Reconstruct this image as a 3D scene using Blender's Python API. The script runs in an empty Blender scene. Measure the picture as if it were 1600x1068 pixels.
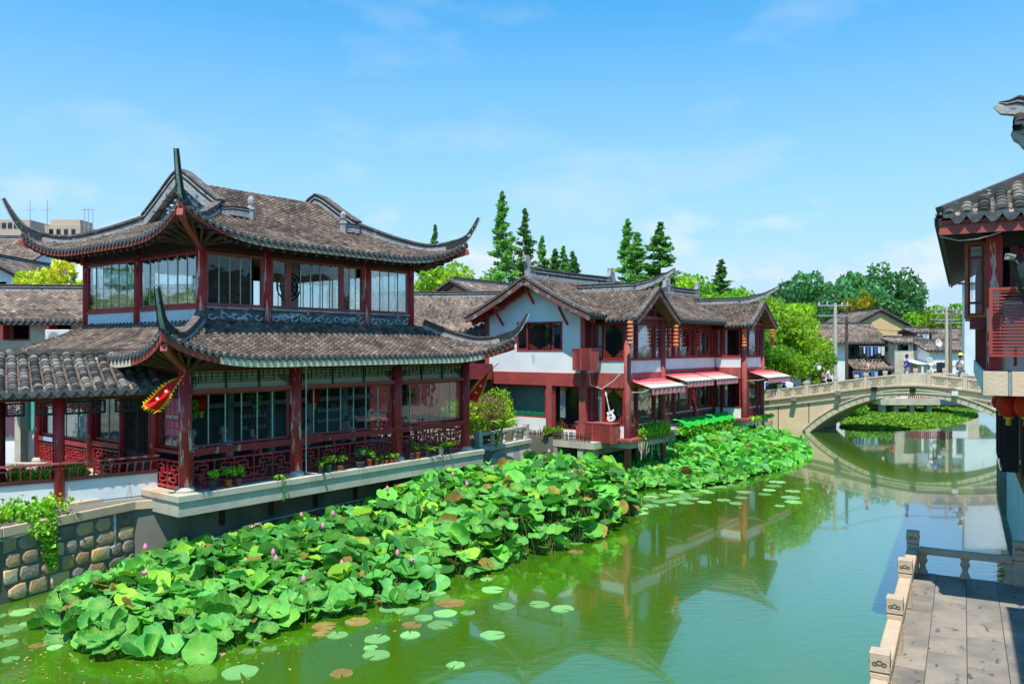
import bpy, bmesh, math, random
import numpy as np
from mathutils import Vector, Matrix, Euler
SC = bpy.context.scene
R = math.radians
# ---------------------------------------------------------------- camera
FPX, HZ, HC = 1260.0, 542.0, 5.2          # focal length and horizon of the 1600 px photograph, eye height
cam_d = bpy.data.cameras.new('camera'); cam = bpy.data.objects.new('camera', cam_d)
SC.collection.objects.link(cam)
cam_d.lens = 36 * FPX / 1600; cam_d.sensor_width = 36
cam_d.shift_y = (HZ - 534) / 1600
cam_d.clip_end = 6000
cam.location = (0, 0, HC); cam.rotation_euler = (R(90), 0, 0)
SC.camera = cam
# ---------------------------------------------------------------- light
LIGHT = Vector((.066, .456, -1)).normalized()      # the way sunlight travels
sun_d = bpy.data.lights.new('sun', 'SUN'); sun_d.energy = 4.0; sun_d.angle = R(.5); sun_d.color = (1, .95, .86)
sun = bpy.data.objects.new('sun', sun_d); SC.collection.objects.link(sun)
sun.rotation_euler = LIGHT.to_track_quat('-Z', 'Y').to_euler()
SUN_EL = math.asin(-LIGHT.z); SUN_AZ = math.atan2(-LIGHT.x, -LIGHT.y)
w = bpy.data.worlds.new('World'); SC.world = w; w.use_nodes = True
nt = w.node_tree; nt.nodes.clear()
def wn(t, **k):
    n = nt.nodes.new(t)
    for a, b in k.items(): setattr(n, a, b)
    return n
out = wn('ShaderNodeOutputWorld'); bg = wn('ShaderNodeBackground'); bg.inputs[1].default_value = .15
sky = wn('ShaderNodeTexSky', sky_type='NISHITA', sun_disc=False, sun_elevation=SUN_EL, sun_rotation=SUN_AZ,
         air_density=1.0, dust_density=0, ozone_density=2.6, altitude=0)
hs = wn('ShaderNodeHueSaturation'); hs.inputs['Saturation'].default_value = 1.18; hs.inputs['Hue'].default_value = .495
tc = wn('ShaderNodeTexCoord'); sep = wn('ShaderNodeSeparateXYZ')
nt.links.new(tc.outputs['Generated'], sep.inputs[0])
mp = wn('ShaderNodeMapping'); mp.inputs['Scale'].default_value = (1, 1, 2.6)
nt.links.new(tc.outputs['Generated'], mp.inputs[0])
nz = wn('ShaderNodeTexNoise'); nz.inputs['Scale'].default_value = 4.4; nz.inputs['Detail'].default_value = 7; nz.inputs['Roughness'].default_value = .52
nt.links.new(mp.outputs[0], nz.inputs['Vector'])
mr = wn('ShaderNodeMapRange'); mr.inputs[1].default_value = .55; mr.inputs[2].default_value = .8; mr.inputs[4].default_value = .32
nt.links.new(nz.outputs[0], mr.inputs[0])
mx = wn('ShaderNodeMix', data_type='RGBA'); mx.inputs[7].default_value = (3.9, 4.1, 4.6, 1)
nt.links.new(mr.outputs[0], mx.inputs[0]); nt.links.new(sky.outputs[0], hs.inputs['Color']); 
tn = wn('ShaderNodeMix', data_type='RGBA', blend_type='MULTIPLY'); tn.inputs[0].default_value = 1; tn.inputs[7].default_value = (.38, 1.03, 1.08, 1)
nt.links.new(hs.outputs[0], tn.inputs[6]); 
# summer haze paling the sky towards the horizon, the same all round
nt.links.new(tc.outputs['Generated'], sep.inputs[0]) if not sep.inputs[0].is_linked else None
hf = wn('ShaderNodeMapRange'); hf.inputs[1].default_value = .42; hf.inputs[2].default_value = 0; nt.links.new(sep.outputs['Z'], hf.inputs[0])
hp_ = wn('ShaderNodeMath', operation='POWER'); hp_.inputs[1].default_value = 1.1; nt.links.new(hf.outputs[0], hp_.inputs[0])
hm = wn('ShaderNodeMix', data_type='RGBA'); hm.inputs[7].default_value = (2.55, 2.8, 4.0, 1); nt.links.new(hp_.outputs[0], hm.inputs[0])
nt.links.new(tn.outputs[2], hm.inputs[6]); nt.links.new(hm.outputs[2], mx.inputs[6])
# small fair-weather puffs low over the horizon, all round
mp2 = wn('ShaderNodeMapping'); mp2.inputs['Scale'].default_value = (1, 1, 2.2); nt.links.new(tc.outputs['Generated'], mp2.inputs[0]); mp2.inputs['Location'].default_value = (.37, .12, .05)
nz2 = wn('ShaderNodeTexNoise'); nz2.inputs['Scale'].default_value = 7.5; nz2.inputs['Detail'].default_value = 8; nz2.inputs['Roughness'].default_value = .5; nt.links.new(mp2.outputs[0], nz2.inputs['Vector'])
mr2 = wn('ShaderNodeMapRange'); mr2.inputs[1].default_value = .53; mr2.inputs[2].default_value = .68; nt.links.new(nz2.outputs[0], mr2.inputs[0])
mr3 = wn('ShaderNodeMapRange'); mr3.inputs[1].default_value = .24; mr3.inputs[2].default_value = .12; nt.links.new(sep.outputs['Z'], mr3.inputs[0])
mu2 = wn('ShaderNodeMath', operation='MULTIPLY'); nt.links.new(mr2.outputs[0], mu2.inputs[0]); nt.links.new(mr3.outputs[0], mu2.inputs[1])
mu3 = wn('ShaderNodeMath', operation='MULTIPLY'); mu3.inputs[1].default_value = .7; nt.links.new(mu2.outputs[0], mu3.inputs[0])
mxc = wn('ShaderNodeMix', data_type='RGBA'); mxc.inputs[7].default_value = (4.0, 4.15, 4.6, 1); nt.links.new(mu3.outputs[0], mxc.inputs[0]); nt.links.new(mx.outputs[2], mxc.inputs[6])
nt.links.new(mxc.outputs[2], bg.inputs[0]); nt.links.new(bg.outputs[0], out.inputs[0])
SC.view_settings.view_transform = 'Standard'; SC.view_settings.look = 'None'
SC.view_settings.exposure = 0.6; SC.view_settings.gamma = 1; SC.view_settings.use_curve_mapping = False
SC.cycles.max_bounces = 8; SC.cycles.transparent_max_bounces = 16; SC.cycles.use_denoising = True
SC.cycles.caustics_reflective = False; SC.cycles.caustics_refractive = False

rnd = random.Random(7)
NR = np.random.RandomState(11)
COL = SC.collection
def W(px, py, z=0.0):
    """world point at height z where the photograph shows pixel (px, py)"""
    D = FPX * (HC - z) / (py - HZ)
    return Vector(((px - 800) / FPX * D, D, z))
def WD(px, py, D):
    return Vector(((px - 800) / FPX * D, D, HC - (py - HZ) / FPX * D))
# ---------------------------------------------------------------- materials
MATS = {}
def mat(name, c1, c2=None, scale=3.0, rough=.75, bump=.15, bscale=None, stretch=(1, 1, 1), spec=.3, tint=0, orand=0,
        wear=None, metal=0, detail=6, ramp=(.35, .65), world=False, trans=0):
    m = bpy.data.materials.new(name); m.use_nodes = True; MATS[name] = m
    t = m.node_tree; N = t.nodes; L = t.links; b = N['Principled BSDF']
    b.inputs['Roughness'].default_value = rough; b.inputs['Metallic'].default_value = metal
    b.inputs['Specular IOR Level'].default_value = spec
    if world:
        g = N.new('ShaderNodeNewGeometry'); src = g.outputs['Position']
    else:
        g = N.new('ShaderNodeTexCoord'); src = g.outputs['Object']
    mpn = N.new('ShaderNodeMapping'); mpn.inputs['Scale'].default_value = stretch; L.new(src, mpn.inputs[0])
    if orand:
        oi = N.new('ShaderNodeObjectInfo'); vm = N.new('ShaderNodeVectorMath'); vm.operation = 'SCALE'
        vm.inputs[0].default_value = (37, 91, 53); L.new(oi.outputs['Random'], vm.inputs['Scale']); L.new(vm.outputs[0], mpn.inputs['Location'])
    n1 = N.new('ShaderNodeTexNoise'); n1.inputs['Scale'].default_value = scale; n1.inputs['Detail'].default_value = detail
    n1.inputs['Roughness'].default_value = .6
    L.new(mpn.outputs[0], n1.inputs['Vector'])
    rp = N.new('ShaderNodeMapRange'); rp.inputs[1].default_value = ramp[0]; rp.inputs[2].default_value = ramp[1]
    L.new(n1.outputs[0], rp.inputs[0])
    mix = N.new('ShaderNodeMix'); mix.data_type = 'RGBA'
    mix.inputs[6].default_value = (*c1, 1); mix.inputs[7].default_value = (*(c2 or tuple(x * .7 for x in c1)), 1)
    L.new(rp.outputs[0], mix.inputs[0]); col = mix.outputs[2]
    if wear:
        wc, amt, wsc, wst = wear
        mw = N.new('ShaderNodeMapping'); mw.inputs['Scale'].default_value = wst; L.new(mpn.outputs[0], mw.inputs[0])
        n2 = N.new('ShaderNodeTexNoise'); n2.inputs['Scale'].default_value = wsc; n2.inputs['Detail'].default_value = 8; n2.inputs['Roughness'].default_value = .65
        L.new(mw.outputs[0], n2.inputs['Vector'])
        r2 = N.new('ShaderNodeMapRange'); r2.inputs[1].default_value = 1 - amt; r2.inputs[2].default_value = 1 - amt + .04
        L.new(n2.outputs[0], r2.inputs[0])
        m2 = N.new('ShaderNodeMix'); m2.data_type = 'RGBA'; L.new(r2.outputs[0], m2.inputs[0]); L.new(col, m2.inputs[6])
        m2.inputs[7].default_value = (*wc, 1); col = m2.outputs[2]
    def scaleby(col, srcsock, amt):
        r3 = N.new('ShaderNodeMapRange'); r3.inputs[3].default_value = 1 - amt; r3.inputs[4].default_value = 1 + amt
        L.new(srcsock, r3.inputs[0]); v = N.new('ShaderNodeVectorMath'); v.operation = 'SCALE'
        L.new(col, v.inputs[0]); L.new(r3.outputs[0], v.inputs['Scale']); return v.outputs[0]
    if orand: col = scaleby(col, oi.outputs['Random'], orand)
    if tint:
        a = N.new('ShaderNodeAttribute'); a.attribute_name = 'tint'; col = scaleby(col, a.outputs['Fac'], tint)
    L.new(col, b.inputs['Base Color'])
    if bump:
        bn = N.new('ShaderNodeBump'); bn.inputs['Strength'].default_value = bump; bn.inputs['Distance'].default_value = .03
        n3 = N.new('ShaderNodeTexNoise'); n3.inputs['Scale'].default_value = bscale or scale * 6; n3.inputs['Detail'].default_value = 5
        L.new(mpn.outputs[0], n3.inputs['Vector']); L.new(n3.outputs[0], bn.inputs['Height']); L.new(bn.outputs[0], b.inputs['Normal'])
    if trans:
        o = N['Material Output']; tr = N.new('ShaderNodeBsdfTranslucent'); ms = N.new('ShaderNodeMixShader')
        sc2 = N.new('ShaderNodeVectorMath'); sc2.operation = 'MULTIPLY'; sc2.inputs[1].default_value = (1.5, 1.5, .6); L.new(col, sc2.inputs[0])
        L.new(sc2.outputs[0], tr.inputs[0]); ms.inputs[0].default_value = trans
        L.new(b.outputs[0], ms.inputs[1]); L.new(tr.outputs[0], ms.inputs[2]); L.new(ms.outputs[0], o.inputs[0])
    return m
def mat_tile(name, stops, rough=.85, orand=False, wscale=1.2):
    """clay tiles: every tile its own tone from its own number, patchy lichen on top"""
    m = bpy.data.materials.new(name); m.use_nodes = True; t = m.node_tree; N = t.nodes; L = t.links; b = N['Principled BSDF']
    b.inputs['Roughness'].default_value = rough; b.inputs['Specular IOR Level'].default_value = .25
    if orand:
        a = N.new('ShaderNodeObjectInfo'); src = a.outputs['Random']
    else:
        a = N.new('ShaderNodeAttribute'); a.attribute_name = 'tint'; src = a.outputs['Fac']
    g = N.new('ShaderNodeNewGeometry')
    n = N.new('ShaderNodeTexNoise'); n.inputs['Scale'].default_value = wscale; n.inputs['Detail'].default_value = 7; L.new(g.outputs['Position'], n.inputs['Vector'])
    ad = N.new('ShaderNodeMath'); ad.operation = 'MULTIPLY_ADD'; ad.inputs[1].default_value = .75; L.new(n.outputs[0], ad.inputs[0])
    sb = N.new('ShaderNodeMath'); sb.operation = 'SUBTRACT'; sb.inputs[1].default_value = .375; L.new(src, sb.inputs[0]); L.new(sb.outputs[0], ad.inputs[2])
    cr = N.new('ShaderNodeValToRGB'); e = cr.color_ramp.elements
    e[0].position = stops[0][0]; e[0].color = (*stops[0][1], 1); e[1].position = stops[-1][0]; e[1].color = (*stops[-1][1], 1)
    for p, c in stops[1:-1]:
        q = e.new(p); q.color = (*c, 1)
    L.new(ad.outputs[0], cr.inputs[0]); L.new(cr.outputs[0], b.inputs['Base Color'])
    n3 = N.new('ShaderNodeTexNoise'); n3.inputs['Scale'].default_value = 30; n3.inputs['Detail'].default_value = 4; L.new(g.outputs['Position'], n3.inputs['Vector'])
    bn = N.new('ShaderNodeBump'); bn.inputs['Strength'].default_value = .4; bn.inputs['Distance'].default_value = .02
    L.new(n3.outputs[0], bn.inputs['Height']); L.new(bn.outputs[0], b.inputs['Normal'])
    return m
def mat_glass(name, tintc=(.75, .82, .82), refl=1.0):
    m = bpy.data.materials.new(name); m.use_nodes = True; t = m.node_tree; N = t.nodes; L = t.links
    for n in list(N):
        if n.type == 'BSDF_PRINCIPLED': N.remove(n)
    o = N['Material Output']; tr = N.new('ShaderNodeBsdfTransparent'); tr.inputs[0].default_value = (*tintc, 1)
    gl = N.new('ShaderNodeBsdfGlossy'); gl.inputs['Roughness'].default_value = .015; gl.inputs[0].default_value = (.95, 1, 1, 1)
    fr = N.new('ShaderNodeFresnel'); fr.inputs[0].default_value = 1.5
    g = N.new('ShaderNodeNewGeometry'); nn = N.new('ShaderNodeTexNoise'); nn.inputs['Scale'].default_value = 1.3; L.new(g.outputs['Position'], nn.inputs['Vector'])
    bn = N.new('ShaderNodeBump'); bn.inputs['Strength'].default_value = .25; bn.inputs['Distance'].default_value = .03; L.new(nn.outputs[0], bn.inputs['Height'])
    L.new(bn.outputs[0], gl.inputs['Normal'])
    mu = N.new('ShaderNodeMath'); mu.operation = 'MULTIPLY'; mu.inputs[1].default_value = refl; mu.use_clamp = True; L.new(fr.outputs[0], mu.inputs[0])
    ms = N.new('ShaderNodeMixShader'); L.new(mu.outputs[0], ms.inputs[0]); L.new(tr.outputs[0], ms.inputs[1]); L.new(gl.outputs[0], ms.inputs[2])
    L.new(ms.outputs[0], o.inputs[0]); return m

M_RED = mat('red_paint', (.46, .030, .036), (.30, .022, .028), 2.0, .5, .12, 20, spec=.4, wear=((.42, .30, .27), .375, 7, (1, 1, .3)))
M_REDWORN = mat('worn_red_paint', (.52, .030, .034), (.34, .022, .03), 2.0, .5, .2, 20, spec=.4, wear=((.62, .50, .46), .45, 5, (1.6, 1.6, .22)))
M_REDBEAM = mat('red_beam_paint', (.46, .080, .062), (.31, .06, .055), 1.4, .65, .15, 14, wear=((.22, .10, .09), .37, 4, (1, 1, .3)))
M_MAROON = mat('maroon_wood', (.20, .026, .034), (.13, .018, .024), 3, .55, .15, 25)
M_REDDUSTY = mat('dusty_red_wood', (.42, .095, .085), (.30, .065, .062), 2, .7, .2, 18, wear=((.42, .26, .22), .38, 6, (1, 1, .4)))
M_DARKWOOD = mat('dark_wood', (.06, .036, .032), (.03, .02, .02), 4, .6, .2, 30, stretch=(1, 1, .3))
M_BROWNW = mat('brown_wood', (.11, .06, .045), (.05, .03, .025), 4, .65, .2, 30)
M_ORANGEW = mat('orange_varnished_wood', (.42, .12, .03), (.27, .07, .02), 6, .45, .1)
M_SOFFIT = mat('weathered_soffit', (.17, .11, .085), (.09, .06, .05), 2.5, .8, .25, 20, stretch=(3, .5, 1))
M_FASCIA = mat('eave_board_pale_green', (.80, .66, .48), (.62, .52, .38), 2.2, .75, .2, 20, wear=((.22, .05, .04), .36, 5, (1, 1, .5)))
M_FASCIAU = mat('eave_board_cream', (.50, .37, .27), (.36, .26, .20), 2.2, .75, .2, 20, wear=((.30, .06, .05), .42, 4, (1, 1, .5)))
M_FASCIAR = mat('eave_board_red', (.40, .075, .05), (.24, .05, .04), 2.0, .7, .2, 20, wear=((.30, .22, .19), .37, 4, (1, 1, .5)))
M_WHITE = mat('white_plaster', (.86, .87, .86), (.76, .78, .78), 1.1, .8, .08, 12, wear=((.60, .61, .58), .37, 2.4, (1.6, 1.6, .25)))
M_WHITEB = mat('bluish_white_plaster', (.70, .77, .79), (.58, .66, .69), .8, .8, .08, 12, wear=((.50, .54, .54), .37, 2.0, (1.6, 1.6, .25)))
M_CREAM = mat('cream_plaster', (.68, .57, .42), (.50, .43, .33), 1.2, .85, .15, 9, wear=((.27, .25, .21), .36, 1.6, (1, 1, .4)))
M_OCHRE = mat('ochre_plaster', (.72, .50, .24), (.55, .40, .20), .5, .85, .1, 5, wear=((.26, .2, .13), .33, .8, (1, 1, .3)))
M_CONC = mat('weathered_concrete', (.56, .52, .42), (.42, .40, .33), 1.6, .85, .25, 25, wear=((.20, .21, .17), .34, 3, (1, 1, .35)))
M_CONCD = mat('damp_concrete', (.22, .20, .17), (.12, .115, .10), 1.2, .85, .3, 20, wear=((.28, .26, .22), .36, 2, (1, 1, .6)))
M_STONE = mat('tan_granite', (.62, .46, .31), (.46, .36, .26), 2.2, .75, .3, 40, wear=((.24, .2, .16), .33, 2.5, (1, 1, .6)))
M_BRIDGE = mat('bridge_stone', (.82, .60, .40), (.66, .50, .35), .9, .8, .25, 18, wear=((.34, .28, .21), .40, 1.0, (1, 1, .3)))
M_BRIDGE2 = mat('bridge_trim_stone', (.72, .58, .42), (.54, .45, .34), 1.3, .8, .25, 20, wear=((.27, .24, .19), .40, 1.8, (1, 1, .5)))
M_RUBBLE = mat('rubble_stone', (.72, .40, .15), (.38, .30, .22), 2.2, .8, .55, 14, orand=.35, wear=((.46, .40, .30), .45, 1.7, (1, 1, 1)))
M_MORTAR = mat('grey_mortar', (.40, .36, .31), (.24, .22, .19), 2.2, .9, .4, 20)
M_PAVE = mat('paving_stone', (.31, .265, .21), (.18, .165, .15), 1.3, .6, .35, 22, orand=.16, ramp=(.38, .62), wear=((.12, .10, .085), .40, 3.4, (1, 2.2, 1)))
M_GROUT = mat('dark_grout', (.09, .08, .07), (.05, .05, .045), 5)
M_GROUND = mat('bank_soil_and_paving', (.20, .19, .16), (.12, .12, .09), .4, .9, .2, 4, world=True)
M_BRICKR = mat('dark_ridge_brick', (.055, .062, .07), (.10, .09, .085), 2.4, .8, .4, 12, wear=((.46, .46, .43), .39, 4, (1, 1, 2.2)))
M_RIDGEW = mat('whitewashed_ridge', (.42, .42, .39), (.27, .27, .27), 3, .85, .35, 14, wear=((.08, .08, .085), .43, 5, (1, 1, 2)))
M_RIDGEC = mat('ridge_cap_tile', (.17, .14, .12), (.08, .07, .07), 5, .8, .4, 20, wear=((.42, .37, .3), .40, 6, (1, 1, 1)))
M_HORN = mat('mossy_horn_plaster', (.03, .042, .045), (.02, .026, .03), 4, .8, .4, 15, wear=((.42, .45, .40), .40, 5, (1, 1, 1)))
M_RELIEF = mat('grey_relief_plaster', (.12, .14, .16), (.07, .08, .09), 3, .8, .3, 15, wear=((.46, .5, .52), .45, 3.0, (1, 1, 3)))
M_RELIEFW = mat('white_relief', (.74, .75, .72), (.5, .52, .5), 5, .8, .2)
TST = [(.1, (.034, .026, .023)), (.38, (.094, .071, .058)), (.58, (.175, .133, .103)), (.78, (.28, .215, .165)), (1.0, (.50, .41, .31))]
M_TILE = mat_tile('clay_roof_tiles', TST)
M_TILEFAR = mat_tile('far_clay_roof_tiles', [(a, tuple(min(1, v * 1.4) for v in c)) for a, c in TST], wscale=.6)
M_TILEN = mat_tile('grey_barrel_tiles', [(.1, (.028, .030, .032)), (.45, (.075, .074, .072)), (.7, (.14, .13, .12)), (1.0, (.27, .25, .21))], orand=True, wscale=5)
M_TILEP = mat_tile('pan_tiles_with_mortar', [(.1, (.04, .035, .03)), (.45, (.12, .10, .08)), (.7, (.40, .33, .24)), (1.0, (.66, .56, .42))], wscale=5)
M_DRIP = mat('eave_drip_tile', (.11, .125, .13), (.06, .065, .07), 8, .8, .3, 25)
M_GLASS = mat_glass('window_glass', (.90, .95, .95), .6)
M_GLASSL = mat_glass('clear_low_glass', (.93, .97, .97), .30)
M_GLASSD = mat_glass('dark_window_glass', (.35, .42, .42), 1.3)
M_GSTRIP = mat('pale_glass_seam', (.55, .60, .42), None, 4, .4, 0)
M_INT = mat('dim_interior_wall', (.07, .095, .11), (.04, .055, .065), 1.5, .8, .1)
M_INTB = mat('blue_grey_interior_post', (.35, .50, .56), (.25, .38, .44), 2, .6, .1)
M_LATT = mat('dark_lattice', (.03, .028, .026), None, 4, .6, .1)
M_FRIEZE = mat('frieze_panel', (.46, .44, .30), (.34, .33, .23), 1.5, .7, .1)
M_BLACK = mat('black_iron', (.015, .015, .017), None, 4, .5, .05)
M_METAL = mat('grey_metal', (.4, .42, .43), (.3, .3, .3), 3, .4, .1, metal=.3)
M_PIPE = mat('white_plastic_pipe', (.72, .72, .68), (.5, .5, .46), 4, .5, .05)
M_BARK = mat('bark', (.13, .10, .075), (.07, .055, .045), 6, .9, .6, 20, stretch=(1, 1, .3))
M_STEM = mat('lotus_stem', (.10, .20, .05), (.16, .14, .06), 3, .7, .1)
def leafmat(name, a, b, t=.35, tint=.45, sc=.6, rough=.55, spec=.35):
    return mat(name, a, b, sc, rough, 0, tint=tint, orand=.38, world=True, trans=t, spec=spec)
M_LOTUS = leafmat('lotus_leaf', (.14, .44, .045), (.085, .35, .06), .25, .35, 2.0, .62, .2)
M_LOTUSY = leafmat('young_lotus_leaf', (.34, .60, .04), (.22, .52, .045), .3, .3, 2.0, .62, .2)
M_PAD = leafmat('lily_pad', (.24, .50, .14), (.17, .44, .15), .1, .2, 3, .45)
M_PADB = leafmat('withered_lily_pad', (.30, .17, .05), (.34, .30, .07), .1, .3, 4, .7)
M_CONIF = leafmat('conifer_needles', (.09, .28, .06), (.18, .40, .06), .25, .5, .35)
M_BROAD = leafmat('broad_leaves', (.10, .32, .025), (.24, .42, .025), .35, .5, .5)
M_BROADY = leafmat('yellow_green_leaves', (.36, .50, .02), (.20, .40, .03), .35, .5, .4)
M_POPLAR = leafmat('poplar_leaves', (.06, .22, .085), (.11, .30, .08), .3, .5, .25)
M_IVY = leafmat('ivy_leaves', (.30, .52, .025), (.16, .40, .03), .3, .5, 2)
M_AUT = leafmat('autumn_tinted_leaves', (.55, .45, .02), (.22, .40, .03), .35, .4, .5)
M_PINK = mat('lotus_petal', (.75, .16, .35), (.85, .45, .55), 9, .6, 0)
M_FLAGR = mat('red_flag_silk', (.80, .012, .008), (.68, .01, .008), 2, .55, .05, trans=.25)
M_FLAGY = mat('yellow_flag_trim', (.85, .55, .01), (.8, .42, .01), 5, .55, 0, trans=.25)
M_LANT = mat('red_lantern_silk', (.62, .025, .01), (.5, .02, .01), 6, .5, .05, trans=.2)
M_LANTO = mat('faded_orange_lantern', (.72, .27, .10), (.75, .14, .06), 9, .6, .05, orand=.15)
M_GOLD = mat('gold_tassel', (.65, .48, .05), None, 5, .5, 0)
M_TERRA = mat('terracotta_pot', (.42, .13, .05), (.33, .1, .04), 6, .8, .1)
M_POTG = mat('dark_grey_pot', (.09, .10, .12), (.06, .07, .08), 6, .6, .1)
M_POTW = mat('white_glazed_pot', (.62, .68, .72), (.35, .45, .55), 12, .3, .05)
M_POTGR = mat('green_plastic_pot', (.03, .22, .10), None, 6, .5, .05)
M_AWN = mat('red_white_awning', (.78, .10, .14), (.86, .72, .62), 1, .7, .05)
M_TARP = mat('green_net', (.02, .62, .06), (.01, .42, .05), 9, .8, .3, trans=.2)
M_SKIN = mat('skin', (.52, .29, .19), (.46, .25, .17), 5, .6, .05)
M_HAIRG = mat('grey_hair', (.40, .39, .37), None, 20, .8, .2)
M_HAIR = mat('black_hair', (.012, .011, .010), None, 20, .5, .2)
def cmat(name, c, r=.8): 
    return MATS.get(name) or mat(name, c, tuple(v * .85 for v in c), 4, r, .08)
# ---------------------------------------------------------------- mesh building
class Mb:
    def __init__(s): s.v = []; s.f = []; s.t = []
    def add(s, vs, fs, t=.5):
        o = len(s.v); s.v.extend([tuple(v) for v in vs]); s.f.extend([tuple(i + o for i in f) for f in fs]); s.t.extend([t] * len(fs)); return s
    def box(s, x0, x1, y0, y1, z0, z1, t=.5):
        return s.add([(x0, y0, z0), (x1, y0, z0), (x1, y1, z0), (x0, y1, z0), (x0, y0, z1), (x1, y0, z1), (x1, y1, z1), (x0, y1, z1)],
                     [(0, 3, 2, 1), (4, 5, 6, 7), (0, 1, 5, 4), (1, 2, 6, 5), (2, 3, 7, 6), (3, 0, 4, 7)], t)
    def fbox(s, F, a0, a1, d0, d1, z0, z1, t=.5):
        """box in a facade frame: a along the wall, d outwards, z up"""
        vs = []
        for z in (z0, z1):
            for a, d in ((a0, d0), (a1, d0), (a1, d1), (a0, d1)):
                vs.append((F[0] + a * F[2] + d * F[4], F[1] + a * F[3] + d * F[5], z))
        return s.add(vs, [(0, 3, 2, 1), (4, 5, 6, 7), (0, 1, 5, 4), (1, 2, 6, 5), (2, 3, 7, 6), (3, 0, 4, 7)], t)
    def bar(s, p, q, w=.04, h=None, up=(0, 0, 1), t=.5):
        p = Vector(p); q = Vector(q); d = (q - p).normalized(); h = h or w
        sd = d.cross(Vector(up))
        if sd.length < 1e-4: sd = Vector((1, 0, 0))
        sd.normalize(); u = sd.cross(d).normalized(); sd = sd * w / 2; u = u * h / 2
        vs = [p - sd - u, p + sd - u, p + sd + u, p - sd + u, q - sd - u, q + sd - u, q + sd + u, q - sd + u]
        return s.add(vs, [(0, 3, 2, 1), (4, 5, 6, 7), (0, 1, 5, 4), (1, 2, 6, 5), (2, 3, 7, 6), (3, 0, 4, 7)], t)
    def cyl(s, p, q, r0, r1=None, n=10, caps=True, t=.5):
        p = Vector(p); q = Vector(q); r1 = r0 if r1 is None else r1; d = (q - p).normalized()
        a = d.orthogonal().normalized(); b = d.cross(a); vs = []
        for c, r in ((p, r0), (q, r1)):
            for i in range(n):
                th = 2 * math.pi * i / n; vs.append(c + a * (r * math.cos(th)) + b * (r * math.sin(th)))
        fs = [(i, (i + 1) % n, n + (i + 1) % n, n + i) for i in range(n)]
        if caps: fs += [tuple(range(n - 1, -1, -1)), tuple(range(n, 2 * n))]
        return s.add(vs, fs, t)
    def tube(s, pts, r, n=6, t=.5):
        for i in range(len(pts) - 1):
            ra = r(i / (len(pts) - 1)) if callable(r) else r; rb = r((i + 1) / (len(pts) - 1)) if callable(r) else r
            s.cyl(pts[i], pts[i + 1], ra, rb, n, True, t)
        return s
    def lathe(s, prof, c=(0, 0, 0), n=12, t=.5, sq=False):
        """prof: list of (radius, z)"""
        vs = []; c = Vector(c); m = 4 if sq else n
        for r, z in prof:
            for i in range(m):
                th = 2 * math.pi * (i + (.5 if sq else 0)) / m; k = 1.4142 if sq else 1
                vs.append(c + Vector((k * r * math.cos(th), k * r * math.sin(th), z)))
        fs = []
        for j in range(len(prof) - 1):
            for i in range(m): fs.append((j * m + i, j * m + (i + 1) % m, (j + 1) * m + (i + 1) % m, (j + 1) * m + i))
        fs.append(tuple(range(m - 1, -1, -1))); o = (len(prof) - 1) * m; fs.append(tuple(range(o, o + m)))
        return s.add(vs, fs, t)
    def sweep(s, pts, wf, z0f, z1f, t=.5, side=None):
        """upright band following a path: width wf(i), from z0f(i) to z1f(i) above the path"""
        n = len(pts); vs = []
        for i in range(n):
            p = Vector(pts[i]); a = Vector(pts[max(0, i - 1)]); b = Vector(pts[min(n - 1, i + 1)])
            d = b - a; sd = Vector((-d.y, d.x, 0)).normalized() if side is None else Vector(side)
            dn = d.normalized(); up = sd.cross(dn); up = up if up.z >= 0 else -up
            u = i / (n - 1); w2 = wf(u) / 2
            for zz, q in ((z0f(u), 1), (z0f(u), -1), (z1f(u), -1), (z1f(u), 1)): vs.append(p + sd * (w2 * q) + up * zz)
        fs = []
        for i in range(n - 1):
            for k in range(4): fs.append((i * 4 + k, i * 4 + (k + 1) % 4, i * 4 + 4 + (k + 1) % 4, i * 4 + 4 + k))
        fs += [(3, 2, 1, 0), tuple(range(4 * n - 4, 4 * n))]
        return s.add(vs, fs, t)
    def prism(s, poly, d, t=.5):
        """planar polygon (list of 3-D points) pushed along vector d"""
        n = len(poly); d = Vector(d); vs = [Vector(p) for p in poly] + [Vector(p) + d for p in poly]
        fs = [tuple(range(n - 1, -1, -1)), tuple(range(n, 2 * n))] + [(i, (i + 1) % n, n + (i + 1) % n, n + i) for i in range(n)]
        return s.add(vs, fs, t)
    def mesh(s, name, m=None, smooth=False):
        me = bpy.data.meshes.new(name); me.from_pydata(s.v, [], s.f)
        a = me.attributes.new('tint', 'FLOAT', 'FACE'); a.data.foreach_set('value', s.t)
        if m: me.materials.append(m)
        if smooth: me.polygons.foreach_set('use_smooth', [True] * len(me.polygons))
        bm = bmesh.new(); bm.from_mesh(me); bmesh.ops.recalc_face_normals(bm, faces=bm.faces); bm.to_mesh(me); bm.free()
        return me
    def build(s, name, m, parent=None, smooth=False, bevel=0, kind=None, label=None):
        o = bpy.data.objects.new(name, s.mesh(name, m, smooth)); COL.objects.link(o)
        if parent: o.parent = parent
        if bevel:
            b = o.modifiers.new('bevel', 'BEVEL'); b.width = bevel; b.segments = 1; b.limit_method = 'ANGLE'
        if kind: o['kind'] = kind
        if label: o['label'] = label
        return o
def link(name, me, parent=None, loc=(0, 0, 0), rot=(0, 0, 0), scale=(1, 1, 1)):
    o = bpy.data.objects.new(name, me); COL.objects.link(o); o.parent = parent; o.location = loc; o.rotation_euler = rot; o.scale = scale; return o
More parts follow.
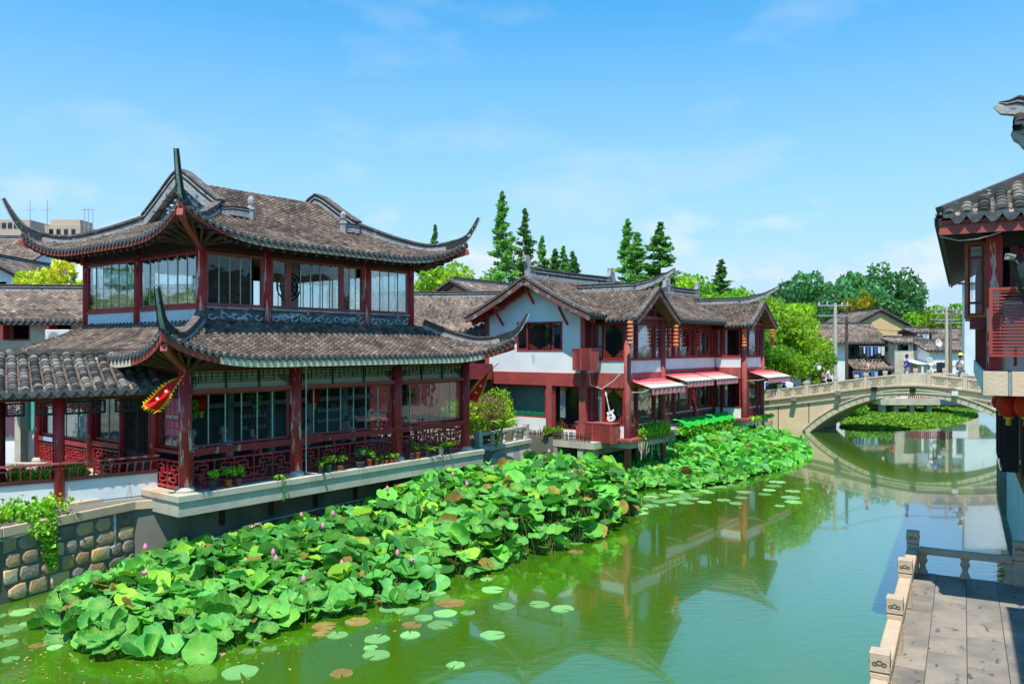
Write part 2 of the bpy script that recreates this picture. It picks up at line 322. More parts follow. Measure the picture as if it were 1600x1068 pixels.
def np_mesh(name, V, F, m, T=None, smooth=False):
    V = np.asarray(V, dtype=np.float32).reshape(-1, 3); F = np.asarray(F, dtype=np.int32); k = F.shape[1]
    me = bpy.data.meshes.new(name); me.vertices.add(len(V)); me.vertices.foreach_set('co', V.ravel())
    me.loops.add(F.size); me.loops.foreach_set('vertex_index', F.ravel())
    me.polygons.add(len(F)); me.polygons.foreach_set('loop_start', np.arange(0, F.size, k, dtype=np.int32))
    me.polygons.foreach_set('loop_total', np.full(len(F), k, dtype=np.int32))
    if T is not None:
        a = me.attributes.new('tint', 'FLOAT', 'FACE'); a.data.foreach_set('value', np.asarray(T, dtype=np.float32))
    me.materials.append(m); me.update(calc_edges=True)
    if smooth: me.polygons.foreach_set('use_smooth', [True] * len(F))
    return me
def thing(name, label, cat, loc=(0, 0, 0), rotz=0, group=None):
    o = bpy.data.objects.new(name, None); COL.objects.link(o); o.location = loc; o.rotation_euler = (0, 0, rotz)
    o.empty_display_size = .3; o['label'] = label; o['category'] = cat
    if group: o['group'] = group
    return o
def tag(o, label, cat, group=None):
    o['label'] = label; o['category'] = cat
    if group: o['group'] = group
    return o
def struct(o): o['kind'] = 'structure'; return o
def copy_tree(src, loc, rotz=0, label=None, scale=None):
    r = src.copy(); COL.objects.link(r); r.location = loc; r.rotation_euler = (0, 0, rotz)
    if label: r['label'] = label
    if scale: r.scale = scale
    for c in list(src.children):
        d = c.copy(); COL.objects.link(d); d.parent = r
        for g in list(c.children):
            e = g.copy(); COL.objects.link(e); e.parent = d
    return r
# ---------------------------------------------------------------- tiles
class Tiles:
    def __init__(s): s.V = []; s.F = []; s.T = []; s.n = 0
    def _push(s, V, F, T): s.V.append(V.reshape(-1, 3)); s.F.append(F + s.n); s.T.append(T); s.n += V.size // 3
    def _strip(s, P, lat, cx, cy0, cy1, cyl, shrink, t_body, t_lip):
        P = np.asarray(P); n = len(P) - 1; lat = np.asarray(lat, float)
        a = P[:-1]; b = P[1:]; d = b - a; dl = np.linalg.norm(d, axis=1, keepdims=True); tn = d / dl
        nm = np.cross(lat, tn); nm *= np.sign(nm[:, 2:3] + 1e-9); b = b + d * .15
        jit = NR.uniform(-.006, .006, (n, 1, 1)); cx = np.asarray(cx); k = len(cx)
        def ring(p, sx, cy): return p[:, None, :] + lat[None, None, :] * (cx[None, :, None] * sx + jit) + nm[:, None, :] * np.asarray(cy)[None, :, None]
        V = np.stack([ring(a, 1.0, cy0), ring(b, shrink, cy1), ring(a, shrink * .9, cyl)], 1)
        i = np.arange(n)[:, None] * 3 * k; j = np.arange(k - 1)[None, :]
        f1 = np.stack([i + j, i + j + 1, i + k + j + 1, i + k + j], -1).reshape(-1, 4)
        f2 = np.stack([i + 2 * k + j, i + 2 * k + j + 1, i + j + 1, i + j], -1).reshape(-1, 4)
        s._push(V, np.concatenate([f1, f2]), np.concatenate([np.repeat(t_body, k - 1), np.repeat(t_lip, k - 1)]))
    def cover(s, P, lat, Rr=.075, seg=4, tone=0.):
        n = len(P) - 1
        if n < 1: return
        th = np.linspace(0, math.pi, seg + 1); tb = np.clip(NR.normal(.5 + tone, .10, n), 0, 1)
        s._strip(P, lat, Rr * np.cos(th), Rr * np.sin(th) * .85 + .022, Rr * np.sin(th) * .8, Rr * .6 * np.sin(th), .9, tb, np.clip(tb - .25, 0, 1))
    def pan(s, P, lat, wd=.055):
        n = len(P) - 1
        if n < 1: return
        tb = np.clip(NR.normal(.48, .09, n), 0, 1)
        s._strip(P, lat, [-wd, 0, wd], [.03, .008, .03], [.015, -.012, .015], [.0, -.025, .0], 1.0, tb, np.clip(NR.normal(.78, .14, n), 0, 1))
    def obj(s, name, m, parent, kind='stuff'):
        if not s.V: return None
        o = link(name, np_mesh(name, np.concatenate(s.V), np.concatenate(s.F), m, np.concatenate(s.T)), parent)
        if kind: o['kind'] = kind
        return o
def drip_tongue(mb, p, lat, out, wd=.065, h=.09, t=.5):
    """the hanging lip of the lowest pan tile"""
    p = Vector(p); lat = Vector(lat); o = Vector(out) * .012; pts = []
    for x, z in ((-1, .02), (-.85, -.3), (-.45, -.75), (0, -1), (.45, -.75), (.85, -.3), (1, .02)):
        pts.append(p + lat * (x * wd) + Vector((0, 0, z * h)))
    mb.prism([q - o for q in pts], o * 2, t)
def cap_disc(mb, p, lat, out, r=.07, t=.5):
    p = Vector(p); lat = Vector(lat); o = Vector(out) * .012; pts = []
    for i in range(7):
        th = math.pi * i / 6; pts.append(p + lat * (r * math.cos(th)) + Vector((0, 0, r * math.sin(th) * .9 + .02)))
    pts.append(p - lat * r * .9 + Vector((0, 0, -.02))); pts.append(p + lat * r * .9 + Vector((0, 0, -.02)))
    mb.prism([q - o for q in pts], o * 2, t)
# ================================================================ shared builders
def clamp0(x): return x if x > 0 else 0.0
FRET = [((0, .5), (.33, .5)), ((.33, .5), (.33, .14)), ((.33, .14), (.82, .14)), ((.67, .5), (1, .5)), ((.67, .5), (.67, .86)), ((.67, .86), (.18, .86)),
        ((.18, .86), (.18, .66)), ((.82, .14), (.82, .34)), ((.5, 0), (.5, .14)), ((.5, .86), (.5, 1)), ((.33, .32), (.67, .32)), ((.33, .68), (.67, .68)),
        ((0, .8), (.18, .8)), ((.82, .2), (1, .2)), ((.5, .32), (.5, .68))]
def lattice(parent, F, a0, a1, z0, z1, d, m, name='lattice_panel', cell=.5, bw=.028, rows=None, bd=.035):
    mb = Mb()
    for (p, q) in ((a0, a0 + .045), (a1 - .045, a1)): mb.fbox(F, p, q, d - .025, d + .028, z0, z1)
    for (p, q) in ((z0, z0 + .05), (z1 - .05, z1)): mb.fbox(F, a0 + .045, a1 - .045, d - .025, d + .025, p, q)
    A0, A1, Z0, Z1 = a0 + .045, a1 - .045, z0 + .05, z1 - .05
    nx = max(1, round((A1 - A0) / cell)); nz = rows or max(1, round((Z1 - Z0) / cell)); cx = (A1 - A0) / nx; cz = (Z1 - Z0) / nz
    for i in range(nx):
        for j in range(nz):
            for n, (p, q) in enumerate(FRET):
                x1, y1, x2, y2 = p[0], p[1], q[0], q[1]
                if (i + j) % 2: x1, x2 = 1 - x1, 1 - x2
                xs = sorted((A0 + (i + x1) * cx, A0 + (i + x2) * cx)); zs = sorted((Z0 + (j + y1) * cz, Z0 + (j + y2) * cz))
                e = .0012 * (n % 5)
                if xs[1] - xs[0] > zs[1] - zs[0]: mb.fbox(F, xs[0], xs[1], d - bd / 2 - e, d + bd / 2 + e, zs[0] - bw / 2, zs[0] + bw / 2)
                else: mb.fbox(F, xs[0] - bw / 2, xs[0] + bw / 2, d - bd / 2 - e, d + bd / 2 + e, zs[0], zs[1])
        if i: mb.fbox(F, A0 + i * cx - bw / 2, A0 + i * cx + bw / 2, d - bd / 2 - .008, d + bd / 2 + .008, Z0, Z1)
    return mb.build(name, m, parent)
def window(parent, F, a0, a1, z0, z1, d, n=4, fm=None, fw=.06, glass=None, seam=True, proud=.03, skip=(), open_=(), name='window'):
    """frame (the part) with its panes and glass seams as sub-parts"""
    fm = fm or M_RED; glass = glass or M_GLASS; mb = Mb()
    mb.fbox(F, a0, a0 + fw, d - .04, d + proud, z0, z1); mb.fbox(F, a1 - fw, a1, d - .04, d + proud, z0, z1)
    mb.fbox(F, a0 + fw, a1 - fw, d - .04, d + proud - .003, z0, z0 + fw); mb.fbox(F, a0 + fw, a1 - fw, d - .04, d + proud - .003, z1 - fw, z1)
    w = mb.build(name, fm, parent); A0, A1 = a0 + fw, a1 - fw; st = (A1 - A0) / n; sm = Mb()
    for i in range(n):
        p0, p1 = A0 + i * st + .006, A0 + (i + 1) * st - .006
        dd = d + (.012 if i in open_ else 0)
        if i not in skip:
            Mb().fbox(F, p0, p1, dd - .006, dd + .002, z0 + fw, z1 - fw).build('window_pane', glass, w)
        if seam and i: sm.fbox(F, A0 + i * st - .012, A0 + i * st + .012, d - .01, d + .012, z0 + fw, z1 - fw)
    if sm.v: sm.build('glass_seam', M_GSTRIP, w)
    return w
def peel_column(parent, x, y, z0, z1, r, m, base=True, label=None, n=16, zb=None):
    o = Mb().cyl((0, 0, z0), (0, 0, z1), r, r * .95, n).build('column', m, parent, True, label=label); o.location = (x, y, 0)
    if base:
        b = Mb().lathe([(r * 1.5, z0 - .02), (r * 1.55, z0 + .05), (r * 1.2, z0 + .11), (r * 1.02, z0 + .13)], (0, 0, 0), 16).build('column_base', M_CONC, parent); b.location = (x, y, 0)
    return o
class HipRoof:
    def __init__(s, parent, rect, zb, slope, half, inset, E, Rz, Lr=3.0, gable=True, pitch=.2, step=.13, rad=.07, tile=None, fascia_h=.17, smax_end=None, soff=.16, red_c=1.3, red_e=1.2, fm=None, upc=(1, 1, 1, 1)):
        s.fm = fm or M_FASCIA; s.upc = upc
        s.p = parent; s.rect = rect; s.zb = zb; s.half = half; s.inset = inset; s.E = E; s.Rz = Rz; s.Lr = Lr; s.slope = slope
        s.gable = gable; s.e0 = E
        for _ in range(20): s.e0 = E * (1 + s.e0 / Lr) ** 2
        x0, x1, y0, y1 = rect
        s.faces = [((x0, y0), (1, 0), (0, 1), x1 - x0, True), ((x1, y0), (0, 1), (-1, 0), y1 - y0, False),
                   ((x1, y1), (-1, 0), (0, -1), x1 - x0, True), ((x0, y1), (0, -1), (1, 0), y1 - y0, False)]
        s.make(pitch, step, rad, tile or M_TILE, fascia_h, soff, red_c, red_e)
    def on(s, f, a): k = s.faces.index(f); return s.upc[k] if a < f[3] / 2 else s.upc[(k + 1) % 4]
    def ext(s, c, o=1): return o * s.E * clamp0(1 - c / s.Lr) ** 2
    def zf(s, c, t, o=1):
        x = t / s.half
        z = s.zb + s.slope * (.68 * x + .32 * x * abs(x))
        if s.gable and x > .86: z -= s.slope * 1.5 * (x - .86) ** 2
        return z + o * s.Rz * clamp0(1 - c / s.Lr) ** 2.4 * math.exp(-t / 1.0)
    def send(s, c, long):
        if c < s.inset: return c
        return s.half if (long and s.gable) else s.inset
    def pt(s, f, a, t, dz=0):
        (ox, oy), ax, ay, L, _ = f; c = min(a, L - a)
        return (ox + ax[0] * a + ay[0] * t, oy + ax[1] * a + ay[1] * t, s.zf(c, t, s.on(f, a)) + dz)
    def make(s, pitch, step, rad, tile, fh, soff, red_c, red_e):
        T = Tiles(); dr = Mb(); e0 = s.e0
        for f in s.faces:
            (ox, oy), ax, ay, L, long = f; n = round((L + 2 * e0) / pitch); pt = (L + 2 * e0) / n; lat = (ax[0], ax[1], 0); out = (-ay[0], -ay[1], 0)
            for i in range(n):
                for kind, off in (('c', .5), ('p', 0.)):
                    a = -e0 + (i + off) * pt; c = min(a, L - a); t0 = -s.ext(c, s.on(f, a)); t1 = s.send(c, long)
                    if t1 - t0 < .08: continue
                    k = max(1, round((t1 - t0) / step)); P = [s.pt(f, a, t0 + (t1 - t0) * q / k) for q in range(k + 1)]
                    if kind == 'c': T.cover(P, lat, rad); cap_disc(dr, Vector(P[0]) + Vector(out) * .02, lat, out, rad * .95, rnd.random())
                    else: T.pan(P, lat, pitch / 2 - .045); drip_tongue(dr, Vector(P[0]) + Vector(out) * .035, lat, out, pitch * .36, pitch * .5, rnd.random())
        T.obj('roof_tiles', tile, s.p); dr.build('drip_tiles', M_DRIP, s.p, kind='stuff')
        dk = Mb()
        for f in s.faces:
            fa = Mb(); fr = [Mb(), Mb()]
            (ox, oy), ax, ay, L, long = f; na = max(8, int(L / .35)); nt_ = 7
            As = [-e0 + (L + 2 * e0) * i / na for i in range(na + 1)]
            if long and s.gable:
                As = sorted(set(As + [s.inset - .001, s.inset + .001, L - s.inset - .001, L - s.inset + .001])); 
            As = [a for a in As if s.on(f, a) or -.001 <= a <= L + .001]
            for dz, off in ((-.035, 0), (-soff, .0)):
                g = []
                for a in As:
                    c = min(a, L - a); t0 = -s.ext(c, s.on(f, a)) + .02; t1 = max(s.send(c, long), t0)
                    g += [s.pt(f, a, t0 + (t1 - t0) * j / nt_, dz) for j in range(nt_ + 1)]
                fs = [(i * (nt_ + 1) + j, (i + 1) * (nt_ + 1) + j, (i + 1) * (nt_ + 1) + j + 1, i * (nt_ + 1) + j + 1) for i in range(len(As) - 1) for j in range(nt_)]
                dk.add(g, fs)
            for i in range(len(As) - 1):
                a, b = As[i], As[i + 1]
                if b - a < .01: continue
                q = []
                for aa in (a, b):
                    c = min(aa, L - aa); t0 = -s.ext(c, s.on(f, aa)); 
                    for dt in (-.012, .02):
                        q.append(s.pt(f, aa, t0 + dt, -.05)); q.append(s.pt(f, aa, t0 + dt, -.05 - fh))
                c = min((a + b) / 2, L - (a + b) / 2)
                (fr[int((a + b) / 2 > L / 2)] if c < (red_c if long else red_c * red_e) else fa).add(q, [(0, 4, 5, 1), (2, 3, 7, 6), (1, 5, 7, 3), (0, 2, 6, 4)])
            if fa.v: fa.build('eave_board', s.fm, s.p)
            for q in fr:
                if q.v: q.build('eave_board', M_FASCIAR, s.p, label='red painted eave board curling up at the corner')
        dk.build('roof_deck', M_SOFFIT, s.p)
        s.T = T
    def rafters(s, pitch=.4, ln=1.0, m=None):
        mb = Mb()
        for f in s.faces:
            L = f[3]; n = int(L / pitch)
            for i in range(1, n):
                a = L * i / n; c = min(a, L - a); t0 = -s.ext(c, s.on(f, a)) + .05
                mb.bar(s.pt(f, a, t0, -.22), s.pt(f, a, t0 + ln, -.22), .07, .08)
        mb.build('rafter', m or M_MAROON, s.p, kind='stuff')
    def corner(s, k, d):
        x0, x1, y0, y1 = s.rect; sx, sy, X, Y = [(1, 1, x0, y0), (-1, 1, x1, y0), (-1, -1, x1, y1), (1, -1, x0, y1)][k]
        return X + sx * d, Y + sy * d
    def horn(s, k, d_in, over, up, wd=.2, hgt=.30, dark=True):
        """hip ridge sweeping down the corner and up into its horn"""
        pts = []; n = 26; dend = -(s.e0 + over)
        for i in range(n + 1):
            d = d_in + (dend - d_in) * i / n; x, y = s.corner(k, d); dd = max(d, -s.e0)
            z = s.zf(dd, dd)
            if d < -s.e0:
                kk = (-s.e0 - d) / over; z += up * (.75 * kk + .25 * kk * kk)
            z += .14 * clamp0(1 - abs(d + s.e0) / 1.0)
            pts.append((x, y, z))
        tp = lambda u: 1 - .35 * u - .45 * clamp0(u - .8) / .2
        a = Mb().sweep(pts, lambda u: wd * tp(u), lambda u: -.06, lambda u: hgt * .42 * tp(u)).build('hip_ridge', M_RIDGEW, s.p)
        b = Mb().sweep(pts, lambda u: wd * .72 * tp(u), lambda u: hgt * .42 * tp(u), lambda u: hgt * .85 * tp(u)).build('ridge_body', M_BRICKR, a)
        Mb().sweep(pts, lambda u: wd * 1.05 * tp(u), lambda u: hgt * .85 * tp(u), lambda u: hgt * 1.08 * tp(u)).build('ridge_cap', M_RIDGEC, a)
        # the upswept horn block
        hp = pts[-8:]; hw = wd * 1.7 if k == 0 else wd
        Mb().sweep(hp, lambda u: hw * (.85 - .5 * u), lambda u: -.08 * (1 - u), lambda u: hgt * (.60 - .5 * u) * (1 + hw - wd)).build('horn', M_HORN, a)
        return pts
def ridge_band(parent, pts, wd=.22, hgt=.4, name='ridge', mats=None, taper=None, layers=None):
    tp = taper or (lambda u: 1)
    m1, m2, m3 = mats or (M_RIDGEW, M_BRICKR, M_RIDGEC)
    a = Mb().sweep(pts, lambda u: wd * tp(u), lambda u: -.08, lambda u: hgt * .30 * tp(u)).build(name, m1, parent)
    Mb().sweep(pts, lambda u: wd * .75 * tp(u), lambda u: hgt * .30 * tp(u), lambda u: hgt * .58 * tp(u)).build('ridge_body', m2, a)
    Mb().sweep(pts, lambda u: wd * .95 * tp(u), lambda u: hgt * .58 * tp(u), lambda u: hgt * .68 * tp(u)).build('ridge_body', m1, a)
    Mb().sweep(pts, lambda u: wd * .75 * tp(u), lambda u: hgt * .68 * tp(u), lambda u: hgt * .9 * tp(u)).build('ridge_body', m2, a)
    Mb().sweep(pts, lambda u: wd * 1.05 * tp(u), lambda u: hgt * .9 * tp(u), lambda u: hgt * 1.02 * tp(u)).build('ridge_cap', m3, a)
    return a
def plane_tiles(T, dr, org, ax, ay, L, run, z0, z1, pitch=.2, step=.14, rad=.07, seg=4, conc=.25, clip=None, drips=True, tone=0):
    """tiles on one straight slope: org = eave start, ax along, ay up-slope (plan), run = plan length"""
    n = round(L / pitch); pt = L / n; lat = (ax[0], ax[1], 0); out = (-ay[0], -ay[1], 0)
    def P_(a, t):
        x = t / run; return (org[0] + ax[0] * a + ay[0] * t, org[1] + ax[1] * a + ay[1] * t, z0 + (z1 - z0) * ((1 - conc) * x + conc * x * x))
    for i in range(n + 1):
        for kind, a in (('c', i * pt), ('p', (i + .5) * pt)):
            if kind == 'p' and i == n: continue
            t0, t1 = (0, run) if clip is None else clip(a)
            if t1 - t0 < .1: continue
            k = max(1, round((t1 - t0) / step)); P = [P_(a, t0 + (t1 - t0) * q / k) for q in range(k + 1)]
            if kind == 'c':
                T.cover(P, lat, rad, seg, tone)
                if drips and dr is not None and t0 < .01: cap_disc(dr, Vector(P[0]) + Vector(out) * .02, lat, out, rad * .95, rnd.random())
            else:
                T.pan(P, lat, pt / 2 - .045)
                if drips and dr is not None and t0 < .01: drip_tongue(dr, Vector(P[0]) + Vector(out) * .035, lat, out, pt * .36, pt * .48, rnd.random())
    return P_
def slab_surface(mb, P_, L, run, dz0=-.035, dz1=-.16, na=6, nt_=6, a0=0, a1=None):
    """solid roof deck under a slope"""
    a1 = L if a1 is None else a1
    for dz in (dz0, dz1):
        g = []
        for i in range(na + 1):
            for j in range(nt_ + 1):
                x, y, z = P_(a0 + (a1 - a0) * i / na, run * j / nt_); g.append((x, y, z + dz))
        mb.add(g, [(i * (nt_ + 1) + j, (i + 1) * (nt_ + 1) + j, (i + 1) * (nt_ + 1) + j + 1, i * (nt_ + 1) + j + 1) for i in range(na) for j in range(nt_)])
    for a in (a0, a1):
        for j in range(nt_):
            p = P_(a, run * j / nt_); q = P_(a, run * (j + 1) / nt_)
            mb.add([(p[0], p[1], p[2] + dz0), (q[0], q[1], q[2] + dz0), (q[0], q[1], q[2] + dz1), (p[0], p[1], p[2] + dz1)], [(0, 1, 2, 3)])
    for t in (0, run):
        p = P_(a0, t); q = P_(a1, t)
        mb.add([(p[0], p[1], p[2] + dz0), (q[0], q[1], q[2] + dz0), (q[0], q[1], q[2] + dz1), (p[0], p[1], p[2] + dz1)], [(0, 1, 2, 3)])
    return mb
# ---- foliage
def leaf_cloud(name, m, pts, size, flat=.35, parent=None, aspect=.6, tri=False, nrm=None):
    """leaf-sized faces at the given points, every leaf turned its own way"""
    P = np.asarray(pts, float); n = len(P)
    a = NR.normal(size=(n, 3)); a[:, 2] *= flat; 
    if nrm is not None: a += nrm
    a /= np.linalg.norm(a, axis=1, keepdims=True) + 1e-9
    b = NR.normal(size=(n, 3)); b -= (b * a).sum(1, keepdims=True) * a; b /= np.linalg.norm(b, axis=1, keepdims=True) + 1e-9
    c = np.cross(a, b); s = size * NR.uniform(.6, 1.3, (n, 1)); u = b * s; v = c * s * aspect
    V = np.stack([P - u, P + v * .9 - u * .1, P + u, P - v * .9 - u * .1], 1)
    F = np.arange(n * 4).reshape(n, 4)
    return np_mesh(name, V, F, m, NR.uniform(0, 1, n))
def blob_points(blobs, n, shell=.55):
    """points spread near the skins of ellipsoid clumps"""
    bl = np.asarray(blobs, float); vol = (bl[:, 3] * bl[:, 4] * bl[:, 5]) ** (2 / 3.); k = NR.choice(len(bl), n, p=vol / vol.sum())
    d = NR.normal(size=(n, 3)); d /= np.linalg.norm(d, axis=1, keepdims=True); r = (shell + (1 - shell) * NR.uniform(0, 1, (n, 1)) ** .6) * NR.uniform(.85, 1.12, (n, 1))
    return bl[k, :3] + d * r * bl[k, 3:6]
def broad_tree(name, label, loc, h, rad, m, n=9000, leaf=.16, group=None, seed=0, trunk_h=.35, squash=.8, trunk_r=None, nb=38):
    r0 = random.Random(seed); t = thing(name, label, 'tree', loc, 0, group); blobs = []; lim = Mb(); tr = trunk_r or rad * .07
    cz = h * (trunk_h + (1 - trunk_h) / 2); ch = h * (1 - trunk_h) / 2
    lim.tube([(0, 0, -.3), (rad * .03, 0, h * trunk_h * .5), (0, rad * .03, h * trunk_h), (0, 0, h * .75)], lambda u: tr * (1 - .7 * u), 8)
    for i in range(nb):
        th = r0.uniform(0, 2 * math.pi); ph = math.asin(r0.uniform(-.75, 1)); q = r0.uniform(.35, .98)
        x, y, z = rad * q * math.cos(th) * math.cos(ph), rad * q * math.sin(th) * math.cos(ph), cz + ch * q * math.sin(ph)
        b = rad * r0.uniform(.15, .36); blobs.append((x, y, z, b, b, b * squash))
        if i < 9: lim.tube([(0, 0, h * trunk_h * r0.uniform(.8, 1.3)), (x * .5, y * .5, (z + h * trunk_h) / 2), (x, y, z)], lambda u: tr * .45 * (1 - .8 * u), 5)
    lim.build('trunk', M_BARK, t, True)
    o = link('crown', leaf_cloud('crown', m, blob_points(blobs, n), leaf), t); return t
def conifer_meshes(h, rad, n, seed, leaf=.13):
    r0 = random.Random(seed); pts = []; lim = Mb()
    lim.tube([(0, 0, 0), (0, 0, h * .5), (0, 0, h * .985)], lambda u: .16 * (1 - .93 * u) * h / 14, 7)
    nb = int(h * 11); per = n // nb
    for i in range(nb):
        u = (i + r0.random()) / nb; z = h * (.1 + .88 * u); rr = rad * (1 - u) ** .9 * r0.uniform(.62, 1.12) * (.92 + .12 * math.sin(u * 23 + seed)) + .05
        th = r0.uniform(0, 2 * math.pi); dx, dy = math.cos(th), math.sin(th); lift = r0.uniform(.1, .45) * rr
        if i % 2 == 0: lim.cyl((0, 0, z), (dx * rr, dy * rr, z + lift), .03 * (1 - u) + .01, .008, 4)
        k = max(5, int(per * (1.5 - u)))
        s = NR.uniform(.15, 1.05, k) ** .8; w_ = .09 * rr + .035
        pts.append(np.stack([dx * rr * s + NR.normal(0, w_, k), dy * rr * s + NR.normal(0, w_, k), z + lift * s - NR.uniform(0, .32, k) * (.5 + rr * .3)], 1))
    return lim.mesh('trunk', M_BARK, True), leaf_cloud('crown', M_CONIF, np.concatenate(pts), leaf, .8, aspect=.45)
def bush(name, label, cat, loc, rad, h, m, n=3000, leaf=.06, group=None, seed=0, nb=14, kind=None, sx=1., sy=1.):
    r0 = random.Random(seed); t = thing(name, label, cat, loc, 0, group); bl = []; st = Mb()
    for i in range(nb):
        th = r0.uniform(0, 6.283); q = r0.uniform(.1, .75); x, y = rad * q * math.cos(th) * sx, rad * q * math.sin(th) * sy; z = h * r0.uniform(.35, .72); b = rad * r0.uniform(.28, .42)
        bl.append((x, y, z, b * sx, b * sy, min(b, h * .3))); st.tube([(x * .2, y * .2, 0), (x * .6, y * .6, z * .6), (x, y, z)], lambda u: .018 * (1 - .6 * u), 5)
    st.build('stem', M_BARK, t); link('foliage', leaf_cloud('foliage', m, blob_points(bl, n, .4), leaf), t); return t
# ================================================================ water, banks
def pxpoly(l, z=0): return [W(a, b, z) for a, b in l]
wm = bpy.data.materials.new('green_canal_water'); wm.use_nodes = True
_t = wm.node_tree; _b = _t.nodes['Principled BSDF']; _b.inputs['Roughness'].default_value = .035; _b.inputs['IOR'].default_value = 1.72; _b.inputs['Coat Weight'].default_value = 1; _b.inputs['Coat IOR'].default_value = 1.6; _b.inputs['Coat Roughness'].default_value = .03
_n = _t.nodes.new('ShaderNodeTexNoise'); _n.inputs['Scale'].default_value = .22; _n.inputs['Detail'].default_value = 4
_g = _t.nodes.new('ShaderNodeNewGeometry'); _t.links.new(_g.outputs['Position'], _n.inputs['Vector'])
_m = _t.nodes.new('ShaderNodeMix'); _m.data_type = 'RGBA'; _m.inputs[6].default_value = (.050, .145, .003, 1); _m.inputs[7].default_value = (.070, .19, .006, 1)
_t.links.new(_n.outputs[0], _m.inputs[0]); _t.links.new(_m.outputs[2], _b.inputs['Base Color'])
_mp = _t.nodes.new('ShaderNodeMapping'); _mp.inputs['Scale'].default_value = (1.0, 2.2, 1); _mp.inputs['Rotation'].default_value = (0, 0, R(-8)); _t.links.new(_g.outputs['Position'], _mp.inputs[0])
_w = _t.nodes.new('ShaderNodeTexNoise'); _w.inputs['Scale'].default_value = 2.6; _w.inputs['Detail'].default_value = 4; _w.inputs['Roughness'].default_value = .55; _t.links.new(_mp.outputs[0], _w.inputs['Vector'])
_u = _t.nodes.new('ShaderNodeBump'); _u.inputs['Strength'].default_value = .18; _u.inputs['Distance'].default_value = .05
_t.links.new(_w.outputs[0], _u.inputs['Height']); _t.links.new(_u.outputs[0], _b.inputs['Normal'])
water = Mb().add([(-60, -30, 0), (90, -30, 0), (90, 130, 0), (-60, 130, 0)], [(0, 1, 2, 3)]).build('water', wm); struct(water)
U = Vector((.6197, .7848, 0)); V = Vector((-.7848, .6197, 0)); PC = Vector((-7.7, 19, 0)); HCN = Vector((4.54, 31.8, 0))
def pav(p, q, z=0): return PC + U * p + V * q + Vector((0, 0, z))
def hou(p, q, z=0): return HCN + U * p + V * q + Vector((0, 0, z))
bank = [Vector((-13.6, 9.5, 0)), Vector((-10.33, 16.27, 0)), Vector((-8.95, 19.1, 0)), pav(.1, .55), pav(10.15, .55), pav(10.9, .2), pav(13.2, .9), pav(14.2, 3.2), hou(-1.32, 6.9), hou(-1.32, 2.7), hou(14.4, 2.6),
        Vector((12.0, 50.5, 0)), Vector((14.0, 52.75, 0)), Vector((18.25, 49.4, 0)), Vector((21.4, 53.2, 0)), Vector((26, 76, 0)), Vector((34, 84, 0)), Vector((60, 84, 0)), Vector((90, 84, 0))]
far = [Vector((1500, 84, 0)), Vector((1500, 3000, 0)), Vector((-1500, 3000, 0)), Vector((-1500, 9.5, 0))]
ring = bank + far
g = Mb().prism([p + Vector((0, 0, -1)) for p in ring], (0, 0, 2.58)).build('ground', M_GROUND); struct(g)
rb_ = Vector((6.65, 12.6, 0)); RA = Vector((.4883, .8727, 0)); RL = Vector((-.8727, .4883, 0))
def rbw(x, y, z=0): return rb_ + RA * x + RL * y + Vector((0, 0, z))
g2 = Mb().prism([p + Vector((0, 0, -1)) for p in [rbw(-16, -1.5), rbw(23, -1.5), Vector((27.2, 42.2, 0)), Vector((30.4, 46.1, 0)), Vector((60, 83.9, 0)), Vector((1500, 83.9, 0)), Vector((1500, -40, 0)), Vector((10, -40, 0))]],
                  (0, 0, 1.8)).build('ground', M_GROUND); struct(g2)
# ================================================================ tea house pavilion on the left
pv = thing('teahouse_pavilion', 'two-storey red timber tea house with upswept tile roofs over the lotus', 'building', PC, math.atan2(U.y, U.x))
FL = 1.79
Ff = (0, 0, 1, 0, 0, -1); Fl = (0, 0, 0, 1, -1, 0); Fr_ = (9.92, 0, 0, 1, 1, 0); Fb = (0, 8.4, 1, 0, 0, 1)
# ledge: coping slabs over a beam
for i in range(6):
    L = 10.85 / 6; Mb().box(-.42 + i * L + .004, -.42 + (i + 1) * L - .004, -.42, .18, FL - .16, FL - .003 * (i % 2)).build('coping_slab', M_CONC, pv, bevel=.012)
for i in range(4):
    L = 7.4 / 4; Mb().box(-.42, .17, .184 + i * L, .18 + (i + 1) * L - .004, FL - .16, FL - .004).build('coping_slab', M_CONC if i > 1 else M_STONE, pv, bevel=.012)
Mb().box(-.38, 10.39, -.38, 8.3, 1.30, FL - .162).build('ledge_beam', M_CONC, pv)
Mb().box(.17, 10.3, .18, 8.3, FL - .16, FL - .02).build('floor', M_PAVE, pv)
Mb().box(.1, 10.15, .52, .62, -.6, 1.298).build('foundation_wall', M_CONCD, pv)
Mb().tube([(.3, .47, .35), (2.5, .46, .62), (6, .46, .7), (10, .46, .82)], .02, 6).build('drain_pipe', M_PIPE, pv)
for i in range(7): Mb().box(1.2 + i * 1.45, 1.36 + i * 1.45, .505, .52, .72, 1.25).build('drain_slot', M_DARKWOOD, pv)
XS = (0, 3.13, 6.81, 9.92)
for i, x in enumerate(XS): peel_column(pv, x, 0, FL, 4.85, .155, M_REDWORN if i < 2 else M_RED)
for q in (1.46, 3.05, 4.78, 8.2): peel_column(pv, 0, q, FL, 4.8, .12 if q in (1.46, 4.78, 8.2) else .08, M_RED)
for q in (2.8, 5.6, 8.2): peel_column(pv, 9.92, q, FL, 4.8, .13, M_RED)
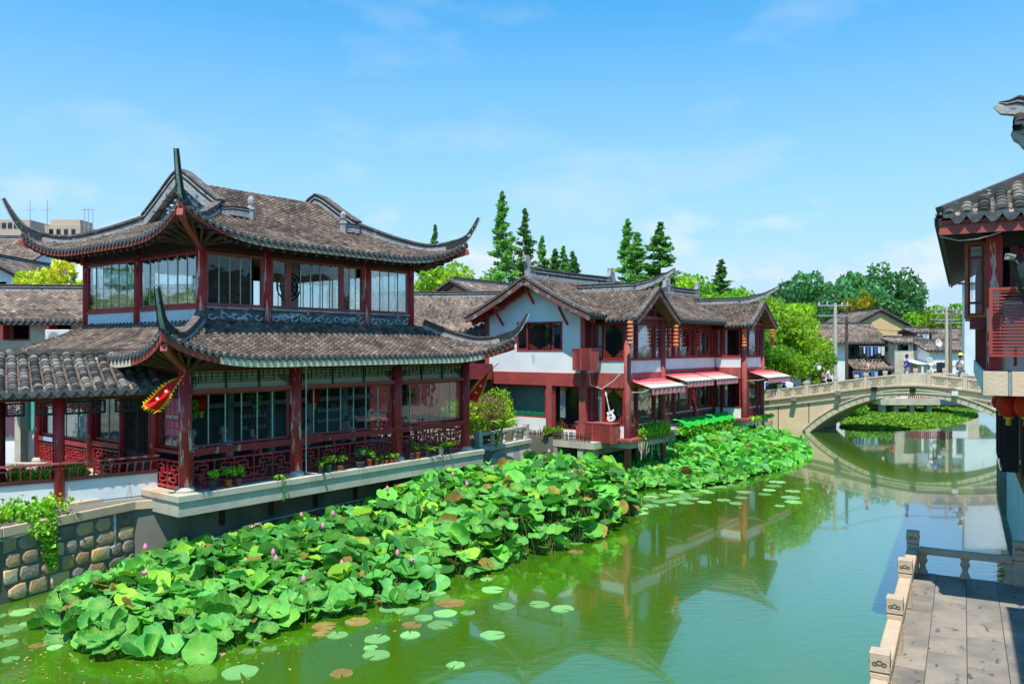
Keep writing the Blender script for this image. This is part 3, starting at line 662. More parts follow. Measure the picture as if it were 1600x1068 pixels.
# canal facade, three bays
for i in range(3):
    a0, a1 = XS[i] + .15, XS[i + 1] - .15
    lattice(pv, Ff, a0, a1, FL + .05, 2.50, .02, M_RED, 'railing_lattice', .52, rows=1)
    mb = Mb(); mb.fbox(Ff, a0, a1, -.02, .05, 2.62, 2.70); mb.fbox(Ff, a0, a1, -.04, .06, 2.70, 2.78); n = 3
    for k in range(n + 1):
        a = a0 + (a1 - a0) * k / n; mb.fbox(Ff, max(a0, a - .03), min(a1, a + .03), -.01, .045, 2.50, 2.62)
    mb.build('railing_rail', M_RED, pv)
    nn = (6, 7, 6)[i]
    window(pv, Ff, a0, a1, 2.80, 4.10, -.10, nn, M_REDBEAM, .05, glass=M_GLASSL, open_=(1, 3), name='glass_screen')
    Mb().fbox(Ff, a0, a1, -.06, .07, 4.10, 4.19).build('window_beam', M_REDBEAM, pv)
    Mb().fbox(Ff, a0, a1, -.08, -.05, 4.19, 4.62).build('frieze_panel', M_FRIEZE, pv)
    lm = Mb()
    for k in range(4):
        a = a0 + (a1 - a0) * k / 3; lm.fbox(Ff, max(a0, a - .015), min(a1, a + .015), -.05, -.01, 4.19, 4.62)
    for z in (4.34, 4.40, 4.47, 4.56): lm.fbox(Ff, a0, a1, -.045, -.02, z, z + .015)
    for k in range(int((a1 - a0) / .16)):
        a = a0 + .08 + k * .16; 
        z0_ = (4.40, 4.47, 4.34)[k % 3]; lm.fbox(Ff, a, a + .012, -.046, -.019, z0_, 4.6)
    for k in (0, 1):
        for q in range(4): lm.fbox(Ff, (a0 + .06 + q * .07) if k == 0 else (a1 - .07 - q * .07), (a0 + .072 + q * .07) if k == 0 else (a1 - .058 - q * .07), -.047, -.018, 4.22 + q * .05, 4.5)
    lm.build('frieze_lattice', M_LATT, pv)
Mb().fbox(Ff, -.1, 10.02, -.12, .10, 4.62, 4.80).build('eave_beam', M_MAROON, pv)
Mb().fbox(Fl, .1, 8.4, -.12, .10, 4.62, 4.80).build('eave_beam', M_MAROON, pv)
Mb().fbox(Fr_, .1, 8.4, -.12, .10, 4.62, 4.80).build('eave_beam', M_MAROON, pv)
# left side (towards the gallery)
lattice(pv, Fl, .15, 1.34, FL + .05, 2.50, .02, M_RED, 'railing_lattice', .5, rows=1)
Mb().fbox(Fl, .15, 1.34, -.04, .06, 2.66, 2.74).build('railing_rail', M_RED, pv)
window(pv, Fl, .15, 1.34, 2.76, 4.10, -.08, 2, M_RED, .05, name='glass_screen')
for k, z in enumerate((3.05, 3.55)): 
    pn = Mb().fbox(Fl, .35, 1.05, -.078, -.068, z, z + .42).build('red_notice', cmat('pink_notice_paper', (.62, .10, .16)), pv)
    gl = Mb()
    for c in range(3):
        for r in range(2):
            for s_ in range(3): gl.fbox(Fl, .42 + c * .2 + (.03 if s_ == 1 else 0), .42 + c * .2 + (.13 if s_ != 1 else .09), -.067, -.064, z + .06 + r * .18 + s_ * .04, z + .072 + r * .18 + s_ * .04)
    gl.build('notice_lettering', cmat('pale_pink_print', (.8, .5, .5)), pn, kind='stuff')
dm = Mb().fbox(Fl, 1.60, 2.95, -.10, -.04, FL, 4.10).build('door', M_DARKWOOD, pv)
for k in range(2): lattice(dm, Fl, 1.64 + k * .66, 2.26 + k * .66, 2.5, 3.95, -.02, M_LATT, 'door_lattice', .22, .014)
Mb().fbox(Fl, 1.58, 4.66, -.06, .07, 4.10, 4.19).build('window_beam', M_RED, pv)
window(pv, Fl, 3.15, 4.66, 2.70, 4.10, -.06, 2, M_RED, .07)
lattice(pv, Fl, 3.15, 4.66, FL + .05, 2.5, .0, M_RED, 'railing_lattice', .5, rows=1); Mb().fbox(Fl, 3.15, 4.66, -.05, .06, 2.55, 2.68).build('railing_rail', M_RED, pv)
window(pv, Fl, 4.92, 8.06, 2.60, 3.52, -.06, 4, M_RED, .06)
lattice(pv, Fl, 4.92, 8.06, FL + .05, 2.40, .0, M_RED, 'railing_lattice', .4, rows=1); Mb().fbox(Fl, 4.92, 8.06, -.05, .06, 2.45, 2.58).build('railing_rail', M_RED, pv)
Mb().fbox(Fl, 4.92, 8.06, -.05, .06, 3.54, 3.68).build('window_beam', M_REDBEAM, pv)
mp_ = mat('colourful_printed_poster', (.02, .16, .55), (.55, .10, .12), 5, .5, 0, ramp=(.5, .52), wear=((.75, .75, .6), .42, 4, (1, 1, 1)))
Mb().fbox(Fl, 4.92, 8.06, -.04, -.02, 3.70, 4.08).build('printed_poster', mp_, pv)
Mb().fbox(Fl, 7.1, 7.7, .06, .07, 2.46, 2.58).build('small_notice', cmat('pale_blue_print', (.35, .55, .70)), pv)
for a0, a1 in ((.14, 1.36), (1.58, 2.97), (3.12, 4.68), (4.9, 8.1)): lattice(pv, Fl, a0, a1, 4.20, 4.6, .0, M_LATT, 'frieze_lattice', .36, .018, rows=1)
# far side
for a0, a1 in ((.15, 2.67), (2.93, 5.47), (5.73, 8.07)):
    lattice(pv, Fr_, a0, a1, FL + .05, 2.50, .02, M_RED, 'railing_lattice', .5, rows=1); Mb().fbox(Fr_, a0, a1, -.04, .06, 2.66, 2.78).build('railing_rail', M_RED, pv)
    window(pv, Fr_, a0, a1, 2.80, 4.10, -.08, 4, M_REDBEAM, .05, glass=M_GLASSL, name='glass_screen'); Mb().fbox(Fr_, a0, a1, -.08, .0, 4.12, 4.62).build('frieze_panel', M_FRIEZE, pv)
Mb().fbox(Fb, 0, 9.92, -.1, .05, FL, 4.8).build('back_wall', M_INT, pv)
# room inside the ground floor
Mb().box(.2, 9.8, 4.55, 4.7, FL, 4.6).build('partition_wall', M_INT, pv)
Mb().box(.1, 9.85, .1, 8.3, 4.63, 4.70).build('ceiling', M_DARKWOOD, pv)
for x in (.9, 2.4, 3.9, 5.4, 6.9, 8.4): Mb().box(x, x + .2, 4.38, 4.55, FL, 4.6).build('interior_post', M_INTB, pv)
Mb().box(.2, 9.8, 4.36, 4.54, 3.35, 3.5).build('interior_beam', M_INTB, pv)
sh = Mb()
for x in (1.2, 4.2, 7.2):
    for z in (2.6, 2.95): sh.box(x, x + 1.1, 4.2, 4.36, z, z + .03)
sh.build('wall_shelf', M_BROWNW, pv)
jm = Mb()
for x in (1.2, 4.2, 7.2):
    for z in (2.63, 2.98):
        for k in range(7): jm.lathe([(.03, z), (.05, z + .05), (.03, z + .11), (.02, z + .13)], (x + .1 + k * .14, 4.28, 0), 8)
jm.build('porcelain_jars', M_POTW, pv, kind='stuff')
# ---- upper floor
X0, X1, Y0, Y1 = 1.08, 8.52, 1.15, 7.52
Uf = (0, Y0, 1, 0, 0, -1); Ul = (X0, 0, 0, 1, -1, 0); Ur = (X1, 0, 0, 1, 1, 0); Ub = (0, Y1, 1, 0, 0, 1)
UX = (1.08, 3.04, 6.61, 8.52); UY = (1.15, 4.37, 7.52)
def sqcol(x, y, m=M_RED, r=.105, z0=5.5, z1=8.3):
    o = Mb().cyl((0, 0, z0), (0, 0, z1), r, r, 14).build('column', m, pv, True); o.location = (x, y, 0)
for i, x in enumerate(UX):
    sqcol(x, Y0, M_REDWORN if i < 3 else M_RED, .12); sqcol(x, Y1)
sqcol(X0, UY[1]); sqcol(X1, UY[1])
for i in range(3):
    a0, a1 = UX[i] + .11, UX[i + 1] - .11
    r1 = Mb().fbox(Uf, a0, a1, -.06, .02, 5.75, 6.2).build('relief_panel', M_RELIEF, pv)
    sc = Mb(); n = int((a1 - a0) / .3)
    for k in range(n):
        x = a0 + (a1 - a0) * (k + .5) / n; pts = [(x + .13 * math.cos(th) * (1 - th / 9), 6.0 + .10 * math.sin(th) * (1 - th / 9) * (1 if k % 2 else -1)) for th in [j * .7 for j in range(8)]]
        sc.tube([(p, Y0 - .03, z) for p, z in pts], .016, 5)
    sc.build('relief_scroll', M_RELIEFW, r1)
    Mb().fbox(Uf, a0 - .02, a1 + .02, -.06, .10, 5.68, 5.78).build('relief_ledge', M_RIDGEW, pv)
    Mb().fbox(Uf, a0, a1, -.08, .09, 6.2, 6.25).build('window_sill', M_RIDGEW, pv)
    Mb().fbox(Uf, a0, a1, -.05, .01, 7.66, 8.22).build('header_board', M_DARKWOOD, pv)
    Mb().fbox(Uf, a0, a1, .01, .04, 7.70, 7.76).build('header_rail', M_MAROON, pv)
window(pv, Uf, UX[0] + .11, UX[1] - .11, 6.26, 7.66, 0, 5, M_REDDUSTY, .08, skip=(4,), open_=(1, 2))
window(pv, Uf, 3.15, 3.72, 6.26, 7.66, 0, 1, M_REDDUSTY, .08); window(pv, Uf, 3.73, 5.62, 6.26, 7.66, 0, 5, M_REDDUSTY, .08, skip=(0,), open_=(3,)); window(pv, Uf, 5.63, 6.50, 6.26, 7.66, 0, 3, M_REDDUSTY, .08, skip=(2,))
window(pv, Uf, UX[2] + .11, UX[3] - .11, 6.26, 7.66, 0, 4, M_REDDUSTY, .08)
for a0, a1 in ((Y0 + .11, UY[1] - .11), (UY[1] + .11, Y1 - .11)):
    w_ = Mb().fbox(Ul, a0, a1, .0, .03, 5.84, 6.18).build('white_panel', M_WHITEB, pv)
    mb = Mb(); mb.fbox(Ul, a0, a1, .0, .06, 6.18, 6.26); mb.fbox(Ul, a0, a1, .0, .06, 5.78, 5.84)
    for a in (a0, a1 - .05): mb.fbox(Ul, a, a + .05, .0, .055, 5.84, 6.18)
    mb.build('panel_frame', M_RED, w_)
    window(pv, Ul, a0, a1, 6.27, 7.66, 0, 6, M_RED, .07, open_=(2, 3)); Mb().fbox(Ul, a0, a1, -.05, .01, 7.66, 8.22).build('header_board', M_DARKWOOD, pv); Mb().fbox(Ul, a0, a1, .01, .045, 7.68, 7.74).build('header_rail', M_BROWNW, pv)
    window(pv, Ur, a0, a1, 6.27, 7.66, 0, 5, M_RED, .07); Mb().fbox(Ur, a0, a1, -.05, .01, 7.66, 8.22).build('header_board', M_DARKWOOD, pv); Mb().fbox(Ur, a0, a1, -.05, .01, 5.7, 6.27).build('white_panel', M_WHITEB, pv)
for i in range(3):
    a0, a1 = UX[i] + .11, UX[i + 1] - .11
    window(pv, Ub, a0, a1, 6.27, 7.66, 0, 4, M_MAROON, .07); Mb().fbox(Ub, a0, a1, -.05, .01, 7.66, 8.22).build('header_board', M_DARKWOOD, pv); Mb().fbox(Ub, a0, a1, -.05, .01, 5.7, 6.27).build('white_panel', M_WHITEB, pv)
Mb().box(X0, X1, Y0, Y1, 5.5, 5.66).build('upper_floor', M_BROWNW, pv); Mb().box(X0 - .06, X1 + .06, Y0 - .06, Y1 + .06, 8.02, 8.1).build('ceiling', M_DARKWOOD, pv)
Mb().box(3.9, 4.0, 3.2, 6.4, 5.66, 7.7).build('partition_wall', M_INT, pv)
rd = Mb(); c0 = (4.6, 2.3)
for rr in (.42, .30, .16):
    rd.tube([(c0[0] + rr * math.cos(t), c0[1], 7.0 + rr * math.sin(t)) for t in [k * math.pi / 10 for k in range(21)]], .022, 5)
for k in range(8):
    t = k * math.pi / 4; rd.bar((c0[0], c0[1], 7.0), (c0[0] + .42 * math.cos(t), c0[1], 7.0 + .42 * math.sin(t)), .025)
rd.build('round_fretwork', M_LATT, pv)
Mb().box(4.4, 5.0, 2.36, 2.40, 5.66, 7.8).build('hanging_scroll', cmat('pale_scroll_paper', (.5, .47, .45)), pv)
fs_ = Mb()
for k in range(9): fs_.box(2.3 + k * .08, 2.325 + k * .08, 1.9, 1.93, 5.66, 7.6)
for z in (5.9, 6.6, 6.7, 7.5): fs_.box(2.28, 3.0, 1.89, 1.94, z, z + .03)
fs_.build('slatted_screen', M_DARKWOOD, pv)
# ---- roofs
lower = HipRoof(pv, (-.9, 10.85, -.9, 8.9), 4.93, .98, 2.1, 2.1, .26, .42, gable=False, upc=(1, 1, 0, 0))
lower.rafters(.35, 1.0, M_BROWNW)
upper = HipRoof(pv, (0.0, 9.62, .05, 8.65), 7.92, 2.16, 4.3, 2.35, .20, .52, gable=True, fascia_h=.10, red_e=3.4, fm=M_FASCIAU)
upper.rafters(.35, 1.0, M_BROWNW)
for k, (ov, up_) in enumerate(((.26, .80), (.26, .66), (.26, .7), (.3, .7))):
    if k < 2: lower.horn(k, 1.95, ov, up_)
    else:
        pts = [(*lower.corner(k, d), lower.zf(d, d, 0)) for d in np.linspace(1.95, -.02, 10)]
        Mb().sweep(pts, lambda u: .17, lambda u: -.04, lambda u: .10).build('hip_ridge', M_RIDGEC, pv)
for k, (ov, up_) in enumerate(((.22, 1.0), (.26, .74), (.3, .8), (.36, .95))):
    upper.horn(k, 2.35, ov, up_)
# corner beams under the horns
for rf, z in ((lower, 4.62), (upper, 7.75)):
    for k in range(4):
        a = rf.corner(k, 1.1); b = rf.corner(k, -.25 if rf.upc[k] else .05); zc = rf.zf(-.25, -.25, rf.upc[k]) - .30 + (0 if rf.upc[k] else .08)
        Mb().bar((a[0], a[1], z), (b[0], b[1], zc), .14, .17).build('corner_beam', M_REDDUSTY, pv)
        mb = Mb()
        for j in range(5):
            for s_ in (0, 1):
                e = rf.corner(k, 1.0); x0, x1, y0, y1 = rf.rect; c = .15 + j * .28
                f = rf.faces[k]; L = f[3]
                if s_ == 0: q = rf.pt(f, c, -rf.ext(c, rf.upc[k]) + .08, -.22)
                else:
                    f = rf.faces[(k - 1) % 4]; L = f[3]; q = rf.pt(f, L - c, -rf.ext(c, rf.upc[k]) + .08, -.22)
                mb.bar((e[0], e[1], z + .02), q, .06, .07)
        mb.build('fan_rafter', M_BROWNW, pv, kind='stuff')
# gables of the upper roof
yc = 4.35
for sx, gx in ((1, 2.35), (-1, 9.62 - 2.35)):
    def zr(t): return upper.zf(5, t)
    prof = []
    for j in range(-14, 15):
        t = abs(j) / 14; s_ = 4.3 - (4.3 - 2.35) * t; prof.append((yc + (j / 14) * (4.3 - 2.35), zr(s_)))
    poly = [(gx + .06 * sx, y, z - .05) for y, z in prof]
    gw = Mb().prism(poly, (.1 * sx, 0, 0)).build('gable_wall', M_RELIEF, pv)
    rl = Mb()
    for j in range(26):
        y = yc + rnd.uniform(-1, 1); hh = zr(4.3 - abs(y - yc)) - zr(2.35); z = zr(2.35) + .12 + rnd.uniform(.0, .7) * max(.05, hh - .3)
        rl.lathe([(.02, 0), (.09, .03), (.05, .08)], (0, 0, 0), 7) if False else rl.cyl((gx + .06 * sx, y, z), (gx - .03 * sx, y, z + .02), rnd.uniform(.04, .10), .02, 7)
    rl.build('gable_relief', M_RELIEFW, gw)
    pts = [(gx, y, z + .02) for y, z in prof]
    ridge_band(pv, pts, .26, .36, 'gable_ridge')
    for e in (0, 1):    # the foot of the descending ridge and its small lion
        y, z = prof[0] if e == 0 else prof[-1]; dy = -1 if e == 0 else 1
        tail = [(gx, y, z + .02), (gx + sx * .05, y + dy * .22, z - .05), (gx + sx * .22, y + dy * .34, z - .02), (gx + sx * .55, y + dy * .34, z - .02), (gx + sx * .8, y + dy * .34, z - .05)]
        tb = ridge_band(pv, tail, .15, .20, 'gable_ridge')
        px_, py_ = tail[-1][0], tail[-1][1]; zz = z + .0
        Mb().lathe([(.10, -.25), (.11, .12), (.13, .14), (.12, .2), (.075, .24), (.10, .32), (.10, .42), (.06, .50), (.02, .54)], (px_, py_, zz), 8).build('ridge_lion', M_RIDGEW, tb)
# flashing where the lower roof meets the upper wall
fl = Mb()
for (a, b) in (((X0 - .08, Y0 - .08), (X1 + .08, Y0 - .08)), ((X1 + .08, Y0 - .08), (X1 + .08, Y1 + .08)), ((X0 - .08, Y1 + .08), (X0 - .08, Y0 - .08)), ((X1 + .08, Y1 + .08), (X0 - .08, Y1 + .08))):
    fl.bar((*a, 5.74), (*b, 5.74), .16, .14)
fl.build('roof_flashing', M_RIDGEW, pv)
# ================================================================ gallery on the left of the tea house
gal = thing('covered_gallery', 'low covered gallery with grey barrel tiles and slanting red rail left of the tea house', 'gallery', (0, 0, 0))
GP = [Vector((-8.66, 19.70, 0)), Vector((-10.27, 18.30, 0)), Vector((-11.23, 17.69, 0)), Vector((-14.2, 15.9, 0))]
def gnorm(i):
    d = (GP[i + 1] - GP[i]).normalized(); return Vector((-d.y, d.x, 0))     # towards the canal / camera
for i in range(3):
    p, q = GP[i], GP[i + 1]; d = (q - p); L = d.length; d = d / L; n = gnorm(i); F = (p.x, p.y, d.x, d.y, n.x, n.y)
    Mb().fbox(F, 0, L, -.16, 0, 1.55, 2.12).build('parapet_wall', M_WHITEB, gal)
    Mb().fbox(F, -.02, L, -.20, .03, 2.12, 2.15).build('wall_cap', M_CONC, gal)
    Mb().fbox(F, 0, L, -.30, -.16, 2.02, 2.14).build('bench_seat', M_CONC, gal)
    rb = Mb(); rb.fbox(F, 0, L, -.06, .0, 2.155, 2.225); 
    def rp(a, z): 
        o = (z - 2.2) * .42; return (p.x + d.x * a + n.x * o, p.y + d.y * a + n.y * o, z)
    rb.bar(rp(0, 2.58), rp(L, 2.58), .07, .045); rb.bar(rp(0, 2.46), rp(L, 2.46), .035, .03)
    rr = rb.build('rail', M_REDDUSTY, gal); k = int(L / .165)
    bm_ = None
    for j in range(1, k):
        a = L * j / k
        if bm_ is None: bm_ = Mb().bar((0, 0, 0), (0, .105, .25), .032, .045, up=(0, 1, .1)).mesh('baluster', M_RED)
        z = 2.21; q0 = rp(a, z); link('baluster', bm_, gal, q0, (0, 0, math.atan2(n.y, n.x) - math.pi / 2))
for (x, y, r) in ((-10.27, 18.30, .11), (-10.36, 18.42, .08), (-11.93, 17.27, .11), (-13.9, 16.1, .11), (-9.55, 20.9, .10), (-11.15, 19.75, .09), (-12.1, 19.1, .09), (-13.4, 18.3, .09)):
    o = Mb().cyl((0, 0, 1.6), (0, 0, 4.2), r, r, 14).build('column', M_RED if y < 18.4 else M_MAROON, gal, True); o.location = (x, y, 0)
RX = []   # eave and ridge lines
def off(o):
    res = []
    for i, p in enumerate(GP):
        if i == 0: n = gnorm(0)
        elif i == len(GP) - 1: n = gnorm(i - 1)
        else: n = (gnorm(i - 1) + gnorm(i)).normalized()
        res.append(p + n * o)
    return res
EV, RD, BK = off(.62), off(-.85), off(-2.3)
# carry the roof a little under the tea house eave
EXT = (GP[0] - GP[1]).normalized()
EV[0] += EXT * .9; RD[0] += EXT * .9; BK[0] += EXT * .9
tile_me = None
def near_tile_mesh(Rr=.095, ln=.135, seg=8):
    mb = Mb(); th = [math.pi * i / seg for i in range(seg + 1)]; vs = []
    for y, r, dz in ((0, Rr, .02), (ln * 1.2, Rr * .9, .0), (0, Rr * .80, .012), (.008, Rr * 1.05, .02), (-.004, Rr * 1.04, .02)):
        vs += [(r * math.cos(t), y, r * math.sin(t) * .9 + dz) for t in th]
    k = seg + 1; fs = [(j, j + 1, k + j + 1, k + j) for j in range(seg)] + [(2 * k + j, 2 * k + j + 1, j + 1, j) for j in range(seg)]
    return mb.add(vs, fs).mesh('roof_tile', M_TILEN, True)
tile_me = near_tile_mesh()
def lay_tiles(parent, P, lat, me, mx=99):
    """separate tiles along a row from eave P[0] up"""
    for i in range(min(len(P) - 1, mx)):
        a, b = Vector(P[i]), Vector(P[i + 1]); y = (b - a).normalized(); x = Vector(lat); x = (x - y * x.dot(y)).normalized(); z = x.cross(y)
        if z.z < 0: x = -x; z = -z
        o = bpy.data.objects.new('roof_tile', me); COL.objects.link(o); o.parent = parent
        m = Matrix((x, y, z)).transposed().to_4x4(); m.translation = a + z * .01 + x * rnd.uniform(-.006, .006); o.matrix_local = m @ Matrix.Rotation(rnd.uniform(-.03, .03), 4, 'Z')
TP = Tiles(); dr = Mb(); back = Tiles(); nrow = 0
for i in range(3):
    L = (EV[i] - EV[i + 1]).length; n = round(L / .25); 
    for j in range(n):
        for kind, u in (('c', j / n), ('p', (j + .5) / n)):
            e = EV[i].lerp(EV[i + 1], u); r_ = RD[i].lerp(RD[i + 1], u); lat = (EV[i + 1] - EV[i]).normalized(); k = 12; out = gnorm(i)
            P = [Vector((*e.lerp(r_, q / k).xy, 4.22 + .82 * ((q / k) * .75 + .25 * (q / k) ** 2))) for q in range(k + 1)]
            b_ = BK[i].lerp(BK[i + 1], u); Q = [Vector((*b_.lerp(r_, q / k).xy, 4.22 + .82 * (q / k))) for q in range(k + 1)]
            if kind == 'c':
                if i < 2 or j < 3: lay_tiles(gal, P, lat, tile_me)
                else: back.cover([tuple(v) for v in P], lat, .095, 6)
                cap_disc(dr, P[0] + out * .02, lat, out, .095); back.cover([tuple(v) for v in Q], lat, .09)
            else:
                TP.pan([tuple(v) for v in P], lat, .075); drip_tongue(dr, P[0] + out * .04, lat, out, .115, .13); back.pan([tuple(v) for v in Q], lat, .075)
TP.obj('pan_tiles', M_TILEP, gal); back.obj('roof_tiles', M_TILE, gal); dr.build('drip_tiles', M_DRIP, gal, kind='stuff')
dk = Mb()
for i in range(3):
    for A, B in ((EV, RD), (BK, RD)):
        for dz in (-.03, -.11):
            dk.add([(*A[i].xy, 4.22 + dz), (*A[i + 1].xy, 4.22 + dz), (*B[i + 1].xy, 5.03 + dz), (*B[i].xy, 5.03 + dz)], [(0, 1, 2, 3)])
    dk.bar((*EV[i].xy, 4.14), (*EV[i + 1].xy, 4.14), .03, .12)
dk.build('roof_deck', M_SOFFIT, gal)
rg = Mb()
for i in range(3): rg.bar((*RD[i].xy, 5.09), (*RD[i + 1].xy, 5.09), .2, .14)
rg.build('ridge', M_RIDGEC, gal)
for i in range(3):
    d = (GP[i + 1] - GP[i]).normalized(); n = gnorm(i); L = (GP[i + 1] - GP[i]).length; F = (GP[i].x, GP[i].y, d.x, d.y, n.x, n.y)
    Mb().fbox(F, 0, L, -.05, .05, 3.98, 4.10).build('eave_beam', M_MAROON, gal)
    for s0 in (0, L / 2): lattice(gal, F, s0 + .1, s0 + L / 2 - .1, 3.66, 3.97, 0, M_LATT, 'hanging_fretwork', .3, .02, rows=1)
Mb().prism([(p.x, p.y, 1.60) for p in [GP[0], GP[1], GP[2], GP[3], BK[3], BK[2], BK[1], BK[0]]], (0, 0, .03)).build('gallery_floor', M_PAVE, gal)
# ---------------- rubble wall along the water
wl = thing('canal_retaining_wall', 'rubble stone canal wall with orange and grey stones under the gallery at lower left', 'stone wall', (0, 0, 0))
WP = [Vector((-13.6, 9.5, 0)), Vector((-10.33, 16.27, 0)), Vector((-8.95, 19.1, 0)), pav(.1, .6)]
for i in range(3):
    p, q = WP[i], WP[i + 1]; d = q - p; L = d.length; d = d / L; n = Vector((d.y, -d.x, 0)); F = (p.x, p.y, d.x, d.y, n.x, n.y)
    Mb().fbox(F, -.02, L, -.4, -.012, -.8, 1.36).build('wall_core', M_MORTAR, wl)
    top = [Mb().fbox(F, L * k / max(1, round(L / 1.3)) + .004, L * (k + 1) / max(1, round(L / 1.3)) - .004, -.45, .09, 1.36, 1.57).build('coping_stone', M_STONE, wl, bevel=.015) for k in range(max(1, round(L / 1.3)))]
    if i == 2:
        continue
    a_lo = 3.2 if i == 0 else 0; z = -.32; row = 0
    while z < 1.34:
        h = rnd.uniform(.26, .42); h = min(h, 1.35 - z); 
        if h < .12: break
        a = a_lo + rnd.uniform(0, .2)
        while a < L - .06:
            w_ = min(rnd.uniform(.24, .60), L - a)
            if w_ > .1:
                k = rnd.randint(6, 9); pts = []
                for s_ in range(k):
                    t = 2 * math.pi * s_ / k; cx_, cz_ = math.cos(t), math.sin(t); e = 1 / max(abs(cx_), abs(cz_)) ** .98
                    aa = a + w_ / 2 + (w_ / 2 - .012) * cx_ * e * rnd.uniform(.90, 1.03); zz = z + h / 2 + (h / 2 - .008) * cz_ * e * rnd.uniform(.90, 1.03); pts.append((aa, zz))
                def P3(aa, zz, dd): return (p.x + d.x * aa + n.x * dd, p.y + d.y * aa + n.y * dd, zz)
                ca = sum(x for x, _ in pts) / k; cz2 = sum(x for _, x in pts) / k; dd = rnd.uniform(.025, .05)
                vs = [P3(x, y, -.03) for x, y in pts] + [P3(ca + (x - ca) * .95, cz2 + (y - cz2) * .95, dd * .8) for x, y in pts] + [P3(ca + (x - ca) * .8, cz2 + (y - cz2) * .8, dd) for x, y in pts]
                fs = [(s_, (s_ + 1) % k, k + (s_ + 1) % k, k + s_) for s_ in range(k)] + [(k + s_, k + (s_ + 1) % k, 2 * k + (s_ + 1) % k, 2 * k + s_) for s_ in range(k)] + [tuple(range(2 * k, 3 * k))]
                Mb().add(vs, fs).build('stone', (M_RUBBLE, MATS.get('grey_rubble_stone') or mat('grey_rubble_stone', (.34, .27, .20), (.16, .135, .12), 2.5, .85, .55, 14, orand=.35, wear=((.5, .45, .38), .40, 2, (1, 1, 1))))[rnd.random() < .5], wl, True)
            a += w_ + .008
        z += h + .008
# steps of stone between coping and tea house ledge
def fr(p, q):
    d = (q - p); L = d.length; d = d / L; n = Vector((d.y, -d.x, 0)); return (p.x, p.y, d.x, d.y, n.x, n.y), L
F, L = fr(Vector((-10.55, 17.0, 0)), Vector((-9.0, 19.25, 0)))
Mb().fbox(F, 0, L, -.9, -.28, 1.57, 1.66).build('upper_coping', M_STONE, wl, bevel=.01)
pp = tag(Mb().tube([(-12.4, 12.4, 1.28), (-10.28, 16.4, 1.30), (-9.62, 17.75, 1.44), (-9.22, 18.55, 1.42), (-9.18, 18.62, 1.38), (-9.17, 18.63, .62), (-9.3, 18.4, .55)], .035, 8).build('drain_pipe', M_PIPE, None, True), 'white plastic pipe running along the top of the rubble canal wall', 'pipe')
# planted bed between wall and gallery
Mb().prism([(-13.7, 12.2, 1.45), (-10.6, 17.0, 1.45), (-9.3, 19.3, 1.45), (-10.3, 18.5, 1.45), (-11.3, 17.7, 1.45), (-14.3, 15.9, 1.45)], (0, 0, .12)).build('planting_bed', M_GROUND); struct(bpy.data.objects['planting_bed'])
# ---------------- planter terrace between tea house and white house
pt_ = thing('stone_planter_terrace', 'stone planter with balustrade and sloping patched base between tea house and white house', 'planter', (0, 0, 0))
a, b, c_, d_ = pav(10.5, .25), hou(-5.2, -1.1), hou(-5.2, 2.4), pav(10.5, 3.2)
A = WD(752, 700, 28.2); B = WD(826, 683, 31.0); A = Vector((A.x, A.y, 0)); B = Vector((B.x, B.y, 0)); Cc = B + V * 2.6; Dd = A + V * 2.6
nrm = (B - A).normalized(); on = Vector((nrm.y, -nrm.x, 0)) 
Mb().add([tuple(A + on * .35 + Vector((0, 0, .3)) - nrm * .1), tuple(B + on * .35 + nrm * .25 + Vector((0, 0, .3))), tuple(B + Vector((0, 0, 1.52))), tuple(A + Vector((0, 0, 1.52))), tuple(Dd + Vector((0, 0, .3))), tuple(Cc + nrm * .25 + Vector((0, 0, .3))), tuple(Cc + Vector((0, 0, 1.52))), tuple(Dd + Vector((0, 0, 1.52)))],
         [(0, 1, 2, 3), (1, 5, 6, 2), (2, 6, 7, 3), (5, 4, 7, 6), (4, 0, 3, 7), (1, 0, 4, 5)]).build('sloping_base', mat('patched_tan_render', (.52, .40, .26), (.24, .24, .24), 1.6, .85, .3, 14, ramp=(.46, .54)), pt_)
F, L = fr(A, B)
Mb().fbox(F, -.15, L + .08, -.35, .10, 1.52, 1.68).build('coping', M_CONC, pt_, bevel=.012)
for k in range(5):
    a0 = .15 + (L - .3) * k / 4; Mb().lathe([(.09, 1.68), (.10, 1.74), (.06, 1.80), (.085, 1.92), (.06, 2.03), (.09, 2.08)], (F[0] + a0 * F[2] - .12 * F[4], F[1] + a0 * F[3] - .12 * F[5], 0), 8).build('baluster', M_CONC, pt_)
Mb().fbox(F, 0, L, -.20, -.04, 2.08, 2.18).build('rail', M_CONC, pt_, bevel=.01)
for a0 in (0, L): Mb().fbox(F, a0 - .09, a0 + .09, -.22, -.02, 1.68, 2.26).build('post', M_CONC, pt_, bevel=.012)
# ================================================================ white house with red timber over the water
hs_ = thing('white_canalside_house', 'two-storey white and red timber house on posts with a white gable, between planter and bridge', 'building', HCN, math.atan2(U.y, U.x))
DK = 1.5
H = lambda ox, oy, ax, ay, nx, ny: (ox, oy, ax, ay, nx, ny)
GX = -.7; MQ = 1.5; P1_, P2_, P3_, P4_ = 0, 2.94, 11.6, 14.1
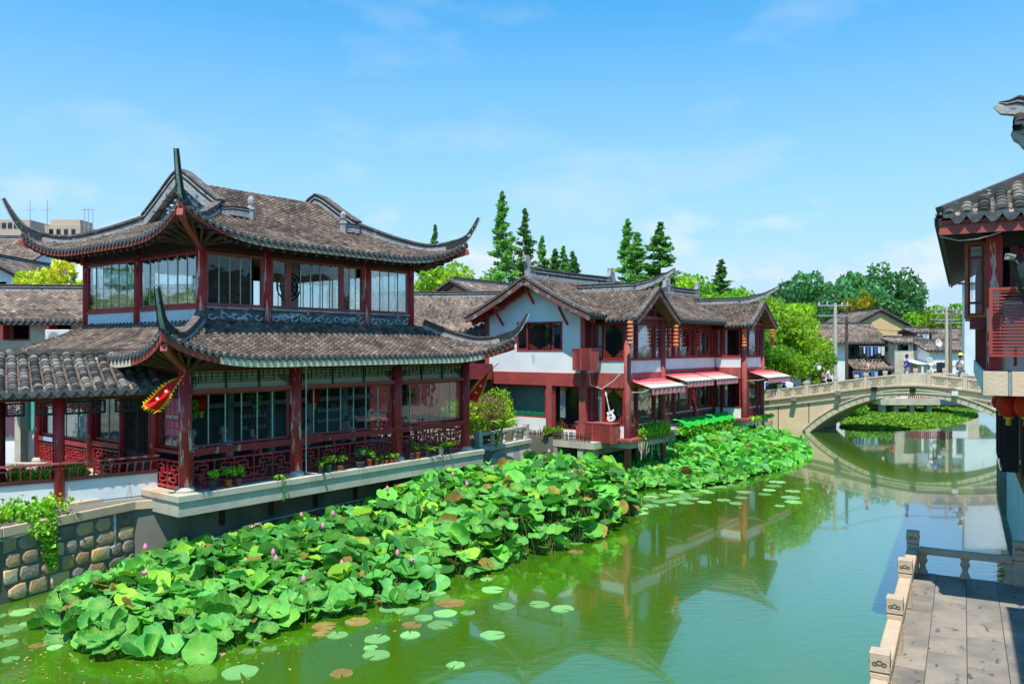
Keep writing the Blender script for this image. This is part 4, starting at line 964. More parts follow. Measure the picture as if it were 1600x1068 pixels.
# deck and substructure
Mb().prism([(-1.25, 7.0, 1.22), (-1.25, .75, 1.22), (-.15, .75, 1.22), (-.15, -.22, 1.22), (3.1, -.22, 1.22), (3.1, .62, 1.22), (11.45, .62, 1.22), (11.45, -.22, 1.22), (14.4, -.22, 1.22), (14.4, 7.0, 1.22)], (0, 0, .26)).build('deck_slab', M_CONC, hs_)
for (x0, x1, y0, y1) in ((-.3, 3.25, -.38, .3), (11.3, 14.9, -.38, .3)):
    Mb().box(x0, x1, y0, y1, 1.483, 1.60).build('flower_ledge', M_REDDUSTY, hs_, bevel=.01)
Mb().box(-1.2, 14.3, 2.5, 2.9, -.5, 1.215).build('back_pier_wall', M_CONCD, hs_)
for x in (-1.0, 2.9, 5.6, 8.2, 11.4): Mb().box(x, x + .35, .9, 1.3, -.5, 1.215).build('pier', M_CONC, hs_)
Mb().box(-1.2, 14.3, 1.3, 1.55, .85, 1.214).build('cross_beam', M_CONC, hs_)
for (x, q, r) in ((P1_, -.02, .14), (P2_, -.02, .12), (P3_ + .1, -.02, .14), (P4_, -.02, .12)): 
    o = Mb().cyl((0, 0, -.5), (0, 0, 6.35), r, r, 14).build('column', M_REDDUSTY, hs_, True); o.location = (x, q, 0)
tw = thing('tiled_canal_wall', 'beige tiled canal wall under the twig fence left of the white house', 'wall', (0, 0, 0))
a, b = hou(-1.25, 6.9), hou(-1.25, 2.5)
F, L = fr(b, a) if False else fr(a, b)
Mb().fbox(F, 0, L, -.3, 0, -.5, 1.18).build('wall_core', M_MORTAR, tw)
tl = Mb().fbox((0, 0, 1, 0, 0, 1), 0, .32, 0, .02, 0, .30).mesh('wall_tile', M_STONE)
for i in range(int(L / .33)):
    for j in range(4):
        link('wall_tile', tl, tw, (F[0] + F[2] * i * .33, F[1] + F[3] * i * .33, -.1 + j * .31), (0, 0, math.atan2(F[3], F[2])) if True else 0)
# ---- gable end
Fg = H(GX, 0, 0, 1, -1, 0)
def zroof(q): return 8.02 - 1.56 * abs(q - 4.05) / 3.1 + .10 * (abs(q - 4.05) / 3.1) * (1 - abs(q - 4.05) / 3.1) * -2
Q0, Q1 = 1.6, 6.6
def wall_with_holes(F, a0, a1, z0, z1, holes, m, d0=-.14, d1=0, name='wall', parent=None):
    mb = Mb(); xs = sorted({a0, a1, *[h[0] for h in holes], *[h[1] for h in holes]}); zs = sorted({z0, z1, *[h[2] for h in holes], *[h[3] for h in holes]})
    for i in range(len(xs) - 1):
        for j in range(len(zs) - 1):
            cx, cz = (xs[i] + xs[i + 1]) / 2, (zs[j] + zs[j + 1]) / 2
            if any(h[0] < cx < h[1] and h[2] < cz < h[3] for h in holes): continue
            mb.fbox(F, xs[i], xs[i + 1], d0, d1, zs[j], zs[j + 1])
    return mb.build(name, m, parent)
up_w = (2.62, 4.95, 5.05, 6.25)
wall_with_holes(Fg, Q0, Q1, 4.15, 6.45, [up_w], M_WHITE, parent=hs_)
gp = [(GX, q, zroof(q) - .14) for q in np.linspace(Q0, Q1, 15)]
Mb().prism([(GX, Q0, 6.45)] + [(GX, q, max(6.451, z)) for _, q, z in gp] + [(GX, Q1, 6.45)], (.14, 0, 0)).build('gable_wall', M_WHITE, hs_)
Mb().fbox(Fg, Q0 - .04, Q1 + .04, -.16, .06, 3.62, 4.15).build('wall_beam', M_REDBEAM, hs_)
lw1, lw2 = (3.45, 6.35, 2.25, 3.62), (1.75, 3.05, 1.85, 3.62)
wall_with_holes(Fg, Q0, Q1, DK, 3.62, [lw1, lw2, (3.05, 3.45, 1.5, 3.62)], M_WHITE, parent=hs_)
for q in (Q0 + .02, 3.25, Q1 - .05): Mb().fbox(Fg, q - .14, q + .14, -.1, .07, DK, 3.62).build('corner_post', M_REDDUSTY, hs_)
for q in (Q0, Q1): Mb().fbox(Fg, q - .1, q + .1, -.1, .06, 4.15, 6.5).build('corner_post', M_REDDUSTY, hs_)
w1 = window(hs_, Fg, *up_w, -.03, 1, M_RED, .05, proud=.06)
for a0, a1 in ((2.62, 3.12), (4.35, 4.95)): window(hs_, Fg, a0 + .04, a1, 5.09, 6.21, -.02, 1, M_RED, .05, proud=.04)
def oval_trim(parent, F, a0, a1, z0, z1, d, m=None, rx=.9):
    """small varnished fretwork filling the four corners of a window"""
    mb = Mb(); f = lambda a, z: (F[0] + a * F[2] + d * F[4], F[1] + a * F[3] + d * F[5], z); w_ = a1 - a0; h_ = z1 - z0
    for sx, a in ((1, a0), (-1, a1)):
        for sz, z in ((1, z0), (-1, z1)):
            for k, (u, v) in enumerate(((.36, .07), (.24, .13), (.12, .20))):
                mb.bar(f(a, z + sz * v * h_), f(a + sx * u * w_, z + sz * v * h_), .016); mb.bar(f(a + sx * u * w_, z), f(a + sx * u * w_, z + sz * v * h_), .016, .017)
    return mb.build('window_fretwork', m or M_ORANGEW, parent)
oval_trim(w1, Fg, 3.16, 4.32, 5.1, 6.2, -.0)
w2 = window(hs_, Fg, *lw1, -.05, 1, M_RED, .06)
gm = Mb().fbox(Fg, 3.5, 5.9, -.5, -.45, 2.3, 3.55).build('painted_backdrop', mat('pale_green_mural', (.36, .56, .50), (.44, .62, .58), 1, .8, 0), w2)
hl = Mb(); 
for k in range(7): hl.lathe([(.30, 0), (.26, .1), (.14, .19), (.02, .22)], (GX + .44, 3.6 + k * .34, 2.28), 10)
hl.build('painted_hills', cmat('green_hill_paint', (.02, .30, .16)), w2, kind='stuff')
sw = Mb()
for q, z in ((3.9, 2.95), (5.15, 2.85), (5.25, 2.75)):
    for s_ in (-1, 1): sw.prism([(GX + .43, q, z), (GX + .43, q + s_ * .14, z + .12), (GX + .43, q + s_ * .05, z - .06)], (.01, 0, 0))
sw.tube([(GX + .42, 3.55, 2.4), (GX + .42, 3.7, 2.8), (GX + .42, 3.62, 3.3)], .015, 5)
sw.build('painted_birds', M_WHITE, w2)
w3 = window(hs_, Fg, *lw2, -.05, 1, M_RED, .05); oval_trim(w3, Fg, 1.8, 2.75, 1.9, 3.57, -.03)
cu = Mb()
for q in (5.75, 5.85, 5.95, 6.05, 6.15, 2.72, 2.8, 2.88): cu.cyl((GX + .30, q, 2.3), (GX + .30, q, 3.6), .05, .05, 7)
cu.build('curtain', M_WHITE, hs_)
# brackets under the verge
for q in (2.35, 4.05, 5.7):
    z = zroof(q) - .25; Mb().bar((GX - .02, q, z - .75), (GX - .62, q, z - .10), .07, .09).build('bracket', M_RED, hs_); Mb().cyl((GX - .66, q, z), (GX + .1, q, z), .08, .08, 8).build('purlin_end', M_REDDUSTY, hs_)
# ---- canal front, first floor and ground floor
def facade(F, a0, a1, top, kinds, z_w0=4.68, z_w1=6.12, posts=True):
    """one stretch of wall: white band, red beam, row of windows on both floors"""
    Mb().fbox(F, a0, a1, -.10, 0, 4.16, 4.66).build('white_band', M_WHITEB, hs_)  # bluish tone carries the shade of the canal side in the band's colour
    Mb().fbox(F, a0, a1, -.12, .035, 3.58, 4.16).build('wall_beam', M_REDDUSTY, hs_)
    Mb().fbox(F, a0, a1, -.10, .04, 4.66, 4.72).build('window_sill', M_RED, hs_)
    Mb().fbox(F, a0, a1, -.10, .03, z_w1, 6.36).build('eave_beam', M_MAROON, hs_)
    n = len(kinds); tot = sum(k[0] for k in kinds); a = a0
    for wd, kd in kinds:
        b = a + (a1 - a0) * wd / tot
        if kd == 'post': Mb().fbox(F, a, b, -.08, .05, 4.72, 6.12).build('wall_post', M_MAROON, hs_); Mb().fbox(F, a, b, -.08, .05, DK + .1, 3.58).build('wall_post', M_MAROON, hs_)
        elif kd == 'panel': Mb().fbox(F, a, b, -.08, .0, 4.72, 6.12).build('wall_panel', M_MAROON, hs_); Mb().fbox(F, a, b, -.08, .0, DK + .1, 3.58).build('wall_panel', M_MAROON, hs_)
        else:
            w_ = window(hs_, F, a + .01, b - .01, 4.73, z_w1, -.02, 1, M_RED, .05)
            if kd == 'oval': oval_trim(w_, F, a + .06, b - .06, 4.78, 6.07, 0)
            if kd == 'side': Mb().fbox(F, a + .06, b - .06, -.015, .02, 5.2, 5.24).build('window_rail', M_RED, w_)
            x_ = window(hs_, F, a + .01, b - .01, 2.12, 3.57, -.02, 1, M_RED, .05)
            if kd == 'oval': oval_trim(x_, F, a + .06, b - .06, 2.17, 3.52, 0)
            if kd in ('side', 'wide'):
                c2 = Mb(); nn = 3 if kd == 'side' else 2
                for s_ in range(nn): 
                    for (zz0, zz1) in ((4.75, 6.1), (2.15, 3.55)): c2.fbox(F, b - .12 - s_ * .06, b - .08 - s_ * .06, -.16, -.12, zz0, zz1)
                c2.build('curtain', M_WHITE, hs_)
        a = b
def low_band(F, a0, a1, lat_=True):
    Mb().fbox(F, a0, a1, -.08, -.02, DK, 2.10).build('white_band', M_WHITE, hs_)
    if lat_: lattice(hs_, F, a0 + .02, a1 - .02, DK + .12, 2.06, .01, M_MAROON, 'railing_lattice', .42, .03, rows=1)
F1L = H(0, 0, 0, 1, -1, 0); F1 = H(0, 0, 1, 0, 0, -1); F1R = H(P2_, 0, 0, 1, 1, 0); FM = H(0, MQ, 1, 0, 0, -1); F2L = H(P3_, 0, 0, 1, -1, 0); F2 = H(P3_, 0, 1, 0, 0, -1); F2R = H(P4_, 0, 0, 1, 1, 0)
facade(F1L, .14, 1.5, 1, [(.85, 'oval'), (.35, 'side')])
low_band(F1L, .14, 1.5, False)
facade(F1, .16, 2.80, 1, [(.45, 'side'), (.12, 'post'), (1.2, 'oval'), (.12, 'post'), (.45, 'side')]); low_band(F1, .16, 2.80)
facade(F1R, .14, 1.45, 1, [(1, 'wide')]); low_band(F1R, .14, 1.45)
facade(FM, GX, 0, 1, [(.4, 'panel'), (.3, 'side')])
facade(FM, 3.0, 11.5, 1, [(.4, 'side'), (1.2, 'oval'), (.15, 'post'), (.4, 'side'), (1.1, 'oval'), (.4, 'side'), (.2, 'post'), (.4, 'side'), (1.1, 'oval'), (.4, 'side'), (.2, 'post'), (.4, 'side'), (1.1, 'oval'), (.4, 'side'), (.2, 'post')]); low_band(FM, 3.0, 11.5)
facade(F2L, .14, 1.5, 1, [(1.0, 'wide'), (.12, 'post'), (.3, 'side')]); low_band(F2L, .14, 1.5, False)
facade(F2, .16, 2.36, 1, [(.3, 'side'), (.1, 'post'), (.9, 'oval'), (.1, 'post'), (.35, 'side')]); low_band(F2, .16, 2.36)
facade(F2R, .0, 6.2, 1, [(1, 'panel')]); 
Mb().fbox(F2R, 0, 6.2, -.1, .03, DK, 3.58).build('side_wall', M_MAROON, hs_)
Mb().box(GX + .1, P4_, 3.4, 3.5, DK, 6.4).build('partition_wall', M_INT, hs_); Mb().box(GX + .14, P4_ - .1, 1.6, 6.5, 4.18, 4.28).build('upper_floor', M_BROWNW, hs_)
Mb().box(.02, 2.9, .02, 1.7, 4.2, 4.26).build('upper_floor', M_BROWNW, hs_); Mb().box(P3_ + .02, P4_ - .02, .02, 1.7, 4.2, 4.26).build('upper_floor', M_BROWNW, hs_)
Mb().box(GX, P4_, 6.5, 6.6, DK, 6.4).build('back_wall', M_WHITE, hs_)
# ---- main roof, cross gables
M_VERGE = mat('weathered_verge_board', (.22, .09, .08), (.14, .08, .07), 3, .75, .3, 20, wear=((.36, .30, .27), .42, 3, (1, 1, 1)))
T = Tiles(); dr = Mb(); dk = Mb()
XR0, XR1 = -1.38, 14.9
P_ = plane_tiles(T, dr, (XR0, .78), (1, 0), (0, 1), XR1 - XR0, 3.27, 6.46, 8.06, .2, .15, .07, conc=.2); slab_surface(dk, P_, XR1 - XR0, 3.27, na=10)
P_ = plane_tiles(T, dr, (XR1, 7.32), (-1, 0), (0, -1), XR1 - XR0, 3.27, 6.46, 8.06, .2, .3, .07, conc=.2); slab_surface(dk, P_, XR1 - XR0, 3.27, na=10)
for (c, hw) in ((1.47, 1.88), (12.85, 1.75)):
    zt = 7.56 if c < 5 else 7.50
    for sx in (-1, 1):
        def clip(a, sx=sx): return (0, hw)
        org = (c + sx * hw, -.62); L = 4.0
        # slope of the bay roof: eave runs into the building, clipped where it meets the main roof
        def clipf(a, hw=hw):
            q = -.62 + a
            if q < .78: return (0, hw)
            zm = 6.46 + 1.6 * min(1, (q - .78) / 3.27)
            t = hw * (zm - 6.28 - .05) / (zt - 6.28)
            return (max(0, min(t, hw)), hw)
        P_ = plane_tiles(T, dr, org, (0, 1), (-sx, 0), L, hw, 6.28, zt, .2, .14, .07, conc=.15, clip=clipf)
        g = []
        for i in range(9):
            for j in range(5):
                x, y, z = P_(2.9 * i / 8, hw * j / 4); g.append((x, y, z))
        for dz in (-.035, -.13): dk.add([(x, y, z + dz) for x, y, z in g], [(i * 5 + j, (i + 1) * 5 + j, (i + 1) * 5 + j + 1, i * 5 + j + 1) for i in range(8) for j in range(4)])
        # verge board and tiles
        vb = [P_(0, hw * j / 6) for j in range(7)]
        Mb().sweep([(x, y - .02, z) for x, y, z in vb], lambda u: .05, lambda u: -.22, lambda u: -.05).build('verge_board', M_VERGE, hs_)
        Mb().sweep([(x, y + .04, z) for x, y, z in vb], lambda u: .20, lambda u: .0, lambda u: .09).build('verge_tile', M_RIDGEC, hs_)
    # gable infill
    Mb().prism([(c - hw + .45, .02, 6.36), (c + hw - .45, .02, 6.36), (c, .02, zt - .22)], (0, .06, 0)).build('gable_panel', M_MAROON, hs_)
    gb = Mb(); gb.box(c - hw + .3, c + hw - .3, -.10, .02, 6.34, 6.46); gb.box(c - .8, c + .8, -.06, .015, 6.72, 6.80); gb.box(c - .05, c + .05, -.05, .012, 6.46, zt - .3)
    gb.bar((c - .75, -.04, 6.46), (c - .75, -.04, 6.74), .08); gb.bar((c + .75, -.04, 6.46), (c + .75, -.04, 6.74), .08)
    for xx, zz in ((c - 1.0, 6.75), (c, zt - .22), (c + 1.0, 6.75)): gb.cyl((xx, -.58, zz), (xx, .1, zz), .07, .07, 7)
    gb.build('gable_frame', M_REDDUSTY, hs_)
    pts = []
    for i in range(17):
        y = 3.3 - (3.3 + 1.35) * i / 16; z = zt + .03; 
        if y < .6: z += .72 * ((.6 - y) / 1.95) ** 1.9
        pts.append((c, y, z))
    ridge_band(hs_, pts, .22, .30, 'bay_ridge', taper=lambda u: 1 - .15 * u - .65 * clamp0(u - .72) / .28)
T.obj('roof_tiles', M_TILE, hs_); dr.build('drip_tiles', M_DRIP, hs_, kind='stuff'); dk.build('roof_deck', M_SOFFIT, hs_)
for y0, y1 in ((.78, 4.05), (7.32, 4.05)):
    vb = [(XR0, y0 + (y1 - y0) * j / 10, 6.46 + 1.6 * ((j / 10) * .8 + .2 * (j / 10) ** 2)) for j in range(11)]
    Mb().sweep([(x - .02, y, z) for x, y, z in vb], lambda u: .05, lambda u: -.24, lambda u: -.06).build('verge_board', M_VERGE, hs_)
    Mb().sweep([(x + .06, y, z) for x, y, z in vb], lambda u: .26, lambda u: .0, lambda u: .10).build('verge_tile', M_RIDGEC, hs_)
    Mb().sweep([(x + .4, y, z) for x, y, z in vb], lambda u: .08, lambda u: -.36, lambda u: -.16).build('barge_rafter', M_RED, hs_)
def main_ridge(x0, x1, z, h=.34):
    ridge_band(hs_, [(x0, 4.05, z), ((x0 + x1) / 2, 4.05, z - .03), (x1, 4.05, z)], .26, h, 'main_ridge')
    for x, s_ in ((x0, 1), (x1, -1)):
        mb = Mb(); mb.prism([(x - .08 * s_, 3.95, z), (x + .45 * s_, 3.95, z), (x + .38 * s_, 3.95, z + h), (x + .12 * s_, 3.95, z + h + .06), (x + .02 * s_, 3.95, z + h + .42), (x - .2 * s_, 3.95, z + h + .48), (x - .24 * s_, 3.95, z + h + .22), (x - .1 * s_, 3.95, z + h)], (0, .2, 0))
        mb.build('ridge_finial', M_RIDGEW, hs_)
main_ridge(-1.15, 5.3, 8.1, .42); main_ridge(5.6, 10.9, 8.05, .30); main_ridge(11.3, 14.8, 8.05, .42)
# ================================================================ building on the right bank
RZ = math.atan2(RA.y, RA.x)
rb = thing('right_bank_house', 'red timber house at the right edge with overhanging grey tile roof and slatted box', 'building', rb_, RZ)
ZE = 7.22; SL = .53; HW = 3.6
# near slope: separate barrel tiles where they show, the rest joined
TP = Tiles(); TB = Tiles(); dr = Mb(); pitch = .235; near_me = near_tile_mesh(.088, .13)
for j in range(30):
    for kind, a in (('c', .16 + j * pitch), ('p', .16 + (j + .5) * pitch)):
        s1 = min(a, 7.2 - a, HW)
        if s1 < .15: continue
        k = max(1, round(s1 / .13)); P = [(s1 * q / k, -a, ZE + SL * s1 * q / k + .012 * q / k) for q in range(k + 1)]
        if kind == 'c':
            if a < 2.3: lay_tiles(rb, P, (0, 1, 0), near_me, 20)
            else: TB.cover(P, (0, 1, 0), .088, 6)
            cap_disc(dr, (-.02, -a, ZE), (0, 1, 0), (-1, 0, 0), .088)
        else:
            TP.pan(P, (0, 1, 0), .07); drip_tongue(dr, (-.04, -a, ZE), (0, 1, 0), (-1, 0, 0), .115, .125)
TP.obj('pan_tiles', M_TILEP, rb)
Pl = plane_tiles(TB, dr, (15.0, 0), (-1, 0), (0, -1), 15.0, HW, ZE, ZE + SL * HW, .235, .2, .085, conc=0, clip=lambda a: (0, min(HW, 15.0 - a)))
Pr = plane_tiles(TB, dr, (0, -7.2), (1, 0), (0, 1), 15.0, HW, ZE, ZE + SL * HW, .235, .3, .085, conc=0, clip=lambda a: (0, min(HW, a)))
TB.obj('roof_tiles', M_TILE, rb); dr.build('drip_tiles', M_DRIP, rb, kind='stuff')
dk = Mb()
for dz in (-.03, -.12):
    z0, z1 = ZE + dz, ZE + SL * HW + dz
    dk.add([(0, 0, z0), (0, -7.2, z0), (HW, -HW, z1)], [(0, 1, 2)]); dk.add([(0, 0, z0), (15, 0, z0), (15, -HW, z1), (HW, -HW, z1)], [(0, 1, 2, 3)]); dk.add([(0, -7.2, z0), (15, -7.2, z0), (15, -HW, z1), (HW, -HW, z1)], [(0, 1, 2, 3)])
dk.build('roof_deck', M_DARKWOOD, rb)
Mb().box(.02, .06, -7.2, -.02, ZE - .27, ZE - .05).build('eave_board', M_REDDUSTY, rb); Mb().box(.0, 15, -.05, -.01, ZE - .13, ZE - .03).build('eave_board', M_DARKWOOD, rb)
Mb().sweep([(d, -d, ZE + SL * d + .03) for d in np.linspace(.05, 3.4, 12)], lambda u: .16, lambda u: -.04, lambda u: .12).build('hip_ridge', M_BRICKR, rb)
Mb().tube([(.0, -.03, ZE + .05), (.35, -.42, ZE + .24), (1.2, -1.24, ZE + .68), (2.2, -2.22, ZE + 1.18)], .012, 5).build('light_cable', M_GOLD, rb)
Mb().tube([(.05, -.03, ZE - .29), (.08, -.3, ZE - .37), (.05, -.55, ZE - .36), (.05, -.85, ZE - .28)], .009, 5).build('light_cable', M_METAL, rb)
NW = H(.9, 0, 0, -1, -1, 0); LW = H(0, -.68, 1, 0, 0, 1)
Mb().fbox(NW, .68, 6.5, -.12, 0, 4.82, 5.95).build('near_wall', M_WHITEB, rb); Mb().fbox(NW, .68, 6.5, -.12, 0, 6.80, 7.25).build('header', M_DARKWOOD, rb)
Mb().fbox(LW, .9, 13.5, -.1, 0, 4.82, 7.2).build('side_wall', M_MAROON, rb)
for k in range(16): Mb().fbox(LW, 1.2 + k * .75, 1.26 + k * .75, 0, .03, 4.82, 7.2).build('wall_batten', M_MAROON, rb)
Mb().fbox(NW, .68, .90, -.02, .06, 4.83, 7.0).build('corner_post', M_REDWORN, rb)
Mb().fbox(NW, 1.0, 1.12, -.02, .045, 5.95, 6.80).build('wall_post', M_MAROON, rb)
w_ = window(rb, NW, 1.12, 3.2, 5.95, 6.78, -.02, 2, M_MAROON, .06); Mb().fbox(NW, 1.18, 3.14, -.01, .03, 6.55, 6.60).build('window_rail', M_MAROON, w_)
bl = Mb()
for k in range(12): bl.fbox(NW, 1.2, 3.1, -.10, -.09, 6.02 + k * .035, 6.045 + k * .035)
bl.build('bamboo_blind', cmat('bamboo', (.35, .27, .2)), w_)
# narrow oriel window
oz0, oz1 = 5.68, 6.86
orl = Mb(); orl.box(.93, 3.2, -.68, -.38, oz0, oz0 + .05); orl.box(.93, 3.2, -.68, -.38, oz1, oz1 + .05); orl.box(.9, .96, -.42, -.37, oz0, oz1 + .05); orl.box(.9, .96, -.69, -.65, oz0, oz1)
orl.build('oriel_window_frame', M_ORANGEW, rb)
ow = window(rb, H(.93, 0, 0, -1, -1, 0), .43, .64, oz0 + .05, oz1, 0, 1, M_MAROON, .022); om = Mb()
om.fbox(H(.93, 0, 0, -1, -1, 0), .45, .62, -.01, .02, oz0 + .22, oz0 + .26); om.fbox(H(.93, 0, 0, -1, -1, 0), .45, .62, -.01, .02, oz1 - .22, oz1 - .18)
for a in (.47, .595): om.fbox(H(.93, 0, 0, -1, -1, 0), a, a + .008, -.01, .018, oz0 + .28, oz1 - .24)
om.build('window_rail', M_MAROON, ow); window(rb, H(0, -.40, 1, 0, 0, 1), .98, 3.2, oz0 + .05, oz1, 0, 4, M_MAROON, .05, seam=False)
Mb().box(.95, 2.6, -.67, -.45, oz0 - .16, oz0 - .002).build('oriel_bracket', M_MAROON, rb)
Mb().box(4.2, 4.3, -6.4, -.8, 4.82, 7.2).build('partition_wall', M_INT, rb); Mb().box(1.05, 13.4, -7, -.8, 6.98, 7.05).build('ceiling', M_BROWNW, rb)
# slatted air-conditioner box
cg = Mb(); cz0, cz1 = 5.09, 6.08
for a in (.70, 1.62, 2.56): cg.fbox(NW, a, a + .05, .50, .545, cz0, cz1)
cg.fbox(NW, .70, 2.61, .50, .54, cz1, cz1 + .045); cg.fbox(NW, .70, 2.61, .50, .54, cz0 - .04, cz0); cg.fbox(NW, .70, .74, .0, .50, cz1, cz1 + .04); cg.fbox(NW, .70, .74, .0, .50, cz0 - .04, cz0)
cage = cg.build('slatted_box', M_REDBEAM, rb)
sl = Mb().box(-.012, .012, -.93, .93, -.011, .011).mesh('slat', M_REDBEAM)
for k in range(19): link('slat', sl, cage, (.9 - .52, -1.655, cz0 + .03 + k * .052), (0, 0, 0))
Mb().fbox(NW, .95, 2.4, .05, .4, 5.2, 5.85).build('air_conditioner', M_METAL, rb); Mb().fbox(NW, 1.05, 1.09, .1, .13, 4.9, 5.6).build('bracket', M_MAROON, rb)
# cantilevered floor slab
Mb().fbox(NW, .62, .95, -.4, .60, 4.45, 4.82).build('slab_block', M_BRIDGE2, rb); Mb().fbox(NW, .955, 1.0, -.4, .59, 4.45, 4.81).build('slab_joint', M_METAL, rb); Mb().fbox(NW, 1.005, 6.5, -.4, .60, 4.45, 4.82).build('slab_block', M_BRIDGE, rb)
Mb().box(1.31, 13.5, -.9, -.62, 4.45, 4.815).build('slab_side', M_WHITEB, rb); Mb().box(1.31, 13.5, -7, -.91, 4.5, 4.81).build('floor_slab', M_CONC, rb)  # side face is bluish: its shadow is put into the colour
# ground storey
GW = H(0, -1.44, 1, 0, 0, 1)
Mb().box(3.3, 13.4, -7, -1.46, -.6, 2.45).build('ground_wall', M_WHITEB, rb); Mb().box(3.2, 13.5, -1.459, -1.40, -.5, .25).build('wall_base', M_CONCD, rb)
for k in range(8):
    a = 1.2 + k * 2.2
    window(rb, GW, a, a + 2.0, 2.5, 4.35, 0, 3, M_DARKWOOD, .07, glass=M_GLASSD)
    Mb().fbox(GW, a + 2.0, a + 2.2, -.1, .05, 2.3, 4.44).build('wall_post', M_MAROON, rb)
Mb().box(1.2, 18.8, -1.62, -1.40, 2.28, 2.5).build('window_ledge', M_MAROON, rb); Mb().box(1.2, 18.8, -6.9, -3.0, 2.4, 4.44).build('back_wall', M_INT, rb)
Mb().box(15.4, 18.8, -7, -1.5, 1.9, 2.28).build('floor_beam', M_CONCD, rb)
for k in range(2): Mb().fbox(GW, 6.0 + 5.0 * k, 8.2 + 5.0 * k, .02, .35, 2.62, 3.9).build('hung_window_frame', M_DARKWOOD, rb) if False else None
for a, (x, z) in enumerate(((6.2, 0), (8.6, 0))):
    fm = Mb(); fm.box(x, x + .05, -1.38, -1.10, 2.5, 4.3); fm.box(x, x + 1.2, -1.12, -1.08, 2.5, 2.58); fm.box(x, x + 1.2, -1.12, -1.08, 4.2, 4.3); fm.box(x + 1.15, x + 1.2, -1.38, -1.08, 2.5, 4.3)
    fm.build('open_window_frame', M_BLACK, rb)
# fire walls rising through the roof
def firewall(x, zc, a0, name_lbl, tip, zt):
    Mb().box(x - .14, x + .14, -6.5, -a0, 7.2, zc - .12).build('fire_wall', M_WHITEB, rb)
    Mb().box(x - .22, x + .22, -6.5, -a0 + .06, zc - .12, zc - .05).build('wall_moulding', M_RIDGEW, rb)
    mb = Mb(); pts = [(x, -a0 - .3, zc - .32), (x, -a0 + .02, zc - .32), (x, -a0 + .08, zc - .22), (x, -a0 + .16, zc - .16), (x, -a0 + .20, zc - .05), (x, -a0 - .3, zc - .05)]
    mb.prism([(p[0] - .15, p[1], p[2]) for p in pts], (.3, 0, 0)); mb.build('wall_bracket', M_RIDGEW, rb)
    T_ = Tiles(); d_ = Mb()
    for k in range(22):
        a = a0 - .08 + k * .24
        for s_ in (-1, 1):
            P = [(x + s_ * (.36 - .3 * q / 3), -a, zc + .02 + .2 * q / 3) for q in range(4)]
            T_.cover(P, (0, 1, 0), .09, 8, -.1); cap_disc(d_, (x + s_ * .38, -a, zc + .02), (0, 1, 0), (s_, 0, 0), .09)
            Q = [(p[0], p[1] - .12, p[2]) for p in P]; T_.pan(Q, (0, 1, 0), .07); drip_tongue(d_, (x + s_ * .39, -a - .12, zc + .02), (0, 1, 0), (s_, 0, 0), .11, .12)
    T_.obj('coping_tiles', M_TILEP, rb); d_.build('drip_tiles', M_DRIP, rb, kind='stuff')
    pts = [(x, -6.5, zc + .22), (x, -a0 - .5, zc + .22), (x, -a0 - .1, zc + .26), (x, -a0 + .15, zc + .34), (x, -tip - .1, zt - .12), (x, -tip, zt)]
    ridge_band(rb, pts, .16, .24, 'wall_ridge', taper=lambda u: 1 - .8 * clamp0(u - .7) / .3)
firewall(2.1, 8.93, 1.27, '', .86, 9.42)
firewall(4.9, 8.0, 1.75, '', 1.15, 8.50)
nw = thing('neighbouring_house_wing', 'nearest wing of the right bank house, mostly beyond the right edge of the view', 'building', rb_, RZ)
Mb().box(-9, -1.6, -7, -3.1, .8, 7.0).build('wall', M_WHITEB, nw)
T = Tiles(); dr = Mb(); dk = Mb()
P_ = plane_tiles(T, dr, (-1.2, -2.08), (-1, 0), (0, -1), 8.3, 3, 7.2, 8.8, .235, .2, .085); slab_surface(dk, P_, 8.3, 3)
T.obj('roof_tiles', M_TILE, nw); dr.build('drip_tiles', M_DRIP, nw, kind='stuff'); dk.build('roof_deck', M_DARKWOOD, nw)
hp = [WD(1625, 500, 12.3), WD(1606, 462, 12.3), WD(1596, 432, 12.2), WD(1590, 412, 12.2), WD(1583, 403, 12.1), WD(1572, 401, 12.1)]
ho = thing('eave_horn', 'dark mossy roof horn with white tip curling up before the right house window', 'roof ornament', (0, 0, 0))
Mb().sweep(hp[:5], lambda u: .16 - .05 * u, lambda u: -.07, lambda u: .06, side=(0, 1, 0)).build('horn_body', M_HORN, ho); Mb().sweep(hp[3:], lambda u: .12 - .05 * u, lambda u: -.04, lambda u: .05, side=(0, 1, 0)).build('horn_tip', M_RIDGEW, ho)
# ================================================================ terrace with stone balustrade
TZ = .85
te = thing('stone_terrace', 'grey paved stone terrace above the water at the lower right', 'terrace', rb_, RZ)
Mb().box(-9, 3.26, -1.46, .62, -.6, TZ - .06).build('terrace_base', M_STONE, te)
Mb().box(-9, 3.25, -6, .60, TZ - .06, TZ - .015).build('joint_bed', M_GROUT, te); Mb().box(-9, 3.0, -6, -1.47, -.6, TZ - .061).build('terrace_base', M_STONE, te)
pv_me = {}
for r in range(6):
    y1 = .585 - r * .49; x = 3.24 - (.0, .5, .9, .3, .7, .1)[r]
    if x < 3.24: xs = [(x, 3.24)]
    else: xs = []
    while x > -8.5: xs.append((x - 1.32, x)); x -= 1.32
    for x0, x1 in xs:
        Mb().box(x0 + .004, x1 - .004, y1 - .49 + .004, y1 - .004, TZ - .03, TZ + rnd.uniform(-.003, .003)).build('paving_slab', M_PAVE, te, bevel=.004)
ba = thing('stone_balustrade', 'tan carved stone balustrade along the water edge of the terrace', 'balustrade', rb_, RZ)
post_me = None
